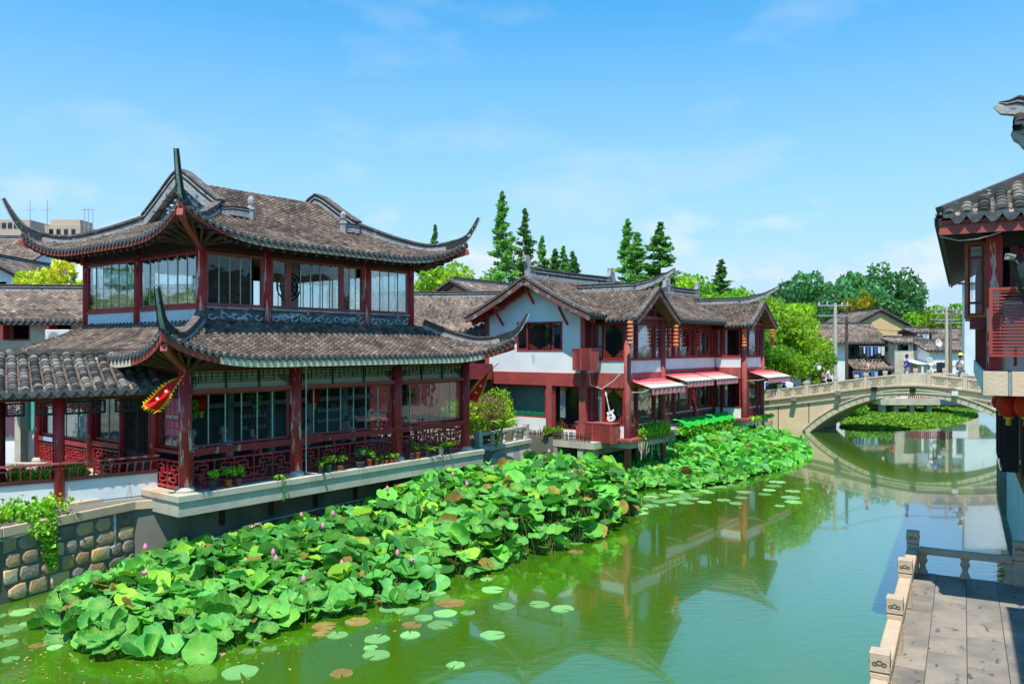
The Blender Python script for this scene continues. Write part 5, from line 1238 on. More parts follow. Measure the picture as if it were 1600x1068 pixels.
def bpost(x, y):
    mb = Mb(); mb.box(-.10, .10, -.10, .10, TZ, TZ + .45); mb.box(-.085, .085, -.085, .085, TZ + .45, TZ + .47); mb.box(-.105, .105, -.105, .105, TZ + .47, TZ + .56); mb.box(-.088, .088, -.088, .088, TZ + .56, TZ + .58); mb.box(-.11, .11, -.11, .11, TZ + .58, TZ + .80)
    o = mb.build('post', M_STONE, ba, bevel=.008); o.location = (x, y, 0)
    cv = Mb()
    for nx in (-1, 1):
        for dy, dz, r in ((0, .69, .032), (-.05, .675, .024), (.05, .675, .024)):
            pts = [(nx * .112, dy + r * math.cos(t), TZ + dz + r * math.sin(t) * .8) for t in [k * math.pi / 5 for k in range(11)]]; cv.tube(pts, .006, 4)
    for ny in (-1, 1):
        for dy, dz, r in ((0, .69, .032), (-.05, .675, .024), (.05, .675, .024)):
            pts = [(dy + r * math.cos(t), ny * .112, TZ + dz + r * math.sin(t) * .8) for t in [k * math.pi / 5 for k in range(11)]]; cv.tube(pts, .006, 4)
    cv.build('carved_cloud', M_GROUT, o)
def bal(x, y, half=0, name='baluster'):
    prof = [(.085, .0), (.09, .03), (.06, .09), (.045, .15), (.06, .21), (.085, .26), (.06, .30), (.075, .36), (.085, .385)]
    mb = Mb().lathe([(r, TZ + z) for r, z in prof], (0, 0, 0), 4, sq=True); o = mb.build(name, M_STONE, ba); o.location = (x, y, 0); o.scale = (1, .55, 1) if half == 0 else (.55, 1, 1)
PX = [3.16, .81, -1.54, -3.89, -6.24]
for x in PX: bpost(x, .5)
for i in range(4):
    x0, x1 = PX[i + 1] + .11, PX[i] - .11
    Mb().box(x0, x1, .405, .595, TZ + .385, TZ + .50).build('rail', M_STONE, ba, bevel=.012)
    for f in (.12, .5, .88): bal(x0 + (x1 - x0) * f, .5)
bpost(3.16, -1.25)
Mb().box(3.07, 3.25, -1.14, .39, TZ + .385, TZ + .50).build('rail', M_STONE, ba, bevel=.012)
for y in (.33, -.38, -1.08): bal(3.16, y, 1)
# ================================================================ arch bridge
B0 = Vector((18.2, 49.3, 0)); BRZ = math.atan2(-U.x * 0 - .6197, .7848)
def b_s(px):
    t = (px - 800) / FPX; return (B0.y * t - B0.x) / (.7848 + .6197 * t)
def b_z(px, py): return HC - (py - HZ) * (B0.y - .6197 * b_s(px)) / FPX
def bw_pt(s, y, z): return Vector((B0.x + .7848 * s + .6197 * y, B0.y - .6197 * s + .7848 * y, z))
BD = 4.6
cp = [(1100, 632), (1150, 628.5), (1193.5, 624.2), (1243, 619), (1285, 614), (1325, 608.5), (1365, 603.8), (1400, 601.3), (1428, 600.6), (1460, 602), (1510, 607.5), (1560, 615.5), (1600, 624), (1660, 640)]
bxs = np.array([b_s(p[0]) for p in cp]); bzs = np.array([b_z(*p) for p in cp])
def copz(X):
    k = .9; return float(sum(np.interp(X + d, bxs, bzs) * w for d, w in ((-k, .25), (0, .5), (k, .25))))
AX, AR, AT = 5.85, 8.25, 2.42
def arch(X, r=AR):
    v = r * r - (X - AX) ** 2
    return AT - AR + math.sqrt(v) if v > 0 else -9
br = thing('stone_arch_bridge', 'pale stone arch bridge with carved parapet spanning the green canal', 'bridge', B0, BRZ)
X0b, X1b = -5.6, 15.0; N = 110; sp = Mb()
xs = [X0b + (X1b - X0b) * i / N for i in range(N + 1)]
for yy in (0, BD):
    vs = []
    for X in xs: vs += [(X, yy, max(arch(X), -.7)), (X, yy, copz(X) - .02)]
    sp.add(vs, [(2 * i, 2 * i + 2, 2 * i + 3, 2 * i + 1) for i in range(N)])
vs = []
for X in xs: vs += [(X, 0, max(arch(X), -.7)), (X, BD, max(arch(X), -.7))]
sp.add(vs, [(2 * i, 2 * i + 2, 2 * i + 3, 2 * i + 1) for i in range(N)])
for X in (X0b, X1b): sp.add([(X, 0, -.7), (X, BD, -.7), (X, BD, copz(X) - .02), (X, 0, copz(X) - .02)], [(0, 1, 2, 3)])
sp.build('spandrel_wall', M_BRIDGE, br)
Mb().sweep([(X, BD / 2, copz(X)) for X in np.linspace(X0b, X1b, 40)], lambda u: BD, lambda u: -.05, lambda u: -.01, side=(0, 1, 0)).build('bridge_deck', M_PAVE, br)
a0 = math.acos((-.1 - AX) / AR); a1 = math.acos((11.8 - AX) / AR); nv = 34
for i in range(nv):
    t0, t1 = a0 + (a1 - a0) * (i + .04) / nv, a0 + (a1 - a0) * (i + .96) / nv
    q = [(AX + r * math.cos(t), AT - AR + r * math.sin(t)) for r, t in ((AR, t0), (AR, t1), (AR + .34, t1), (AR + .34, t0))]
    Mb().prism([(x, -.06, z) for x, z in q], (0, .5, 0)).build('arch_stone', M_BRIDGE2, br)
Mb().sweep([(AX + (AR + .38) * math.cos(t), -.04, AT - AR + (AR + .38) * math.sin(t)) for t in np.linspace(a0, a1, 50)], lambda u: .14, lambda u: -.04, lambda u: .04, side=(0, 1, 0)).build('arch_moulding', M_BRIDGE2, br)
for nm, dz, th, pr in (('coping_moulding', -.07, .10, .34), ('lower_moulding', -.48, .10, .20)):
    Mb().sweep([(X, 0, copz(X) + dz) for X in np.linspace(X0b, X1b, 70)], lambda u, pr=pr: pr, lambda u: 0, lambda u, th=th: th, side=(0, 1, 0)).build(nm, M_BRIDGE2, br)
for px in (1168, 1216, 1264, 1480, 1520, 1545):
    X = b_s(px); Mb().box(X - .025, X + .025, -.012, .02, max(arch(X) + .5, -.3), copz(X) - .50).build('wall_joint', M_GROUT, br)
pposts = [1120, 1170, 1218, 1261, 1306, 1353, 1403.5, 1452, 1508, 1561, 1610]
pme = Mb().box(-.10, .10, -.10, .10, -.02, .66).box(-.08, .08, -.08, .08, .66, .70).box(-.115, .115, -.115, .115, .70, .88).mesh('parapet_post', M_BRIDGE2)
for yb in (.02, BD - .2):
    for k, px in enumerate(pposts):
        X = b_s(px); link('parapet_post', pme, br, (X, yb, copz(X)))
        if k + 1 < len(pposts):
            X2 = b_s(pposts[k + 1]); xa, xb = X + .12, X2 - .12; za, zb = copz(xa), copz(xb)
            plain = px == 1403.5
            mb = Mb(); y0, y1 = yb - .06, yb + .06
            def seg(u0, u1, h0, h1, yy0=y0, yy1=y1):
                A_ = []
                for u in (u0, u1):
                    x = xa + (xb - xa) * u; z = za + (zb - za) * u
                    A_ += [(x, yy0, z + h0), (x, yy1, z + h0), (x, yy1, z + h1), (x, yy0, z + h1)]
                mb.add(A_, [(3, 2, 1, 0), (4, 5, 6, 7), (0, 1, 5, 4), (1, 2, 6, 5), (2, 3, 7, 6), (3, 0, 4, 7)])
            if plain: seg(0, 1, 0, .60)
            else:
                seg(0, 1, .0, .08); seg(0, 1, .52, .60, y0 - .02, y1 + .02); seg(0, 1, .07, .53, yb - .02, yb + .02)
                seg(0, .06, .08, .52); seg(.94, 1, .08, .52); seg(.47, .53, .081, .521)
                for u in (.06, .53):
                    seg(u + .04, u + .37, .16, .20); seg(u + .04, u + .37, .40, .44); seg(u + .10, u + .31, .28, .32); seg(u + .04, u + .07, .201, .399); seg(u + .34, u + .37, .201, .399)
            mb.build('parapet_panel', M_BRIDGE2, br)
for px, py, m in ((1368, 607, M_BLACK), (1312, 613, M_METAL), (1428, 609, M_BLACK), (1494, 614, M_WHITE), (1243, 622, M_METAL)):
    l_ = Mb().box(-.14, .14, -.13, .1, -.12, .12).box(-.03, .03, .1, .3, -.03, .03).build('bridge_floodlight', m, None); l_.location = bw_pt(b_s(px), -.30, b_z(px, py)); l_.rotation_euler = (0, 0, BRZ)
    tag(l_, {1368: 'black floodlight fixed under the bridge coping left of its crown', 1312: 'grey lamp fixed on the left flank of the bridge', 1428: 'dark floodlight box at the very crown of the bridge', 1494: 'white floodlight box on the right flank of the bridge', 1243: 'grey lamp lowest on the left end of the bridge'}[px], 'floodlight', 'floodlights on the bridge')
# ================================================================ far side of the bridge, houses behind
def simple_house(label, x0, x1, y0, y1, zg, ze, zr, axis='x', wall=None, over=.5, holes=(), pitch=.3, step=.3, front_m=None, name='old_house', tile=None, ridge=True, rotz=0, ndetail=True, cat='building'):
    """plain gabled house: axis = ridge direction; holes = windows on the front (a0,a1,z0,z1,kind)"""
    wall = wall or M_CREAM; lx, ly = x1 - x0, y1 - y0; h = thing(name, label, cat, (x0, y0, 0), rotz)
    Ff_ = (0, 0, 1, 0, 0, -1)
    hl = [q for q in holes if q[4] != 'band']
    wall_with_holes(Ff_, 0, lx, zg, ze, [q[:4] for q in hl], front_m or wall, -.2, 0, 'front_wall', h)
    Mb().box(0, .2, .2, ly, zg, ze).build('side_wall', wall, h); Mb().box(lx - .2, lx, .2, ly, zg, ze).build('side_wall', wall, h); Mb().box(.2, lx - .2, ly - .2, ly, zg, ze).build('back_wall', wall, h)
    Mb().box(.2, lx - .2, ly * .5, ly * .5 + .1, zg, ze).build('inner_wall', M_INT, h)
    for q in hl:
        if q[4] == 'open': 
            w_ = window(h, Ff_, q[0], q[1], q[2], q[3], -.05, 2, M_REDDUSTY, .06, skip=(0, 1), seam=False)
            Mb().fbox(Ff_, q[0] - .05, q[0] + .02, .03, .45, q[2] + .02, q[3] - .02).build('shutter', M_RED, w_)
        elif q[4] == 'redwin': window(h, Ff_, q[0], q[1], q[2], q[3], -.05, 2, M_RED, .07, seam=False)
        elif q[4] == 'win': window(h, Ff_, q[0], q[1], q[2], q[3], -.05, 2, cmat('white_window_frame', (.7, .72, .7)), .09, seam=False)
        elif q[4] == 'dark': window(h, Ff_, q[0], q[1], q[2], q[3], -.05, 2, M_DARKWOOD, .08, seam=False)
        elif q[4] == 'door': Mb().fbox(Ff_, q[0] + .02, q[1] - .02, -.15, -.08, q[2], q[3] - .02).build('door', M_MAROON, h)
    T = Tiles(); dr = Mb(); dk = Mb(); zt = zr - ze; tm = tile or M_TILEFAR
    if axis == 'x':
        run = ly / 2 + over
        for org, ax, ay in (((-over, -over), (1, 0), (0, 1)), ((lx + over, ly + over), (-1, 0), (0, -1))):
            P_ = plane_tiles(T, dr, org, ax, ay, lx + 2 * over, run, ze - .05, zr, pitch, step, pitch * .36, seg=3, conc=.15, drips=ndetail and ay[1] > 0); slab_surface(dk, P_, lx + 2 * over, run)
        for sx, x in ((0, 0), (1, lx - .2)): Mb().prism([(x, 0.001, ze), (x, ly - .001, ze), (x, ly / 2, zr - .15)], (.2, 0, 0)).build('gable_wall', wall, h)
        if ridge: ridge_band(h, [(-over, ly / 2, zr), (lx / 2, ly / 2, zr - .03), (lx + over, ly / 2, zr)], .3, .28, 'ridge')
    else:
        run = lx / 2 + over
        for org, ax, ay in (((-over, ly + over), (0, -1), (1, 0)), ((lx + over, -over), (0, 1), (-1, 0))):
            P_ = plane_tiles(T, dr, org, ax, ay, ly + 2 * over, run, ze - .05, zr, pitch, step, pitch * .36, seg=3, conc=.1, drips=ndetail); slab_surface(dk, P_, ly + 2 * over, run)
        for y in (0.0, ly - .2): Mb().prism([(0.001, y, ze), (lx - .001, y, ze), (lx / 2, y, zr - .15)], (0, .2, 0)).build('gable_wall', wall, h)
        if ridge: ridge_band(h, [(lx / 2, -over, zr), (lx / 2, ly / 2, zr - .02), (lx / 2, ly + over, zr)], .3, .25, 'ridge')
        for s_ in (0, 1):
            xa, xb = (-over, lx / 2) if s_ == 0 else (lx + over, lx / 2)
            Mb().sweep([(xa, -over, ze - .05), ((xa + xb) / 2, -over, (ze + zr) / 2 - .03), (xb, -over, zr)], lambda u: .28, lambda u: .0, lambda u: .12).build('verge_tile', M_RIDGEC, h)
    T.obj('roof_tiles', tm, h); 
    if dr.v: dr.build('drip_tiles', M_DRIP, h, kind='stuff')
    dk.build('roof_deck', M_SOFFIT, h); return h
def PXX(px, D): return (px - 800) / FPX * D
def ZZ(py, D): return HC - (py - HZ) / FPX * D
# --- left background
D = 29.5
simple_house('cream plastered old house with open red windows behind the tea house', PXX(-60, D), PXX(250, D), D, D + 6, 1.6, ZZ(499, D), ZZ(455, D + 3), 'x', M_CREAM, .45,
             holes=[(PXX(16, D) - PXX(-60, D), PXX(47, D) - PXX(-60, D), ZZ(532, D), ZZ(502, D), 'open'), (PXX(86, D) - PXX(-60, D), PXX(112, D) - PXX(-60, D), ZZ(528, D), ZZ(503, D), 'open'), (.3, 1.0, ZZ(532, D), ZZ(502, D), 'open')], pitch=.22, step=.18, name='cream_old_house', rotz=R(0))
p = WD(84, 527, 28.8)
ac = thing('air_conditioner', 'white outdoor air conditioner on the cream house wall beside the roof', 'air conditioner', (p.x, p.y, p.z))
Mb().box(-.32, .55, 0, .32, -.26, .28).build('casing', M_PIPE, ac, bevel=.02); Mb().cyl((0.0, -.012, 0), (0.0, 0.001, 0), .2, .2, 18).build('fan_grille', M_METAL, ac); Mb().box(-.3, .5, .3, .6, -.32, -.27).build('bracket', M_METAL, ac)
simple_house('white gabled house with dark tile verge behind the cream house', PXX(-110, 42), PXX(58, 42), 42, 50, 1.6, ZZ(446, 42), ZZ(400, 42), 'y', M_WHITEB, .35, holes=[(4.0, 4.7, ZZ(452, 42), ZZ(440, 42), 'dark')], pitch=.3, step=.4, name='white_gabled_house') 
simple_house('dark roofed house farther back at the far left', PXX(-90, 52), PXX(34, 52), 52, 60, 1.6, ZZ(412, 52), ZZ(374, 56), 'x', M_WHITE, .4, pitch=.3, step=.3, name='dark_roofed_house')
tw_ = thing('white_stair_tower', 'tall plain white wall block behind the tea house on its left', 'building', (0, 0, 0))
Mb().box(PXX(104, 40), PXX(150, 40), 40, 44, 1.6, ZZ(372, 40)).build('tower_wall', M_WHITE, tw_); Mb().box(PXX(88, 40), PXX(104, 40) - .01, 39.6, 41, ZZ(418, 40), ZZ(404, 40)).build('balcony_slab', M_WHITE, tw_)
Mb().box(PXX(110, 40), PXX(118, 40), 39.96, 40, ZZ(450, 40), ZZ(430, 40)).build('window', M_GLASSD, tw_)
# --- apartment block far left
D = 125
ap = thing('apartment_block', 'beige apartment block with rows of windows far behind at the left', 'building', (0, 0, 0)); mA = mat('beige_apartment_wall', (.52, .40, .30), (.46, .36, .28), .3, .85, .05)
Mb().box(PXX(-60, D), PXX(46, D), D, D + 12, 1, ZZ(343, D)).build('wall', mA, ap); Mb().box(PXX(40, D), PXX(104, D), D + 4, D + 16, 1, ZZ(346, D)).build('wall', mA, ap); Mb().box(PXX(50, D), PXX(98, D), D + 5, D + 9, ZZ(346, D) + .01, ZZ(335, D)).build('roof_frame', mA, ap)
wm_ = Mb().box(-.32, .32, -.05, .05, -.42, .42).mesh('window', M_GLASSD)
for r in range(6):
    for c in range(11):
        if c < 10: link('window', wm_, ap, (PXX(-50 + c * 9.4, D), D - .03, ZZ(352, D) - r * 2.0))
    for c in range(4): link('window', wm_, ap, (PXX(57 + c * 12, D), D + 3.97, ZZ(356, D) - r * 2.2))
for k, px in enumerate((47, 74, 132, 138, 145)):
    p = WD(px, 345, 118); r_ = Mb().cyl((0, 0, -4), (0, 0, 1.9 if k > 1 else 3.0), .07, .04, 6).cyl((-.6, 0, 1.6), (.6, 0, 1.6), .04, .04, 5).build('roof_aerial', M_METAL); r_.location = p
    tag(r_, ['aerial mast on the apartment roof, leftmost', 'aerial mast in the middle of the apartment roof', 'aerial mast right of the apartment roof, first of three', 'aerial mast right of the apartment roof, middle of three', 'aerial mast right of the apartment roof, last of three'][k], 'aerial', 'aerials on the far left roofs')
# --- courtyard walls seen below the gallery
cw = thing('courtyard_wall', 'white courtyard wall with grey pillar seen through the gallery', 'wall', (0, 0, 0))
Mb().box(-23, -13.1, 25.2, 25.4, 1.5, 4.6).build('wall', M_WHITE, cw); Mb().box(PXX(26, 24.8), PXX(35, 24.8), 24.7, 25.1, 1.5, 4.5).build('pillar', M_CONC, cw); Mb().box(-20, -13.1, 22.6, 22.8, 1.5, 1.95).build('low_wall', M_CONC, cw)
Mb().box(PXX(-40, 25), PXX(24, 25), 25.14, 25.19, 2.4, 4.4).build('painted_mural', mat('large_mural', (.62, .6, .58), (.13, .07, .11), 1.1, .8, 0, ramp=(.5, .53), stretch=(1, 1, .6), wear=((.35, .08, .06), .36, 1.5, (1, 1, 1))), cw)
Mb().box(PXX(40, 25), PXX(52, 25), 25.14, 25.19, 2.6, 4.0).build('green_board', cmat('teal_board', (.10, .5, .42)), cw)
# --- roofs between the two houses
D = 36
simple_house('long low grey tiled house between the tea house and the white house', PXX(560, D), PXX(790, D), D, D + 7, 1.5, ZZ(517, D), ZZ(464, D + 3.5), 'x', M_MAROON, .4, pitch=.22, step=.18, name='long_low_house', rotz=R(-2))
D = 46
simple_house('small ochre gabled house roof behind the long low house', PXX(683, D), PXX(720, D) + 1.6, D, D + 9, 1.5, ZZ(464, D), ZZ(442, D), 'y', M_OCHRE, .4, pitch=.25, step=.25, name='ochre_gabled_house', rotz=R(-38))
mw = thing('maroon_side_building', 'dark maroon timber wall between tea house and white gable', 'building', (0, 0, 0))
Mb().box(PXX(722, 33), PXX(768, 33), 33.2, 35.5, 1.5, ZZ(572, 33) + .02).build('wall', M_DARKWOOD, mw); Mb().box(PXX(722, 32.9), PXX(769, 32.9), 32.9, 33.19, ZZ(592, 33), ZZ(568, 33)).build('wall_beam', M_MAROON, mw)
# --- houses behind the bridge
D = 72
x0 = PXX(1272, D)
h1 = simple_house('long old two-storey house with sagging roof and dark galleries behind the bridge', x0, PXX(1376, D), D, D + 7, 1.5, ZZ(534, D), ZZ(508, D + 3.5), 'x', M_WHITE, .7,
    holes=[(PXX(1338, D) - x0 + i * 1.55, PXX(1338, D) - x0 + i * 1.55 + 1.35, ZZ(560, D), ZZ(541, D), 'dark') for i in range(2)] + [(PXX(1395, D) - x0 - 4.2, PXX(1395, D) - x0 - 2.9, ZZ(560, D), ZZ(541, D), 'dark')] + [(PXX(1400, D) - x0 - 4.0 + 2 * k, PXX(1400, D) - x0 - 3.0 + 2 * k, 1.6, 3.4, 'door') for k in range(1)],
    front_m=M_DARKWOOD, name='old_timber_house')
Mb().box(-.02, PXX(1322, D) - x0, -.03, -.001, 1.5, ZZ(535, D)).build('white_wall', M_WHITE, h1)
lt = Mb(); T = Tiles(); dr = Mb(); P_ = plane_tiles(T, dr, (PXX(1322, D) - x0, -1.9), (1, 0), (0, 1), PXX(1412, D) - PXX(1322, D), 1.9, ZZ(576, D - 2), ZZ(561, D), .3, .3, .1, seg=3); slab_surface(lt, P_, PXX(1412, D) - PXX(1322, D), 1.9)
T.obj('roof_tiles', M_TILEFAR, h1); dr.build('drip_tiles', M_DRIP, h1, kind='stuff'); lt.build('roof_deck', M_SOFFIT, h1)
Mb().box(PXX(1326, D) - x0, PXX(1412, D) - x0, -1.3, -1.1, 1.5, ZZ(577, D)).build('shop_wall', M_BROWNW, h1)
for k in range(5):
    a = PXX(1332 + k * 16, D) - x0; Mb().box(a, a + .55, -1.34, -1.301, 1.6, 3.1).build('door', (M_MAROON, M_INT)[k % 2], h1)
D = 80; x0 = PXX(1316, D)
h2 = simple_house('big ochre gabled house above the old roofs behind the bridge', x0, PXX(1434, D), D, D + 9, 1.5, ZZ(516, D), ZZ(484, D), 'y', M_OCHRE, .22, name='ochre_gabled_house', step=.4)
D = 74; x0 = PXX(1430, D)
h3 = simple_house('narrow house with open laundry loft beside the ochre gable', x0, PXX(1456, D), D, D + 2.5, 1.5, ZZ(518, D), ZZ(514, D + 1), 'x', M_BROWNW, .3, holes=[(.25, 1.25, ZZ(534, D), ZZ(521, D), 'dark')], name='laundry_loft_house')
D = 70; x0 = PXX(1398, D)
h4 = simple_house('grey shed house with white framed windows and blue canopy behind the bridge', x0, PXX(1452, D), D, D + 3.2, 1.5, ZZ(534, D), ZZ(529, D + 2), 'x', M_CONC, .25, holes=[(.15, 1.3, ZZ(549, D), ZZ(536, D), 'win'), (1.5, 2.6, ZZ(549, D), ZZ(536, D), 'win')], name='shed_house')
Mb().prism([(PXX(1428, D) - x0, -.9, ZZ(541, D)), (PXX(1452, D) - x0, -.9, ZZ(542, D)), (PXX(1452, D) - x0, 0, ZZ(537, D)), (PXX(1428, D) - x0, 0, ZZ(537, D))], (0, 0, .05)).build('blue_canopy', cmat('blue_sheet', (.05, .32, .6)), h4)
Mb().prism([(PXX(1412, D) - x0, -2.2, ZZ(568, D)), (PXX(1436, D) - x0, -2.2, ZZ(568, D)), (PXX(1434, D) - x0, 0, ZZ(563, D)), (PXX(1412, D) - x0, 0, ZZ(563, D))], (0, 0, .05)).build('white_canopy', M_WHITE, h4)
for px in (1421, 1434): Mb().box(PXX(px, D) - x0, PXX(px, D) - x0 + .15, -2.1, -1.95, 1.5, ZZ(568, D)).build('canopy_post', M_WHITE, h4)
D = 82; x0 = PXX(1446, D)
simple_house('brown roofed low house behind the poles right of the ochre gable', x0, PXX(1530, D), D, D + 8, 1.5, ZZ(534, D), ZZ(516, D + 4), 'x', M_CREAM, .4, name='low_brown_house', rotz=0)
D = 68; x0 = PXX(1452, D)
simple_house('white walled lean-to house with grey eave near the right poles', x0, PXX(1512, D), D, D + 4, 1.5, ZZ(546, D), ZZ(534, D + 2), 'x', M_WHITE, .3, holes=[(.6, 1.6, 1.6, 3.9, 'dark'), (2.2, 2.9, 2.4, 3.9, 'win')], name='lean_to_house')
D = 58
bw_ = thing('blue_white_wall_house', 'plain bluish white house wall rising behind the right house', 'building', (0, 0, 0)); Mb().box(PXX(1507, D), PXX(1600, D), D, D + .3, 1.4, ZZ(444, D)).build('wall', M_WHITEB, bw_); Mb().box(PXX(1507, D) - .2, PXX(1600, D), D - .2, D + .5, ZZ(444, D) + .01, ZZ(441, D)).build('wall_cap', M_RIDGEC, bw_)
# satellite dishes, laundry, canopy bits
for k, (px, py, D, r) in enumerate(((1466, 536, 66, .33), (1453, 565, 64, .36))):
    p = WD(px, py, D); d = thing('satellite_dish', ['white round satellite dish on the roof between the poles and the loft', 'lower white satellite dish near the white canopy'][k], 'satellite dish', p); o = Mb().lathe([(.02, -.12), (r * .6, -.05), (r, .08), (r * .97, .09), (r * .58, -.02), (.01, -.08)], (0, 0, 0), 18).build('dish', M_PIPE, d, True); o.rotation_euler = (R(75), 0, R(15))
    Mb().cyl((0, .1, 0), (0, .25, -1.0), .04, .04, 6).build('mount', M_METAL, d)
r0 = random.Random(5)
for k, (pa, pb, py, D, n) in enumerate(((1342, 1400, 541, 71.2, 10), (1434, 1452, 522, 73.6, 5), (1332, 1372, 580, 68.8, 7))):
    ld = thing('laundry_line', ['clothes drying under the eave of the old timber house', 'clothes hanging in the laundry loft by the ochre gable', 'clothes hanging at the shop front behind the parapet'][k], 'laundry', WD(pa, py, D)); L_ = PXX(pb, D) - PXX(pa, D)
    Mb().cyl((0, 0, 0), (L_, 0, 0), .02, .02, 5).build('line', M_METAL, ld)
    for j in range(n):
        x = L_ * (j + .5) / n; w2 = r0.uniform(.07, .16); h2_ = r0.uniform(.4, .9); c = r0.choice([('blue_cloth', (.06, .14, .45)), ('white_cloth', (.7, .7, .72)), ('purple_cloth', (.14, .07, .3)), ('pale_blue_cloth', (.3, .5, .65)), ('dark_cloth', (.04, .04, .06))])
        Mb().add([(x - w2, 0, 0), (x + w2, 0, 0), (x + w2 * .9, .03, -h2_), (x - w2 * .8, -.02, -h2_), (x - w2, .05, 0), (x + w2, .05, 0), (x + w2 * .9, .08, -h2_), (x - w2 * .8, .03, -h2_)], [(0, 1, 2, 3), (7, 6, 5, 4), (0, 4, 5, 1), (1, 5, 6, 2), (2, 6, 7, 3), (3, 7, 4, 0)]).build('garment', cmat(*c), ld)
# utility poles and wires
poles = [(1305, 602, 473, 60, .16, 'concrete utility pole with cross arms left behind the bridge'), (1323, 596, 481, 61, .13, 'slim rusty brown pole next to the left utility pole'), (1479, 600, 480, 63, .14, 'pale utility pole, left one of the right hand pair'), (1485, 600, 486, 66, .15, 'darker utility pole, right one of the right hand pair')]
tops = []
for k, (px, pb, ptp, D, r, lb) in enumerate(poles):
    x = PXX(px, D); zt = ZZ(ptp, D); t = thing('utility_pole', lb, 'utility pole', (x, D, 0), 0, 'utility poles behind the bridge')
    Mb().cyl((0, 0, 1.3), (0, 0, zt), r, r * .75, 10).build('pole', (M_CONC, M_BARK, M_BRIDGE2, M_CONCD)[k], t)
    if k in (0, 3, 2):
        for z in (zt - .25, zt - 1.0): Mb().box(-1.3, 1.0, -.06, .06, z, z + .1).build('cross_arm', M_METAL, t)
        for s_ in (-1.2, -.6, .5, .9): Mb().cyl((s_, 0, zt - .15), (s_, 0, zt + .05), .05, .04, 6).build('insulator', M_PIPE, t)
    tops.append(Vector((x, D, zt)))
def wire(a, b, sag, label):
    a = Vector(a); b = Vector(b); pts = [a.lerp(b, i / 14) - Vector((0, 0, sag * 4 * (i / 14) * (1 - i / 14))) for i in range(15)]
    tag(Mb().tube(pts, .022, 4).build('overhead_wire', M_BLACK), label, 'wire', 'overhead wires behind the bridge')
wire(tops[0] + Vector((0, 0, -.1)), tops[2] + Vector((0, 0, -.2)), .5, 'upper black wire strung between the left and right poles'); wire(tops[0] + Vector((0, 0, -1.0)), tops[2] + Vector((0, 0, -1.1)), .9, 'lower black wire strung between the left and right poles'); wire(tops[2] + Vector((0, 0, -.2)), Vector((PXX(1515, 60), 60, ZZ(490, 60))), .2, 'black wire from the right poles to the blue white wall')
# low platform seen under the arch
pf = thing('low_waterside_platform', 'low concrete platform with red railing seen under the bridge arch', 'platform', (0, 0, 0)); D = 62
Mb().box(PXX(1376, D), PXX(1510, D), D, D + 4, .75, 1.25).build('platform_slab', M_CONC, pf)
for px in (1380, 1400, 1425, 1452): Mb().box(PXX(px, D), PXX(px + 7, D), D + .3, D + .9, -.5, .749).build('pier', M_CONC, pf)
for k in range(22): Mb().box(PXX(1420 + k * 3.2, D), PXX(1420 + k * 3.2, D) + .07, D + .1, D + .17, 1.25, 1.78).build('baluster', M_RED, pf)
Mb().box(PXX(1418, D), PXX(1490, D), D + .08, D + .19, 1.78, 1.86).build('rail', M_RED, pf)
# ================================================================ right-bank greenery and a house out of view (mirrored in windows and water)
# ================================================================ trees
cm = [conifer_meshes(14, 2.3, 20000, s, .12) for s in (3, 8, 14)]
con = [(785, 292, 480, 70, .031, 'tallest dawn redwood, leftmost of the left clump'), (820, 320, 480, 72, .027, 'second tallest redwood in the left clump'), (847, 364, 480, 78, .022, 'slim short redwood right of the two tall ones'), (868, 384, 480, 76, .03, 'short redwood fourth from the left'), (880, 380, 480, 82, .024, 'short redwood just left of the last in the left clump'), (895, 388, 480, 78, .026, 'last and rightmost redwood of the left clump'),
       (981, 336, 480, 84, .030, 'left redwood of the middle clump of three'), (996, 358, 480, 82, .034, 'middle shorter redwood of the middle clump'), (1031, 342, 480, 80, .040, 'widest redwood, right of the middle clump'), (1127, 401, 490, 84, .030, 'lone small redwood right of the middle clump'), (680, 346, 480, 95, .02, 'thin redwood tip showing behind the tea house roof')]
for i, (px, pt2, pb, D, wd, lb) in enumerate(con):
    zt = ZZ(pt2, D); x = PXX(px, D); t = thing('redwood_tree', lb, 'tree', (x, D, 1.2), rnd.uniform(0, 6), 'dawn redwoods behind the houses'); tm, cm_ = cm[i % 3]; s_ = (zt - 1.2) / 14
    wx = wd * D / 2.3 * 1.5
    for nm, me in (('trunk', tm), ('crown', cm_)): o = link(nm, me, t); o.scale = (wx, wx, s_)
broad_tree('broadleaf_tree', 'yellow green spreading tree behind the tea house right end', (PXX(693, 50), 50, 1.4), ZZ(408, 50) - 1.4, 3.2, M_BROADY, 7000, .17, None, 21)
broad_tree('broadleaf_tree', 'bright green round tree behind the white house, left of the lone redwood', (PXX(1085, 74), 74, 1.4), ZZ(432, 74) - 1.4, 4.6, M_BROAD, 9000, .24, None, 22)
broad_tree('broadleaf_tree', 'low light green tree between the redwoods above the white house ridge', (PXX(1062, 66), 66, 1.4), ZZ(440, 66) - 1.4, 2.6, M_BROADY, 4000, .2, None, 31)
broad_tree('broadleaf_tree', 'dark green bushy tree behind the bay roof of the white house', (PXX(1140, 90), 90, 1.4), ZZ(452, 90) - 1.4, 4.6, M_BROAD, 5000, .28, None, 32)
broad_tree('autumn_tinted_tree', 'yellow and green tree beside the white tower at far left', (PXX(80, 36), 36, 1.6), ZZ(393, 36) - 1.6, 1.9, M_AUT, 7000, .12, None, 23, squash=.9)
t = broad_tree('camphor_tree', 'large yellow green tree by the left end of the bridge', (PXX(1222, 53), 53.6, 1.5), ZZ(474, 53) - 1.5, 3.3, M_BROADY, 12000, .14, None, 24, trunk_h=.25, nb=34, squash=.85)
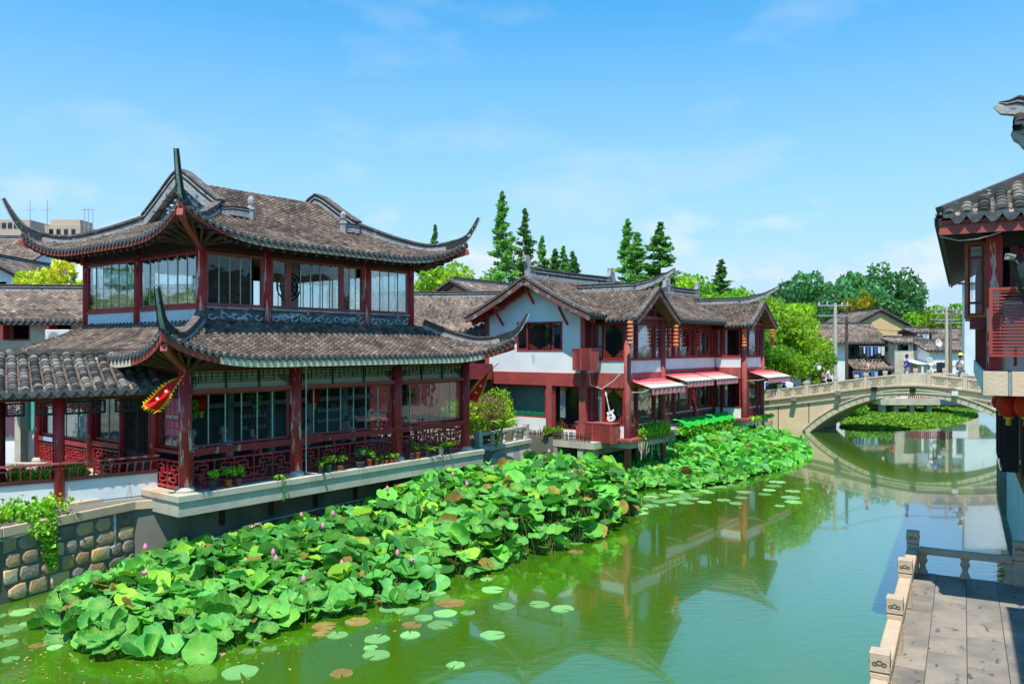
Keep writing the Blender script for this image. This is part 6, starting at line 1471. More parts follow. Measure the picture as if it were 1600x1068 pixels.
broad_tree('camphor_tree', 'darker green leafy tree in front of the large one by the bridge', (PXX(1208, 51), 51.5, 1.5), ZZ(500, 51) - 1.5, 1.9, M_BROAD, 7000, .12, None, 25, trunk_h=.28)
broad_tree('camphor_tree', 'small rounded yellow green tree leaning over the bridge parapet', (PXX(1262, 54), 55, 1.5), ZZ(520, 54) - 1.5, 1.9, M_BROADY, 5000, .12, None, 26, trunk_h=.15)
bush('round_bush', 'small clipped round dark green bush behind the bridge parapet', 'bush', (PXX(1230, 52), 54.2, 1.5), .75, 1.6, M_BROAD, 1800, .07, None, 3)
for k, (px, py, D, r, m, lb) in enumerate(((1265, 432, 115, 5.4, M_POPLAR, 'tall dark poplar clump, left one above the ochre gable'), (1240, 446, 120, 4.0, M_POPLAR, 'smaller poplar at the left of the dark clumps'), (1342, 424, 112, 4.6, M_POPLAR, 'poplar clump left half of the big crown above the gable'), (1372, 421, 118, 6.0, M_POPLAR, 'biggest dark poplar above the ochre gable'), (1398, 452, 112, 3.4, M_POPLAR, 'low right shoulder poplar above the ochre gable'), (1205, 452, 120, 3.4, M_POPLAR, 'small distant poplar just right of the white house'), (1300, 470, 108, 5.0, M_POPLAR, 'low poplar between the two big crowns'),
        (1330, 505, 98, 4.6, M_BROAD, 'green tree behind the long sagging roof'), (1470, 478, 105, 5.2, M_BROAD, 'bright green wide tree behind the right poles'), (1440, 484, 110, 4.0, M_BROAD, 'green tree left of the right poles'), (1500, 478, 100, 4.8, M_BROADY, 'yellow green tree at the blue white wall'), (1225, 470, 85, 3.6, M_BROADY, 'olive green tree above the bridge end tree'), (1170, 478, 95, 4, M_BROAD, 'green tree crown behind the far bay roof'), (1350, 452, 106, 3.2, M_AUT, 'olive brown tree in front of the big dark poplar'))):
    broad_tree('poplar_tree' if m is M_POPLAR else 'broadleaf_tree', lb, (PXX(px, D), D, 1.4), ZZ(py, D) - 1.4, r, m, 6500, .34 if m is M_POPLAR else .30, 'trees beyond the bridge', 40 + k, trunk_h=.22, squash=1.15 if m is M_POPLAR else .8)
wlh = simple_house('white walled grey roofed house left of the view beside the gallery', -30, -20.5, 10, 17, 1.5, 5.2, 7.6, 'y', M_WHITE, .4, name='left_bank_house', step=.4, ndetail=False)
simple_house('white walled house on the right bank behind the viewer side', 15, 24, -8, 0, .8, 5.5, 8.0, 'y', M_WHITE, .4, name='right_bank_rear_house', step=.4, ndetail=False)
for k, (x, y) in enumerate(((-24, 21), (-27, 27))): broad_tree('broadleaf_tree', ['green tree left of the view beyond the gallery court', 'second green tree farther left beyond the gallery court'][k], (x, y, 1.5), 7, 2.6, M_BROAD, 3000, .22, 'trees left of the view', 80 + k)
# trees on the right bank beyond the edge of the view, mirrored in panes
for k, (x, y, h_, r) in enumerate(((24, 14, 9, 3.6), (29, 22, 8, 3.2), (20, 5, 8, 3.2))):
    broad_tree('broadleaf_tree', 'green tree on the right bank out of view ' + ('beside the house', 'behind the house', 'near the viewer')[k], (x, y, .8), h_, r, M_BROAD, 2500, .3, 'trees behind the right bank', 70 + k)
# ================================================================ lotus
def lotus_leaf(seed, fold=0., segs=18):
    r0 = random.Random(seed); ph = [r0.uniform(0, 6.28) for _ in range(4)]; rings = (0, .3, .66, 1.0); vs = [(0, 0, -.13)]; cup = r0.uniform(.0, .22)
    for r in rings[1:]:
        for i in range(segs):
            t = 2 * math.pi * i / segs; q = r * (1 + .05 * math.sin(3 * t + ph[0]) + .03 * math.sin(5 * t + ph[1]))
            z = -.13 + cup * r + .16 * r * r * (1 - .3) + r ** 3 * (.10 * math.sin(4 * t + ph[2]) + .06 * math.sin(7 * t + ph[3])); x, y = q * math.cos(t), q * math.sin(t)
            if fold: z += fold * abs(x) ** 1.4 * 1.3; x *= (1 - .45 * fold * abs(x))
            vs.append((x, y, z))
    fs = [(0, 1 + i, 1 + (i + 1) % segs) for i in range(segs)]
    for k in range(2):
        o = 1 + k * segs; fs += [(o + i, o + segs + i, o + segs + (i + 1) % segs, o + (i + 1) % segs) for i in range(segs)]
    return vs, fs
LV = [lotus_leaf(s, f) for s, f in ((1, 0), (2, 0), (3, 0), (4, 0), (5, .5), (6, .9))]
def leafme(v, m):
    me = Mb().add(*v).mesh('lotus_leaf', m, True); return me
M_LOTUS2 = leafmat('bluish_lotus_leaf', (.085, .36, .085), (.11, .40, .06), .22, .3, 2.0, .5)
def add_veins(m):
    t = m.node_tree; N = t.nodes; L = t.links; b = N['Principled BSDF']; src = b.inputs['Base Color'].links[0].from_socket
    g = N.new('ShaderNodeTexCoord'); r = N.new('ShaderNodeTexGradient'); r.gradient_type = 'RADIAL'; L.new(g.outputs['Object'], r.inputs[0])
    m1 = N.new('ShaderNodeMath'); m1.operation = 'MULTIPLY'; m1.inputs[1].default_value = 2 * math.pi * 10; L.new(r.outputs['Fac'], m1.inputs[0])
    m2 = N.new('ShaderNodeMath'); m2.operation = 'SINE'; L.new(m1.outputs[0], m2.inputs[0]); m3 = N.new('ShaderNodeMapRange'); m3.inputs[1].default_value = .55; m3.inputs[4].default_value = .28; L.new(m2.outputs[0], m3.inputs[0])
    s = N.new('ShaderNodeTexGradient'); s.gradient_type = 'SPHERICAL'; L.new(g.outputs['Object'], s.inputs[0]); m4 = N.new('ShaderNodeMapRange'); m4.inputs[1].default_value = .25; m4.inputs[2].default_value = .95; m4.inputs[4].default_value = .5; L.new(s.outputs['Fac'], m4.inputs[0])
    ad = N.new('ShaderNodeMath'); ad.operation = 'MAXIMUM'; L.new(m3.outputs[0], ad.inputs[0]); L.new(m4.outputs[0], ad.inputs[1])
    mx_ = N.new('ShaderNodeMix'); mx_.data_type = 'RGBA'; L.new(ad.outputs[0], mx_.inputs[0]); L.new(src, mx_.inputs[6]); mx_.inputs[7].default_value = (.42, .66, .15, 1)
    L.new(mx_.outputs[2], b.inputs['Base Color']); return m
M_LBR = leafmat('browning_lotus_leaf', (.34, .30, .05), (.26, .16, .05), .2, .3, 6.0, .7, .15)
M_LV, M_LYV, M_LBV = (add_veins(leafmat(n_, a_, b_, .25, .35, 2.0, .62, .2)) for n_, a_, b_ in (('veined_lotus_leaf', (.14, .44, .045), (.085, .35, .06)), ('veined_young_lotus_leaf', (.34, .60, .04), (.22, .52, .045)), ('veined_bluish_lotus_leaf', (.085, .36, .085), (.11, .40, .06))))
LM = {k: [leafme(v, m) for v in LV] for k, m in (('a', M_LV), ('y', M_LYV), ('b', M_LBV), ('r', M_LBR))}
def in_poly(x, y, P):
    c = False; j = len(P) - 1
    for i in range(len(P)):
        if (P[i][1] > y) != (P[j][1] > y) and x < (P[j][0] - P[i][0]) * (y - P[i][1]) / (P[j][1] - P[i][1]) + P[i][0]: c = not c
        j = i
    return c
def dist_poly(x, y, P):
    d = 9e9
    for i in range(len(P)):
        a, b = P[i - 1], P[i]; vx, vy = b[0] - a[0], b[1] - a[1]; t = max(0, min(1, ((x - a[0]) * vx + (y - a[1]) * vy) / (vx * vx + vy * vy + 1e-9))); d = min(d, math.hypot(x - a[0] - t * vx, y - a[1] - t * vy))
    return d
def lotus_bed(label, P, hfun, n, size, seed, flowers=6, nobj=300):
    r0 = random.Random(seed); bed = thing('lotus_bed', label, 'lotus plants', (0, 0, 0), 0, 'lotus beds along the left bank'); xs = [p[0] for p in P]; ys = [p[1] for p in P]; L = []; tries = 0
    grid = {}
    while len(L) < n and tries < n * 60:
        tries += 1; x, y = r0.uniform(min(xs), max(xs)), r0.uniform(min(ys), max(ys))
        if not in_poly(x, y, P): continue
        d = dist_poly(x, y, P); H_ = hfun(x, y); e = min(1, d / .9); top = .16 + (H_ - .16) * (e * (2 - e)); s = size * (r0.uniform(.55, 1.1) if r0.random() < .8 else r0.uniform(1.1, 1.45))
        lo = r0.random() < .30
        z = top * r0.uniform(.88, 1.1) if not lo else top * r0.uniform(.30, .85)
        key = (int(x / .5), int(y / .5)); ok = True
        for i in (-1, 0, 1):
            for j in (-1, 0, 1):
                for (a, b, c, q) in grid.get((key[0] + i, key[1] + j), ()):
                    if math.hypot(a - x, b - y) < .52 * (s + q) * .62 and abs(c - z) < .22: ok = False
        if not ok: continue
        grid.setdefault(key, []).append((x, y, z, s)); L.append((x, y, z, s, e))
    L.sort(key=lambda q: q[1] - q[2] * 2); sv = [];  big = Mb(); st = Mb(); sets = {'a': Mb(), 'y': Mb(), 'b': Mb(), 'r': Mb()}
    for i, (x, y, z, s, e) in enumerate(L):
        k = ('r' if r0.random() < .035 else r0.choice('aaaabybb' if z > .4 else 'aabb')); vi = r0.choice((0, 1, 2, 3, 0, 1, 2, 3, 4, 5)) 
        tl = r0.gauss(0, .36) + (.30 if e < .8 else .12); az = r0.uniform(0, 6.28)
        # edge leaves lean out towards the open water in front
        M_ = Matrix.Translation((x, y, z)) @ Euler((-abs(tl) * -1 * 1.0 if False else tl * .9, r0.gauss(.12, .30), 0)).to_matrix().to_4x4() @ Matrix.Rotation(az, 4, 'Z') @ Matrix.Scale(s, 4)
        if i < nobj:
            o = bpy.data.objects.new('lotus_leaf', LM[k][vi]); COL.objects.link(o); o.parent = bed; o.matrix_local = M_
        else: sets[k].add([M_ @ Vector(v) for v in LV[vi][0]], LV[vi][1], r0.random())
        bx, by = x + r0.uniform(-.2, .2), y + r0.uniform(-.15, .15)
        st.tube([(x, y, z - .10 * s), ((x + bx) / 2 + r0.uniform(-.05, .05), (y + by) / 2, z * .5), (bx, by, -.1)], .010, 4, r0.random())
    for _ in range(int(n * .9)):    # bare and dying stalks in the shade below
        x, y = r0.uniform(min(xs), max(xs)), r0.uniform(min(ys), max(ys))
        if in_poly(x, y, P): 
            h_ = hfun(x, y) * r0.uniform(.3, .8); st.cyl((x, y, -.1), (x + r0.uniform(-.2, .2), y + r0.uniform(-.2, .2), h_), .009, .006, 4, False, r0.random())
    st.build('stems', M_STEM, bed, kind='stuff')
    for k, m in (('a', M_LOTUS), ('y', M_LOTUSY), ('b', M_LOTUS2), ('r', M_LBR)):
        if sets[k].v:
            V_ = np.array(sets[k].v); me = bpy.data.meshes.new('leaves'); me.from_pydata(sets[k].v, [], sets[k].f); me.materials.append(m); a = me.attributes.new('tint', 'FLOAT', 'FACE'); a.data.foreach_set('value', sets[k].t)
            me.polygons.foreach_set('use_smooth', [True] * len(me.polygons)); o = link('leaves', me, bed); o['kind'] = 'stuff'
    up_ = [q for q in L if q[2] > .35 * 1]; r0.shuffle(up_)
    for i in range(min(flowers, len(up_))):
        x, y, z, s, e = up_[i]; z += .12; f = Mb()
        if i % 3 == 0:
            for j in range(11):
                t = j * .571 * math.pi; op = .35 + .4 * (j / 11); f.add([(0, 0, 0), (.05 * math.cos(t - .5), .05 * math.sin(t - .5), .06), (.12 * op * 1.5 * math.cos(t), .12 * op * 1.5 * math.sin(t), .11), (.05 * math.cos(t + .5), .05 * math.sin(t + .5), .06)], [(0, 1, 2, 3)])
        else: f.lathe([(.012, 0), (.04, .03), (.05, .07), (.035, .12), (.004, .17)], (0, 0, 0), 8)
        o = f.build('lotus_flower' if i % 3 == 0 else 'lotus_bud', M_PINK, bed, True); o.location = (x, y, z); Mb().cyl((x, y, z), (x + .03, y, 0), .008, .01, 5).build('flower_stem', M_STEM, bed)
    for i in range(flowers, min(flowers * 2, len(up_))):
        x, y, z, s, e = up_[i]; o = Mb().lathe([(.008, -.10), (.015, -.04), (.04, 0), (.045, .012), (.01, .014)], (0, 0, 0), 9).build('seed_pod', M_BROWNW if i % 2 else M_IVY, bed); o.location = (x, y, z + .14)
    return L
def xy(l): return [(v.x, v.y) for v in l]
wallA = xy([pav(-1.2, .35), pav(.2, .38), pav(3, .38), pav(5.6, .38)])
PA = xy([W(a, b) for a, b in ((60, 990), (118, 1012), (150, 1030), (215, 1032), (310, 1033), (385, 1012), (450, 985), (500, 968), (570, 958), (650, 945), (700, 915), (705, 890))]) + wallA[::-1] + xy([W(150, 935), W(75, 965)])
def hA(x, y):
    q = (Vector((x, y, 0)) - PC); p_, q_ = q.dot(U), q.dot(V); m_ = min(1, max(0, (q_ + 4.6) / 2.6)); return .40 + .34 * m_ - .22 * max(0, q_ + 1.6) / 2 + (.18 * max(0, p_ - 3.6))
lotus_bed('nearest lotus bed spreading from the rubble wall along the tea house ledge', PA, hA, 1020, .20, 3, 14)
PB = xy([W(a, b) for a, b in ((690, 900), (735, 905), (790, 885), (850, 868), (905, 852), (955, 830), (992, 806), (990, 790))]) + xy([hou(-1.6, -.9), hou(-3.4, .9), pav(13.0, -.1), pav(10.6, -.1), pav(5.2, .38)])
def hB(x, y):
    q = (Vector((x, y, 0)) - PC); p_ = q.dot(U); return .80 + .48 * min(1, max(0, (p_ - 4.8) / 3.5)) - .35 * max(0, min(1, (p_ - 13.2) / 2))
lotus_bed('tallest lotus bed between the tea house end and the white house posts', PB, hB, 1150, .22, 4, 12)
PCp = xy([W(a, b) for a, b in ((985, 770), (1010, 764), (1070, 765), (1130, 757), (1190, 742), (1240, 728), (1266, 712), (1262, 700))]) + xy([hou(14.6, 1.4), hou(11, 1.7), hou(6, 2.2), hou(.5, 2.2), hou(-.4, .4)])
def hC(x, y):
    q = (Vector((x, y, 0)) - HCN); q_, p_ = q.dot(V), q.dot(U); e_ = min(1, max(0, (p_ - 2.5) / 4.5)); return .18 + .14 * min(1, max(0, (q_ + 2.5) / 2)) + e_ * .66 * min(1, max(0, (q_ + 3.2) / 2.2))
lotus_bed('farther lotus bed under the white house and up to the bridge', PCp, hC, 2100, .215, 5, 8)
# tangled water weeds at the foot of the tall bed
for k, (px, py, r, h_) in enumerate(((740, 862, .55, .75), (790, 858, .5, .6), (930, 812, .55, .75), (965, 800, .6, .8), (690, 868, .45, .6))):
    p = W(px, py); bush('water_weed', ['dark leafy weed at the foot of the tall lotus, second from left', 'dark leafy weed at the foot of the tall lotus, middle', 'leafy weed left of the pair nearest the house post', 'leafy weed right beside the white house post', 'dark leafy weed at the foot of the tall lotus, leftmost'][k], 'water weed', (p.x, p.y + .3, -.05), r, h_, M_BROAD, 1400, .045, 'water weeds by the lotus', 90 + k)
# ---------------- floating pads
def pad_mesh(seed, m, hole=False):
    r0 = random.Random(seed); n = 22; vs = [(0, 0, 0)]; nt0 = r0.uniform(0, 6)
    for i in range(n):
        t = .12 + (2 * math.pi - .24) * i / (n - 1); r = 1 + .04 * math.sin(5 * t + nt0) + r0.uniform(-.03, .02); vs.append((r * math.cos(t), r * math.sin(t), .012 if r0.random() < .2 else .0))
    vs2 = [(x, y, z - .03) for x, y, z in vs]; k = len(vs)
    fs = [(0, i, i + 1) for i in range(1, n)] + [(i, k + i, k + i + 1, i + 1) for i in range(1, n)]
    return Mb().add(vs + vs2, fs, .5).mesh('lily_pad', m)
PMS = [pad_mesh(s, M_PAD) for s in range(4)]; PMB = [pad_mesh(s + 9, M_PADB) for s in range(2)]
pads = [(389, 1017, 12), (421, 1014, 12), (527, 992, 17), (589, 998, 20), (588, 1023, 22), (579, 1012, 12), (641, 992, 16), (636, 954, 20), (607, 951, 15), (662, 965, 16), (696, 958, 18), (688, 976, 21), (731, 957, 12), (683, 927, 14), (770, 921, 18), (787, 947, 17), (770, 992, 20), (712, 1039, 15), (375, 1050, 28), (843, 944, 17), (879, 951, 19),
        (35, 956, 19), (14, 983, 22), (8, 1005, 18), (43, 974, 12), (17, 1030, 13), (86, 1011, 12), (282, 1038, 6), (330, 1008, 9), (0, 962, 10), (401, 1002, 9), (540, 948, 14), (506, 960, 14), (900, 847, 13), (875, 852, 10), (1000, 801, 13), (1003, 794, 10), (1030, 783, 14), (1072, 785, 12), (1150, 786, 12), (1240, 784, 14), (1235, 777, 14), (1239, 767, 12), (1209, 759, 12), (1262, 763, 7), (812, 868, 10), (760, 905, 10), (745, 888, 11), (1195, 772, 10), (1218, 790, 8)]
for k in range(34):
    px = rnd.uniform(1000, 1215); pads.append((px, 792 - (px - 1000) * .12 + rnd.uniform(-22, 6) , rnd.uniform(8, 13)))
browns = [(705, 942, 22), (644, 976, 17), (559, 971, 20), (507, 978, 20), (503, 990, 13), (534, 1052, 18), (600, 940, 12), (60, 1008, 14), (610, 925, 18), (1050, 778, 16), (1100, 780, 14), (900, 862, 12), (330, 1022, 22), (150, 1010, 18), (660, 930, 10)]
ctr = {}
placed = []
for k, (px, py, r) in enumerate(pads + browns):
    p = W(px, py); rr = r / FPX * p.y; br_ = k >= len(pads)
    if any((p.x - a) ** 2 + (p.y - b) ** 2 < (rr + c) ** 2 * .55 for a, b, c in placed): continue
    placed.append((p.x, p.y, rr))
    o = link('lily_pad', (PMB if br_ else PMS)[k % (2 if br_ else 4)], None, (p.x, p.y, .008 + .0006 * (k % 7)), (0, 0, rnd.uniform(0, 6.28)), (rr * rnd.uniform(.9, 1.05), rr, 1))
    lo_ = [(300, 'near the bottom left corner'), (560, 'in front of the nearest lotus bed, left group'), (665, 'in front of the nearest lotus bed, middle group'), (738, 'in front of the nearest lotus bed, right group'), (960, 'on open water right of the near bed'), (1050, 'just right of the house posts'), (1110, 'before the awnings'), (1180, 'before the far bay'), (1700, 'nearest the bridge')]
    zone = next(z for m_, z in lo_ if px < m_); ctr.setdefault((br_, zone), []).append((px, o))
ORD = 'first second third fourth fifth sixth seventh eighth ninth tenth eleventh twelfth thirteenth fourteenth fifteenth sixteenth'.split()
for (br_, zone), l in ctr.items():
    l.sort(key=lambda q: q[0])
    for i, (px, o) in enumerate(l):
        tag(o, ('withered brown' if br_ else 'round green') + ' lily pad ' + zone + (', ' + (ORD[i] + ' from left') if len(l) > 1 else ''), 'lily pad', ('withered lily pads ' if br_ else 'green lily pads ') + zone)
# duckweed and plants seen below the arch
PD = xy([W(a, b) for a, b in ((1312, 668), (1345, 671), (1400, 671.5), (1455, 668), (1495, 662), (1528, 650), (1522, 641), (1480, 637.5), (1400, 638), (1340, 641), (1322, 655))]); pts = []
while len(pts) < 15000:
    x, y = NR.uniform(min(p[0] for p in PD), max(p[0] for p in PD)), NR.uniform(min(p[1] for p in PD), max(p[1] for p in PD))
    if in_poly(x, y, PD): pts.append((x, y, NR.uniform(.0, .16) * min(1, dist_poly(x, y, PD) / 1.0 + .1)))
o = link('water_plants', leaf_cloud('water_plants', M_IVY, pts, .16, 1.2, nrm=np.array([0, -.3, 1.0])), None); o['kind'] = 'stuff'; o['label'] = 'bright green mat of water plants beyond the bridge arch'
bush('waterside_shrub', 'leafy shrub on the bank seen under the left side of the arch', 'shrub', (PXX(1352, 66), 64.5, .0), 2.2, 2.2, M_BROAD, 3000, .16, None, 6)
bush('waterside_shrub', 'lower leafy shrub left behind the bridge abutment', 'shrub', (PXX(1336, 60), 59.5, .0), 1.3, 1.3, M_BROAD, 2000, .12, None, 7)
# ---------------- planting on land
def along(pts, n, rx, rz):
    P = [Vector(p) for p in pts]; out_ = []; seg = [(P[i + 1] - P[i]).length for i in range(len(P) - 1)]; tot = sum(seg)
    for _ in range(n):
        d = rnd.uniform(0, tot); i = 0
        while d > seg[i] and i < len(seg) - 1: d -= seg[i]; i += 1
        p = P[i].lerp(P[i + 1], d / seg[i]); out_.append((p.x + rnd.gauss(0, rx), p.y + rnd.gauss(0, rx), p.z + rnd.gauss(0, rz)))
    return out_
iv = thing('ivy_plant', 'yellow green ivy on the planting bed trailing down the rubble wall', 'ivy', (0, 0, 0))
pts = along([(-13.2, 13.3, 1.72), (-11.4, 15.8, 1.80), (-10.4, 16.9, 1.80), (-9.9, 17.55, 1.78)], 2600, .20, .09)
pts += along([(-9.83, 17.2, 1.62), (-9.86, 17.15, 1.1), (-9.82, 17.2, .55)], 1000, .055, .06) + along([(-10.1, 16.8, 1.6), (-9.9, 17.05, 1.25)], 450, .09, .1)
link('foliage', leaf_cloud('foliage', M_IVY, pts, .055, 1.0, aspect=.85), iv); Mb().tube([(-10.1, 17.0, 1.6), (-9.84, 17.18, 1.5), (-9.85, 17.16, .9), (-9.83, 17.2, .5)], .012, 5).build('stem', M_BARK, iv)
for k, (x, y, r, h_) in enumerate(((-11.9, 19.7, .7, .75), (-11.1, 20.3, .7, .8), (-12.8, 18.9, .8, .8))):
    bush('garden_shrub', ['bright green shrub behind the gallery rail, middle one', 'bright green shrub behind the gallery rail next to the columns', 'bright green shrub behind the gallery rail, leftmost'][k], 'shrub', (x, y, 1.6), r, h_, M_IVY, 1600, .06, 'shrubs inside the gallery court', 60 + k)
b1 = bush('rounded_shrub', 'large rounded yellow green shrub on the stone planter', 'shrub', (A.x * .45 + B.x * .55 + V.x * 1.35, A.y * .45 + B.y * .55 + V.y * 1.35, 1.5), 1.35, 2.3, M_BROADY, 9000, .055, None, 12, nb=26, sx=1.0, sy=1.0)
pink = link('foliage', leaf_cloud('foliage', mat('brownish_pink_young_leaves', (.35, .17, .12), (.22, .20, .07), 3, .6, 0, tint=.4, trans=.3), blob_points([(.35, -.5, 1.35, .65, .5, .6), (0, -.6, 1.0, .7, .4, .5)], 1500, .7), .05), b1)
def strap_leaves(m, n, ln, wd, droop=.6, up=.8, seed=0, name='leaf'):
    r0 = random.Random(seed); mb = Mb()
    for i in range(n):
        t = i * 2.4 + r0.uniform(-.3, .3); e = r0.uniform(.5, 1.1) * up; l = ln * r0.uniform(.7, 1.1); pts = []; nn = 5
        for j in range(nn + 1):
            u = j / nn; r_ = l * u * math.cos(e) + l * .15 * u * u; z = l * u * math.sin(e) - droop * l * u * u; pts.append((r_ * math.cos(t), r_ * math.sin(t), z))
        vs = []; sd = Vector((-math.sin(t), math.cos(t), 0))
        for j, p in enumerate(pts):
            u = j / nn; w2 = wd * (math.sin(math.pi * min(.98, .12 + .88 * u)) ** .7) / 2
            for q in (-1, 0, 1): vs.append(Vector(p) + sd * (w2 * q) + Vector((0, 0, .15 * w2 * abs(q))))
        mb.add(vs, [(3 * j + q, 3 * j + q + 1, 3 * j + 4 + q, 3 * j + 3 + q) for j in range(nn) for q in range(2)], r0.random())
    return mb
bt = thing('banana_plant', 'small banana plant with broad light green leaves before the shrub', 'plant', (A.x + nrm.x * .75 + on.x * .12, A.y + nrm.y * .75 + on.y * .12, 1.66))
Mb().tube([(0, 0, 0), (.12, 0, .35), (.28, -.02, .75)], lambda u: .055 * (1 - .4 * u), 8).build('stalk', M_IVY, bt)
for k in range(7):
    o = strap_leaves(None, 1, .85, .24, .35, .7, k).build('broad_leaf', M_LOTUSY, bt); o.location = (.28, -.02, .72); o.rotation_euler = (0, 0, k * .9)
# ---------------- pot plants on the ledge
pots = [(333, 'g', 'leafy'), (357, 't', 'leafy'), (372, 'g2', 'leafy'), (437, None, 'fern'), (501, 'g', 'strap'), (513, 'gr', 'leafy'), (532, 't', 'leafy'), (562, 'gw', 'dark'), (577, 't', 'leafy'), (588, 't', 'yellow'), (597, 'g', 'leafy'), (604, 't', 'leafy'), (612, 't', 'yellow'), (618, 't', 'leafy'), (643, 'g', 'bare'), (652, 't', 'leafy'), (668, 'g', 'strap'), (689, 'w', 'strap'), (702, 'g', 'strap')]
lbls = ['dark grey pot with leggy green plant, leftmost on the tea house ledge', 'terracotta pot with round leafed plant near the corner column', 'small dark pot right beside the leftmost terracotta pot', 'yellow green spider plant hanging over the ledge before the second column', 'tall dark pot with strap leaves just right of the second column', 'green pot with leafy plant beside the tall dark pot', 'wide terracotta pot alone right of the green pot', 'wide dark grey pot with dark blue green bush at the middle bay', 'terracotta pot next to the wide dark grey pot', 'small terracotta pot with yellow green tuft, left of the row', 'small dark pot within the row of small terracotta pots', 'small terracotta pot just right of the small dark pot', 'small terracotta pot with yellow tuft before the third column', 'last small terracotta pot, touching the third column', 'dark pot with almost bare plant right of the third column', 'low terracotta pot left of the big strap leaved plants', 'large dark pot with long strap leaves in the last bay', 'white blue glazed pot with broad strap leaves', 'dark pot with strap leaves, rightmost on the ledge']
for k, (px, pt2, kind) in enumerate(pots):
    t_ = (px - 800) / FPX; q = -.26; # point on the ledge line q = -.26
    c0 = PC + V * q; p_ = (t_ * c0.y - c0.x) / (U.x - t_ * U.y); c = pav(p_, q, FL); ph = .2; r = .085
    if px in (562,): r = .14; ph = .17
    if px in (588, 604, 612, 618, 597): r = .06; ph = .10
    if px in (532,): r = .10; ph = .14
    t = thing('potted_plant', lbls[k], 'potted plant', c, rnd.uniform(0, 6), 'potted plants on the tea house ledge')
    m = {'g': M_POTG, 'g2': M_POTG, 't': M_TERRA, 'gr': M_POTGR, 'gw': M_POTG, 'w': M_POTW, None: M_POTG}[pt2]
    if pt2 is None: ph = .08
    Mb().lathe([(r * .72, 0), (r * .95, ph * .85), (r * 1.08, ph * .86), (r * 1.08, ph), (r * .9, ph), (r * .85, ph * .9)], (0, 0, 0), 14).build('pot', m, t, True)
    if kind == 'strap': o = strap_leaves(None, 16, .5 if px != 501 else .4, .07, .45, 1.15, k).build('leaves', M_BROAD, t); o.location = (0, 0, ph * .9)
    elif kind == 'fern': o = strap_leaves(None, 40, .34, .03, .8, .9, k).build('leaves', M_IVY, t); o.location = (0, 0, ph); o['kind'] = 'stuff'; vn = link('trailing_vine', leaf_cloud('trailing_vine', M_IVY, [(rnd.gauss(0, .03), -.16 + rnd.gauss(0, .02), -rnd.uniform(0, .55)) for _ in range(70)], .03, 1), t); t.rotation_euler = (0, 0, math.atan2(U.y, U.x))
    elif kind == 'bare': o = strap_leaves(None, 7, .25, .03, .5, 1.1, k).build('leaves', M_BROWNW, t); o.location = (0, 0, ph)
    else:
        s_ = 1.0 if r > .07 else .6; h2 = (.16 if kind != 'dark' else .24) * s_
        sm = Mb()
        for j in range(5): sm.tube([(0, 0, ph * .9), (rnd.uniform(-.06, .06), rnd.uniform(-.06, .06), ph + h2 * .6), (rnd.uniform(-.12, .12) * s_, rnd.uniform(-.12, .12) * s_, ph + h2 * 1.3)], .006, 4)
        sm.build('stem', M_BARK, t)
        link('leaves', leaf_cloud('leaves', {'leafy': M_BROAD, 'yellow': M_BROADY, 'dark': M_POPLAR}[kind], blob_points([(rnd.uniform(-.1, .1) * s_, rnd.uniform(-.1, .1) * s_, ph + h2 * rnd.uniform(.7, 1.5), .10 * s_, .10 * s_, .09 * s_) for _ in range(6)], int(170 * s_), .3), .035, .8, aspect=.7), t)['kind'] = 'stuff'
# trailing plants and green net on the white house
gn = thing('green_net', 'bright green net draped over the planted ledge of the white house', 'net', (0, 0, 0)); mb = Mb(); n = 24; vs = []
for i in range(n + 1):
    p_ = 5.7 + 5.8 * i / n
    for j, (q, z) in enumerate(((.95, 1.86), (.7, 1.84), (.42, 1.70), (.26, 1.58))): v = hou(p_, q, z + .05 * math.sin(i * 1.7 + j) + .03 * math.sin(i * 3.1)); vs.append(v)
mb.add(vs, [(4 * i + j, 4 * i + j + 1, 4 * i + 5 + j, 4 * i + 4 + j) for i in range(n) for j in range(3)]); mb.build('net_sheet', M_TARP, gn, True)
Mb().tube([hou(5.7, .35, 1.55), hou(8.5, .35, 1.58), hou(11.5, .35, 1.55)], .02, 5).build('net_pole', M_BROWNW, gn)
tv = thing('trailing_plants', 'trailing green and yellow plants along the deck edge of the white house', 'trailing plants', (0, 0, 0))
pts = along([hou(5.6, .5, 1.42), hou(11.4, .5, 1.38)], 2200, .12, .12) + along([hou(.6, -.3, 1.72), hou(2.9, -.3, 1.72)], 1300, .07, .12) + along([hou(11.6, -.36, 1.55), hou(14.6, -.36, 1.55)], 700, .06, .05)
link('foliage', leaf_cloud('foliage', M_IVY, pts, .06, 1), tv); link('foliage', leaf_cloud('foliage', M_BROAD, along([hou(.6, -.28, 1.8), hou(2.9, -.28, 1.85)], 900, .07, .16), .06, 1), tv)
link('flowers', leaf_cloud('flowers', M_ORANGEW, along([hou(.5, -.36, 1.7), hou(2.9, -.36, 1.7)], 200, .05, .08), .04, 1), tv)
rt = Mb()
for k in range(46):
    p_ = rnd.choice((rnd.uniform(.2, 3.1), rnd.uniform(5.5, 11.4), rnd.uniform(11.5, 14.6))); q = -.4 if p_ < 3.2 or p_ > 11.5 else .55; z = 1.45; l = rnd.uniform(.25, .75); a = hou(p_, q, z); rt.tube([a, a + Vector((rnd.uniform(-.03, .03), 0, -l * .5)), a + Vector((rnd.uniform(-.05, .05), 0, -l))], .012, 4)
rt.build('hanging_roots', M_BRIDGE2, tv, kind='stuff')
tf = thing('twig_fence', 'low fence of dark reddish twigs on the deck below the white gable', 'fence', (0, 0, 0))
mt = Mb().cyl((0, 0, 0), (0, 0, .34), .022, .016, 5).mesh('twig', M_BROWNW)
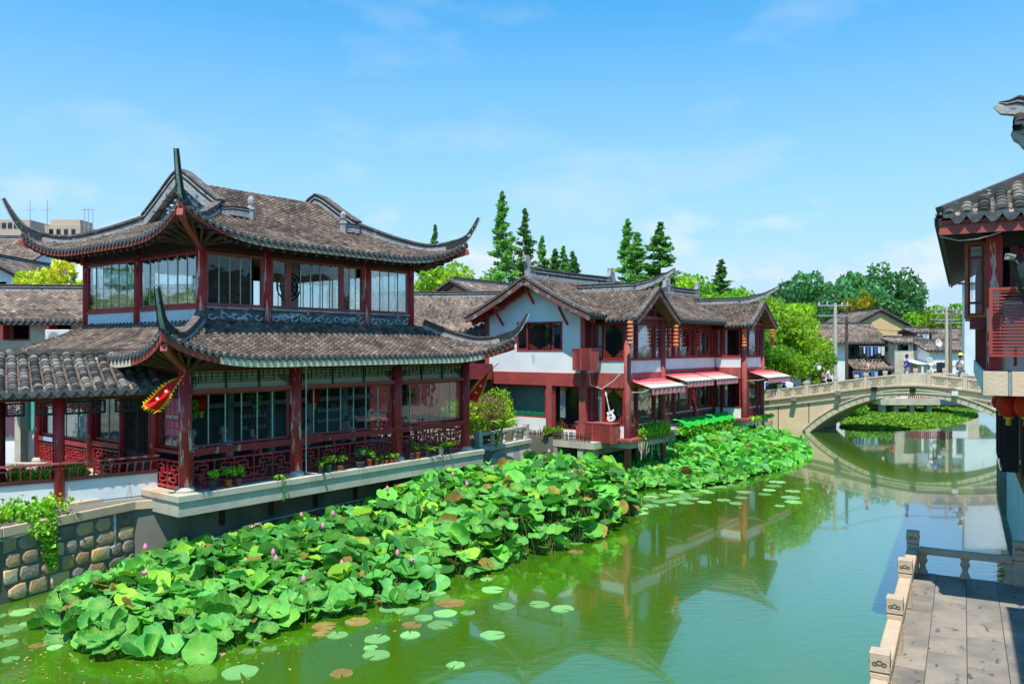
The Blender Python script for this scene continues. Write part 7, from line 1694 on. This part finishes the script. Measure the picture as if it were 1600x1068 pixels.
for k in range(90):
    q = .95 + 5.9 * k / 90; link('twig', mt, tf, hou(-1.22, q, 1.48), (rnd.uniform(-.08, .08), rnd.uniform(-.08, .08), 0), (1, 1, rnd.uniform(.85, 1.15)))
Mb().tube([hou(-1.24, .9, 1.68), hou(-1.24, 6.9, 1.68)], .02, 5).build('rail', M_BROWNW, tf)
bush('ledge_shrub', 'small light green shrub behind the twig fence under the gable', 'shrub', hou(-1.05, 2.9, 1.5), .5, .55, M_IVY, 900, .055, None, 33)

# drifting petals, leaf scraps and scum caught along the lotus edge
pts = []
for _ in range(520):
    px = rnd.uniform(20, 1180); base = 1045 if px < 380 else 1045 - (px - 380) * .42 if px < 980 else 800; py = base + rnd.gauss(0, 22) - rnd.uniform(0, 30)
    if py < 700: continue
    p = W(px, min(py, 1075)); pts.append((p.x, p.y, .012))
o = link('floating_debris', leaf_cloud('floating_debris', M_PADB, pts, .032, .05, nrm=np.array([0, 0, 6.0])), None); o['kind'] = 'stuff'; o['label'] = 'brown and yellow leaf scraps drifting along the lotus edge'
# ================================================================ flags, lanterns, awnings, people
def pennant(label, tip, end, spread, seed):
    t = thing('serrated_pennant', label, 'flag', tip); r0 = random.Random(seed); d = Vector(end) - Vector(tip); L = d.length; dn = d.normalized(); sd = Vector(spread).normalized(); n = 14; W_ = Vector(spread).length; rows = []
    for i in range(n + 1):
        u = i / n; w_ = .03 + W_ * u ** 1.1; c = d * u; rr = []
        for j in range(7): s_ = (j / 6 - .5) * 2; rr.append(c + sd * (w_ * s_ * .5) + Vector((0,   .07 * math.sin(s_ * 4 + u * 5) * u, .03 * math.sin(u * 7 + s_))) + Vector((0, .03 * math.sin(9 * u), 0)))
        rows.append(rr)
    vs = [p for r in rows for p in r]; vs2 = [p + Vector((0, .004, 0)) for p in vs]; k = len(vs)
    fs = [(7 * i + j, 7 * i + j + 1, 7 * i + 8 + j, 7 * i + 7 + j) for i in range(n) for j in range(6)]
    Mb().add(vs, fs).add(vs2, [f[::-1] for f in fs]).build('flag_cloth', M_FLAGR, t, True)
    ym = Mb()
    for side in (0, 6):
        for i in range(1, n):
            a, b = rows[i][side], rows[i + 1][side]; o = (a - rows[i][3]).normalized() * (.06 + .05 * i / n); ym.add([a, b, (a + b) / 2 + o, a + Vector((0, .004, 0)), b + Vector((0, .004, 0)), (a + b) / 2 + o + Vector((0, .004, 0))], [(0, 1, 2), (5, 4, 3), (1, 4, 5, 2), (0, 2, 5, 3)])
    for j in range(6):
        a, b = rows[n][j], rows[n][j + 1]; o = dn * .10; ym.add([a, b, (a + b) / 2 + o, a + Vector((0, .004, 0)), b + Vector((0, .004, 0)), (a + b) / 2 + o + Vector((0, .004, 0))], [(0, 1, 2), (5, 4, 3), (1, 4, 5, 2), (0, 2, 5, 3)])
    ym.build('flag_trim', M_FLAGY, t)
    cm_ = Mb()
    for u, s_ in ((.5, .05), (.72, -.05)):
        for k2 in range(4):
            c = d * u + Vector((0, -.03 - .05 * u, 0)); a1 = k2 * 1.3 + u; v = dn * math.cos(a1) * .04 + sd * math.sin(a1) * .04; c2 = c + sd * s_ * W_ * .5
            cm_.bar(c2 - v, c2 + v, .01, .006, up=(0, 1, 0))
    cm_.build('flag_lettering', M_WHITE, t)
    Mb().tube([Vector((0, 0, 0)), Vector((.12, .15, .10)), Vector((.3, .4, .25))], .012, 6).build('flag_pole', M_BROWNW, t)
pennant('red pennant with yellow teeth flying at the near tea house corner', WD(288, 583, 18.0), WD(233, 638, 17.9), Vector((.29, 0, -.19)), 1)
pennant('red pennant with yellow teeth at the far end of the tea house', WD(765, 579, 27.0), WD(736, 626, 26.9), Vector((.36, 0, -.16)), 2)
# lantern strings under the eaves of the white house
def lantern_string(label, pos, n, m, r=.125, h=.155):
    t = thing('lantern_string', label, 'lanterns', pos, 0, 'lantern strings under the white house eaves'); Mb().cyl((0, 0, .25), (0, 0, -n * h - .1), .008, .008, 5).build('cord', M_GOLD, t)
    me = Mb().lathe([(r * .45, -.065), (r * .85, -.045), (r, 0), (r * .85, .045), (r * .45, .065)], (0, 0, 0), 12).mesh('lantern', m, True)
    for k in range(n): link('lantern', me, t, (0, 0, -h * (k + .5)))
    Mb().cyl((0, 0, -n * h - .02), (0, 0, -n * h - .16), .03, .01, 6).build('tassel', M_GOLD, t)
for px, py, D, n, m, lb in ((984.5, 501, 31.0, 6, M_LANTO, 'faded orange lantern string at the near bay post of the white house'), (1045, 509, 34.0, 6, M_LANT, 'red lantern string, left one of the close pair'), (1056, 507, 33.8, 6, M_LANTO, 'orange lantern string, right one of the close pair'), (1091, 512, 39.5, 6, M_LANT, 'red lantern string between the two bays'), (1163, 513, 40.6, 6, M_LANTO, 'orange lantern string at the far bay post'), (1207, 514, 43.4, 6, M_LANTO, 'last orange lantern string at the far roof corner')):
    lantern_string(lb, WD(px, py, D), n, m)
def big_lantern(label, pos, r=.17, cat='lantern', group='round red lanterns under the slab'):
    t = thing('red_lantern', label, cat, pos, 0, group); L = []
    prof = [(r * .42, -r * .98), (r * .8, -r * .72), (r, -.0), (r * .8, r * .72), (r * .42, r * .98)]
    mb = Mb(); n = 20; vs = []
    for rr, z in prof:
        for i in range(n): th = 2 * math.pi * i / n; q = rr * (1 - .04 * (i % 2)); vs.append((q * math.cos(th), q * math.sin(th), z))
    mb.add(vs, [(j * n + i, j * n + (i + 1) % n, (j + 1) * n + (i + 1) % n, (j + 1) * n + i) for j in range(4) for i in range(n)]); mb.build('lantern_shade', M_LANT, t, True)
    Mb().cyl((0, 0, r * .95), (0, 0, r * 1.15), r * .42, r * .40, 12).build('lantern_cap', M_GOLD, t); Mb().cyl((0, 0, -r * .95), (0, 0, -r * 1.15), r * .42, r * .40, 12).build('lantern_cap', M_GOLD, t); Mb().cyl((0, 0, -r * 1.15), (0, 0, -r * 1.75), r * .22, r * .25, 8).build('tassel', M_GOLD, t); Mb().cyl((0, 0, r * 1.1), (0, 0, r * 2.2), .006, .006, 4).build('cord', M_GOLD, t)
big_lantern('round red lantern hanging under the slab, nearest whole one', WD(1576, 634, 13.6), .185); big_lantern('round red lantern half hidden behind the nearest one', WD(1563, 627, 17.5), .17); big_lantern('round red lantern cut by the right edge', WD(1604, 634, 12.9), .18)
for k, (p_, q) in enumerate(((1.3, 1.5), (4.9, 1.5), (8.3, 1.6))):
    big_lantern(['red palace lantern inside the first tea house bay', 'red palace lantern inside the middle tea house bay', 'red palace lantern inside the last tea house bay'][k], pav(p_, q, 3.75), .22, 'lantern', 'lanterns inside the tea house')
big_lantern('small red lanterns at the back corner of the white gable', hou(-.9, 6.9, 5.6), .14, 'lantern', 'lanterns at the white gable')
# awnings
def awning(label, p0, p1, out, z0, z1, q):
    t = thing('striped_awning', label, 'awning', (0, 0, 0), 0, 'red and white awnings on the white house'); a, b, c_, d_ = hou(p0, q, z0), hou(p1, q, z0), hou(p1, q - out, z1), hou(p0, q - out, z1); n = 5
    for k, m in ((0, cmat('awning_red', (.70, .09, .12))), (1, cmat('awning_pink', (.80, .30, .28))), (2, cmat('awning_cream', (.82, .72, .62)))):
        u0, u1 = k / 3, (k + 1) / 3; P4 = [a.lerp(d_, u0), b.lerp(c_, u0), b.lerp(c_, u1), a.lerp(d_, u1)]
        Mb().add(P4 + [p - Vector((0, 0, .012)) for p in P4], [(0, 1, 2, 3), (7, 6, 5, 4), (0, 4, 5, 1), (2, 6, 7, 3), (0, 3, 7, 4), (1, 5, 6, 2)]).build('canvas', m, t)
    vs = []; m_ = 26
    for i in range(m_ + 1):
        p = d_.lerp(c_, i / m_); nn = -V; w_ = .02 * math.sin(i * 1.9); vs += [p, p + nn * w_ + Vector((0, 0, -.14)), p + nn * w_ * 1.6 + Vector((0, 0, -.26 - .03 * (i % 2)))]
    mb = Mb().add(vs, [(3 * i + j, 3 * i + j + 1, 3 * i + 4 + j, 3 * i + 3 + j) for i in range(m_) for j in range(2)])
    mb.build('valance', mat('striped_valance_' + str(int(p0 * 10)), (.62, .30, .30), (.50, .12, .16), 9, .7, .1, stretch=(.2, .2, 4)), t)
    for p in (p0 + .05, p1 - .05): Mb().tube([hou(p, q, z0 - .5), hou(p, q - out * .6, z0 - .45), hou(p, q - out, z1)], .015, 5).build('awning_arm', M_PIPE, t)
    Mb().bar(d_, c_, .04, .04).build('front_bar', M_PIPE, t)
awning('first awning on the near bay of the white house', .05, 2.95, 1.05, 3.90, 3.62, -.03); awning('second awning from the left on the white house', 5.6, 8.5, 1.3, 3.98, 3.66, 1.45); awning('third awning beside the far bay post', 8.75, 11.4, 1.3, 3.98, 3.66, 1.45); awning('last awning on the far bay next to the bridge', 12.0, 15.3, 1.1, 3.98, 3.66, -.03)
# slatted red boxes on the white house
def ac_box(label, F_, a0, a1, z0, z1, d, slant=0):
    t = thing('slatted_box', label, 'air conditioner box', HCN, math.atan2(U.y, U.x), 'slatted boxes on the white house')
    b = Mb().fbox(F_, a0, a1, .02, d, z0, z1).build('box_body', M_REDDUSTY, t); n = 9
    for k in range(n):
        z = z0 + .06 + (z1 - z0 - .12) * k / (n - 1); Mb().fbox(F_, a0 + .04, a1 - .2, d, d + .035, z - .018, z + .018).build('slat', M_REDBEAM, t)
    for a in (a0, (a0 + a1) / 2, a1 - .16): Mb().fbox(F_, a, a + .05, d, d + .045, z0, z1).build('corner_strip', M_REDBEAM, t)
    Mb().fbox(F_, a0 - .02, a1 + .02, .0, d + .05, z1, z1 + .03).build('box_lid', M_REDDUSTY, t)
FF = (0, 0, 0, 1, -1, 0)
ac_box('small slatted red box on the upper wall beside the gable', (-.70, 0, 0, 1, -1, 0), .85, 1.75, 4.28, 5.12, .55); ac_box('large slatted red box at deck level below the guitar window', (-.1, 0, 0, 1, -1, 0), .25, 1.95, 1.42, 2.18, .62)
o = tag(Mb().tube([hou(-.75, 1.3, 4.2), hou(-.78, 1.2, 3.7), hou(-.6, .8, 3.55), hou(-.3, .4, 3.9), hou(-.2, .2, 4.15)], .015, 5).build('sagging_cable', M_PIPE), 'pale cable sagging below the upper slatted box', 'cable')
# guitar shape in the window
gt = thing('guitar_sign', 'white electric guitar shape standing in the ground floor corner window', 'guitar', hou(-.12, .62, 2.25), math.atan2(U.y, U.x))
out_ = [(.0, .0), (.10, .01), (.17, .06), (.19, .15), (.15, .23), (.12, .28), (.14, .34), (.19, .40), (.17, .45), (.10, .42), (.05, .38), (.04, .42), (-.04, .42), (-.06, .38), (-.12, .40), (-.16, .36), (-.13, .28), (-.16, .22), (-.20, .14), (-.17, .05), (-.10, .01)]
rt_ = Matrix.Rotation(R(-14), 3, 'X')
def gp_(l, x): return [rt_ @ Vector((x, -a, b)) for a, b in l]
Mb().prism(gp_(out_, -.02), (.04, 0, 0)).build('guitar_body', M_WHITE, gt); Mb().prism(gp_([(-.022, .38), (.022, .38), (.018, 1.02), (-.018, 1.02)], -.03), (.025, 0, 0)).build('guitar_neck', M_WHITEB, gt)
Mb().prism(gp_([(-.03, 1.02), (.03, 1.02), (.055, 1.15), (.0, 1.20), (-.045, 1.13)], -.03), (.02, 0, 0)).build('guitar_head', M_WHITE, gt)
Mb().prism(gp_([(-.06, .24), (.06, .24), (.06, .28), (-.06, .28)], -.035), (.012, 0, 0)).build('pickup', M_BLACK, gt); Mb().prism(gp_([(-.05, .12), (.05, .12), (.05, .15), (-.05, .15)], -.035), (.012, 0, 0)).build('bridge', M_BLACK, gt)
# ---- people
def skin_obj(name, verts, edges, radii, m, parent, sub=1, root=0):
    me = bpy.data.meshes.new(name); me.from_pydata(verts, edges, []); me.materials.append(m); o = bpy.data.objects.new(name, me); COL.objects.link(o); o.parent = parent
    md = o.modifiers.new('skin', 'SKIN'); md.use_smooth_shade = True
    for i, r in enumerate(radii): me.skin_vertices[0].data[i].radius = (r, r * .85) if isinstance(r, float) else r
    me.skin_vertices[0].data[root].use_root = True
    if sub: s = o.modifiers.new('sub', 'SUBSURF'); s.levels = sub; s.render_levels = sub
    return o
def person(label, loc, rotz, shirt, trousers=None, hair=None, sit=False, arm=(.25, .35), lean=0., hat=None, sc=1.0, group=None, bend=0):
    t = thing('person', label, 'person', loc, rotz, group); t.scale = (sc, sc, sc); hz = .50 if sit else .92; l = lean
    V_ = [(0, 0, hz), (0, l * .3, hz + .22), (0, l * .7, hz + .42), (0, l, hz + .53), (0, l * 1.1, hz + .62), (0, l * 1.15 + .015, hz + .73), (0, l * 1.15 + .01, hz + .80)]
    E_ = [(0, 1), (1, 2), (2, 3), (3, 4), (4, 5), (5, 6)]; Rr = [(.15, .11), (.14, .10), (.17, .11), (.06, .06), (.055, .06), (.082, .098), (.06, .07)]
    def add(p, r, to): V_.append(p); Rr.append(r); E_.append((to, len(V_) - 1)); return len(V_) - 1
    ar = []
    for s_ in (-1, 1):
        a = add((s_ * .19, l * .75, hz + .46), .052, 2); b = add((s_ * (.25 + (.05 if not sit else .02)), l * .6 + arm[0] * .3, hz + .20), .042, a); c = add((s_ * .20, l * .6 + arm[0], hz + .20 + (arm[1] - .35)), .032, b); h_ = add((s_ * .19, l * .6 + arm[0] + .09, hz + .21 + (arm[1] - .35)), (.036, .02), c); ar.append((a, b, c))
        if sit: k1 = add((s_ * .10, .02, hz - .01), .085, 0); k = add((s_ * .12, .40, hz), .065, k1); f = add((s_ * .12, .42, .10), .045, k); add((s_ * .12, .54, .04), .04, f)
        else: k1 = add((s_ * .09, 0, hz - .06), .085, 0); k = add((s_ * .10, .02, .48), .06, k1); f = add((s_ * .10, -.01, .09), .042, k); add((s_ * .10, .13, .035), .038, f)
    skin_obj('body', V_, E_, Rr, M_SKIN, t)
    sm = [(0, 0, hz - .04), V_[1], V_[2], (0, l * .9, hz + .505)]; se = [(0, 1), (1, 2), (2, 3)]; sr = [(.175, .13), (.16, .125), (.195, .135), (.075, .07)]
    for a, b, c in ar:
        n0 = len(sm); sm += [V_[a], tuple((Vector(V_[a]) * .35 + Vector(V_[b]) * .65))]; se += [(2, n0), (n0, n0 + 1)]; sr += [.072, .062]
    skin_obj('shirt', sm, se, sr, cmat(*shirt), t)
    tr = trousers or ('dark_trousers', (.03, .035, .05)); tm = [(0, 0, hz - .02)]; te_ = []; trr = [(.165, .125)]
    for s_ in (-1, 1):
        n0 = len(tm)
        if sit: tm += [(s_ * .10, .04, hz - .01), (s_ * .12, .40, hz), (s_ * .12, .42, .16)]
        else: tm += [(s_ * .09, 0, hz - .08), (s_ * .10, .02, .48), (s_ * .10, -.01, .14)]
        te_ += [(0, n0), (n0, n0 + 1), (n0 + 1, n0 + 2)]; trr += [.10, .078, .06]
    skin_obj('trousers', tm, te_, trr, cmat(*tr), t)
    hd = Vector(V_[5]); hm = Mb(); hm.lathe([(.09, -.03), (.105, .02), (.10, .07), (.07, .115), (.02, .135)], (0, 0, 0), 12); ho_ = hm.build('hair', hair or M_HAIR, t, True); ho_.location = hd + Vector((0, -.022, .0)); ho_.rotation_euler = (R(-14), 0, 0)
    fc = Mb(); fc.cyl(hd + Vector((0, .085, -.005)), hd + Vector((0, .125, -.03)), .008, .016, 6); fc.build('nose', M_SKIN, t)
    ey = Mb()
    for s_ in (-1, 1): ey.cyl(hd + Vector((s_ * .032, .085, .012)), hd + Vector((s_ * .032, .098, .012)), .011, .009, 8)
    ey.cyl(hd + Vector((-.022, .092, -.052)), hd + Vector((.022, .092, -.052)), .006, .006, 5); ey.build('eyes_and_mouth', M_HAIR, t)
    for s_ in (-1, 1): Mb().cyl(hd + Vector((s_ * .088, 0, 0)), hd + Vector((s_ * .102, -.01, 0)), .024, .02, 7).build('ear', M_SKIN, t)
    if hat: h3 = Mb().lathe([(.19, .03), (.185, .05), (.10, .07), (.10, .13), (.06, .17), (.01, .175)], (0, 0, 0), 14).build('hat', cmat(*hat), t, True); h3.location = hd + Vector((0, -.01, .03))
    return t
def stool(loc, label): 
    t = thing('wooden_seat', label, 'stool', loc, math.atan2(U.y, U.x), 'seats in the tea house'); Mb().box(-.2, .2, -.2, .2, .42, .46).build('seat', M_BROWNW, t)
    for x in (-.17, .17):
        for y in (-.17, .17): Mb().box(x - .02, x + .02, y - .02, y + .02, 0, .42).build('leg', M_BROWNW, t)
def table(p, q, label):
    t = thing('tea_table', label, 'table', pav(p, q, FL - .02), math.atan2(U.y, U.x), 'tables in the tea house'); Mb().box(-.45, .45, -.35, .35, .72, .76).build('tabletop', M_BROWNW, t)
    for x in (-.4, .4):
        for y in (-.3, .3): Mb().box(x - .025, x + .025, y - .025, y + .025, 0, .72).build('leg', M_BROWNW, t)
    for k, (x, y) in enumerate(((-.2, -.1), (.15, -.2), (.1, .12))): c = tag(Mb().lathe([(.03, 0), (.045, .03), (.04, .09), (.02, .11)], (0, 0, 0), 10).build('teapot' if k == 1 else 'tea_cup', M_POTW), ('small white teapot' if k == 1 else 'small white tea cup') + ' on the ' + label.split(' of the tea')[0] + (', left' if k == 0 else ', inner' if k == 2 else ''), 'cup', 'cups on the tea tables'); c.location = pav(p + x, q + y, FL + .74); 
table(1.25, 1.35, 'wooden table by the first bay glass of the tea house'); table(5.0, 1.35, 'wooden table by the middle bay glass of the tea house'); table(8.3, 1.35, 'wooden table by the last bay glass of the tea house')
ua = math.atan2(U.y, U.x)
seats = [(.62, .75, -90, ('pale_grey_shirt', (.75, .76, .80)), M_HAIRG, 'grey haired person in pale shirt sitting at the first tea house window', .20), (1.92, .80, 90, ('turquoise_shirt', (.04, .60, .85)), M_HAIRG, 'person in turquoise shirt sitting right of the grey haired one', .14),
         (2.75, .9, 60, ('magenta_top', (.75, .04, .3)), M_HAIR, 'person in magenta top at the right of the first bay', .05), (4.4, .85, -90, ('beige_patterned_shirt', (.42, .36, .28)), M_HAIR, 'dark haired person in beige shirt behind the middle bay glass', .05), (6.2, .9, 90, ('white_shirt', (.65, .65, .65)), M_HAIR, 'person in white shirt at the right of the middle bay', .18)]
for k, (p, q, a, sh, hr, lb, ln) in enumerate(seats):
    q += .4
    person(lb, pav(p, q, FL - .02), ua + R(a), sh, None, hr, sit=True, lean=ln, arm=(.30, .42)); stool(pav(p, q, FL - .02), 'wooden seat under the ' + lb.split(' sitting')[0].split(' at')[0].split(' behind')[0])
def on_bridge(px, off): 
    t = (px - 800) / FPX; s = (B0.y * t - B0.x + off * (.7848 * t - .6197)) / (.7848 + .6197 * t); return bw_pt(s, off, copz(s) - .02)
person('woman-like figure in pale pink top walking on the left part of the bridge'.replace('woman-like figure', 'person'), on_bridge(1355, 1.2), R(90), ('pale_pink_top', (.75, .38, .42)), ('dark_trousers', (.03, .035, .05)), M_HAIR, group=None)
person('person in bright blue shirt and white shorts at the crown of the bridge', on_bridge(1417, 1.6), R(70), ('bright_blue_shirt', (.015, .04, .75)), ('white_shorts', (.6, .65, .75)), M_HAIR, arm=(.30, .35))
person('person in white shirt and yellow hat on the right part of the bridge', on_bridge(1501, 1.2), R(90), ('white_shirt', (.75, .75, .77)), ('white_trousers', (.6, .6, .6)), M_HAIR, hat=('yellow_hat', (.75, .62, .12)), sc=1.06)
person('person in white top leaning towards the left parapet of the bridge', on_bridge(1296, 1.0), R(60), ('white_shirt', (.75, .75, .77)), ('dark_trousers', (.03, .035, .05)), M_HAIR, lean=.10, sc=.9, arm=(.35, .35))
person('person in mauve top leftmost on the bridge under the tree', on_bridge(1286, 2.0), R(-90), ('mauve_top', (.35, .15, .28)), None, M_HAIR, sc=.85)
person('person in royal blue top among the plants behind the bridge', (PXX(1461, 56), 56, 1.75), R(0), ('royal_blue_top', (.02, .09, .6)), None, M_HAIR)
person('person in teal top standing by the right utility poles', (PXX(1474, 62), 62, 1.6), R(180), ('teal_top', (.15, .45, .5)), None, M_HAIR)
person('person in red top at the shop front behind the bridge', (PXX(1395, 64), 64, 1.6), R(30), ('red_top', (.6, .02, .05)), None, M_HAIR)
# parked blue and white van near the bridge end
vn = thing('parked_van', 'white and blue van parked behind the left end of the bridge', 'van', (PXX(1200, 60), 60, 1.55))
Mb().prism([(-1.9, 0, .35), (1.9, 0, .35), (1.9, 0, .95), (1.5, 0, 1.1), (1.1, 0, 1.7), (-1.7, 0, 1.75), (-1.9, 0, 1.5)], (0, 1.6, 0)).build('body', M_WHITE, vn, bevel=.05); Mb().box(-.2, 1.3, -.02, -.001, .5, 1.05).build('side_panel', cmat('blue_panel', (.02, .08, .5)), vn); Mb().box(-1.6, .9, -.02, -.001, 1.15, 1.6).build('side_window', M_GLASSD, vn)
for x in (-1.2, 1.2): Mb().cyl((x, -.04, .35), (x, .18, .35), .33, .33, 16).build('wheel', M_BLACK, vn)
# hanging baskets in the tea house
for k, (p_, q, z) in enumerate(((.5, .6, 3.75), (2.3, .6, 3.8), (7.3, .5, 3.85), (7.9, .5, 3.7))):
    t = thing('hanging_basket', ['hanging green basket at the left of the first bay', 'hanging green basket at the right of the first bay', 'hanging green basket at the left of the last bay', 'lower hanging green basket in the last bay'][k], 'hanging plant', pav(p_, q, z), 0, 'hanging baskets in the tea house'); Mb().lathe([(.05, -.1), (.11, 0), (.12, .02)], (0, 0, 0), 10).build('basket', M_BROWNW, t); Mb().cyl((0, 0, 0), (0, 0, .7), .005, .005, 4).build('cord', M_BLACK, t)
    link('leaves', leaf_cloud('leaves', M_BROAD, blob_points([(0, 0, .05, .2, .2, .14), (.05, 0, -.12, .14, .14, .2)], 260, .4), .04, .9), t)['kind'] = 'stuff'
# vertical white conduit on the second column
tag(Mb().tube([pav(3.33, -.19, 4.7), pav(3.32, -.2, 3.2), pav(3.33, -.19, 1.86), pav(3.6, -.3, 1.81)], .013, 5).build('white_conduit', M_PIPE), 'thin white conduit running down beside the second tea house column', 'conduit')
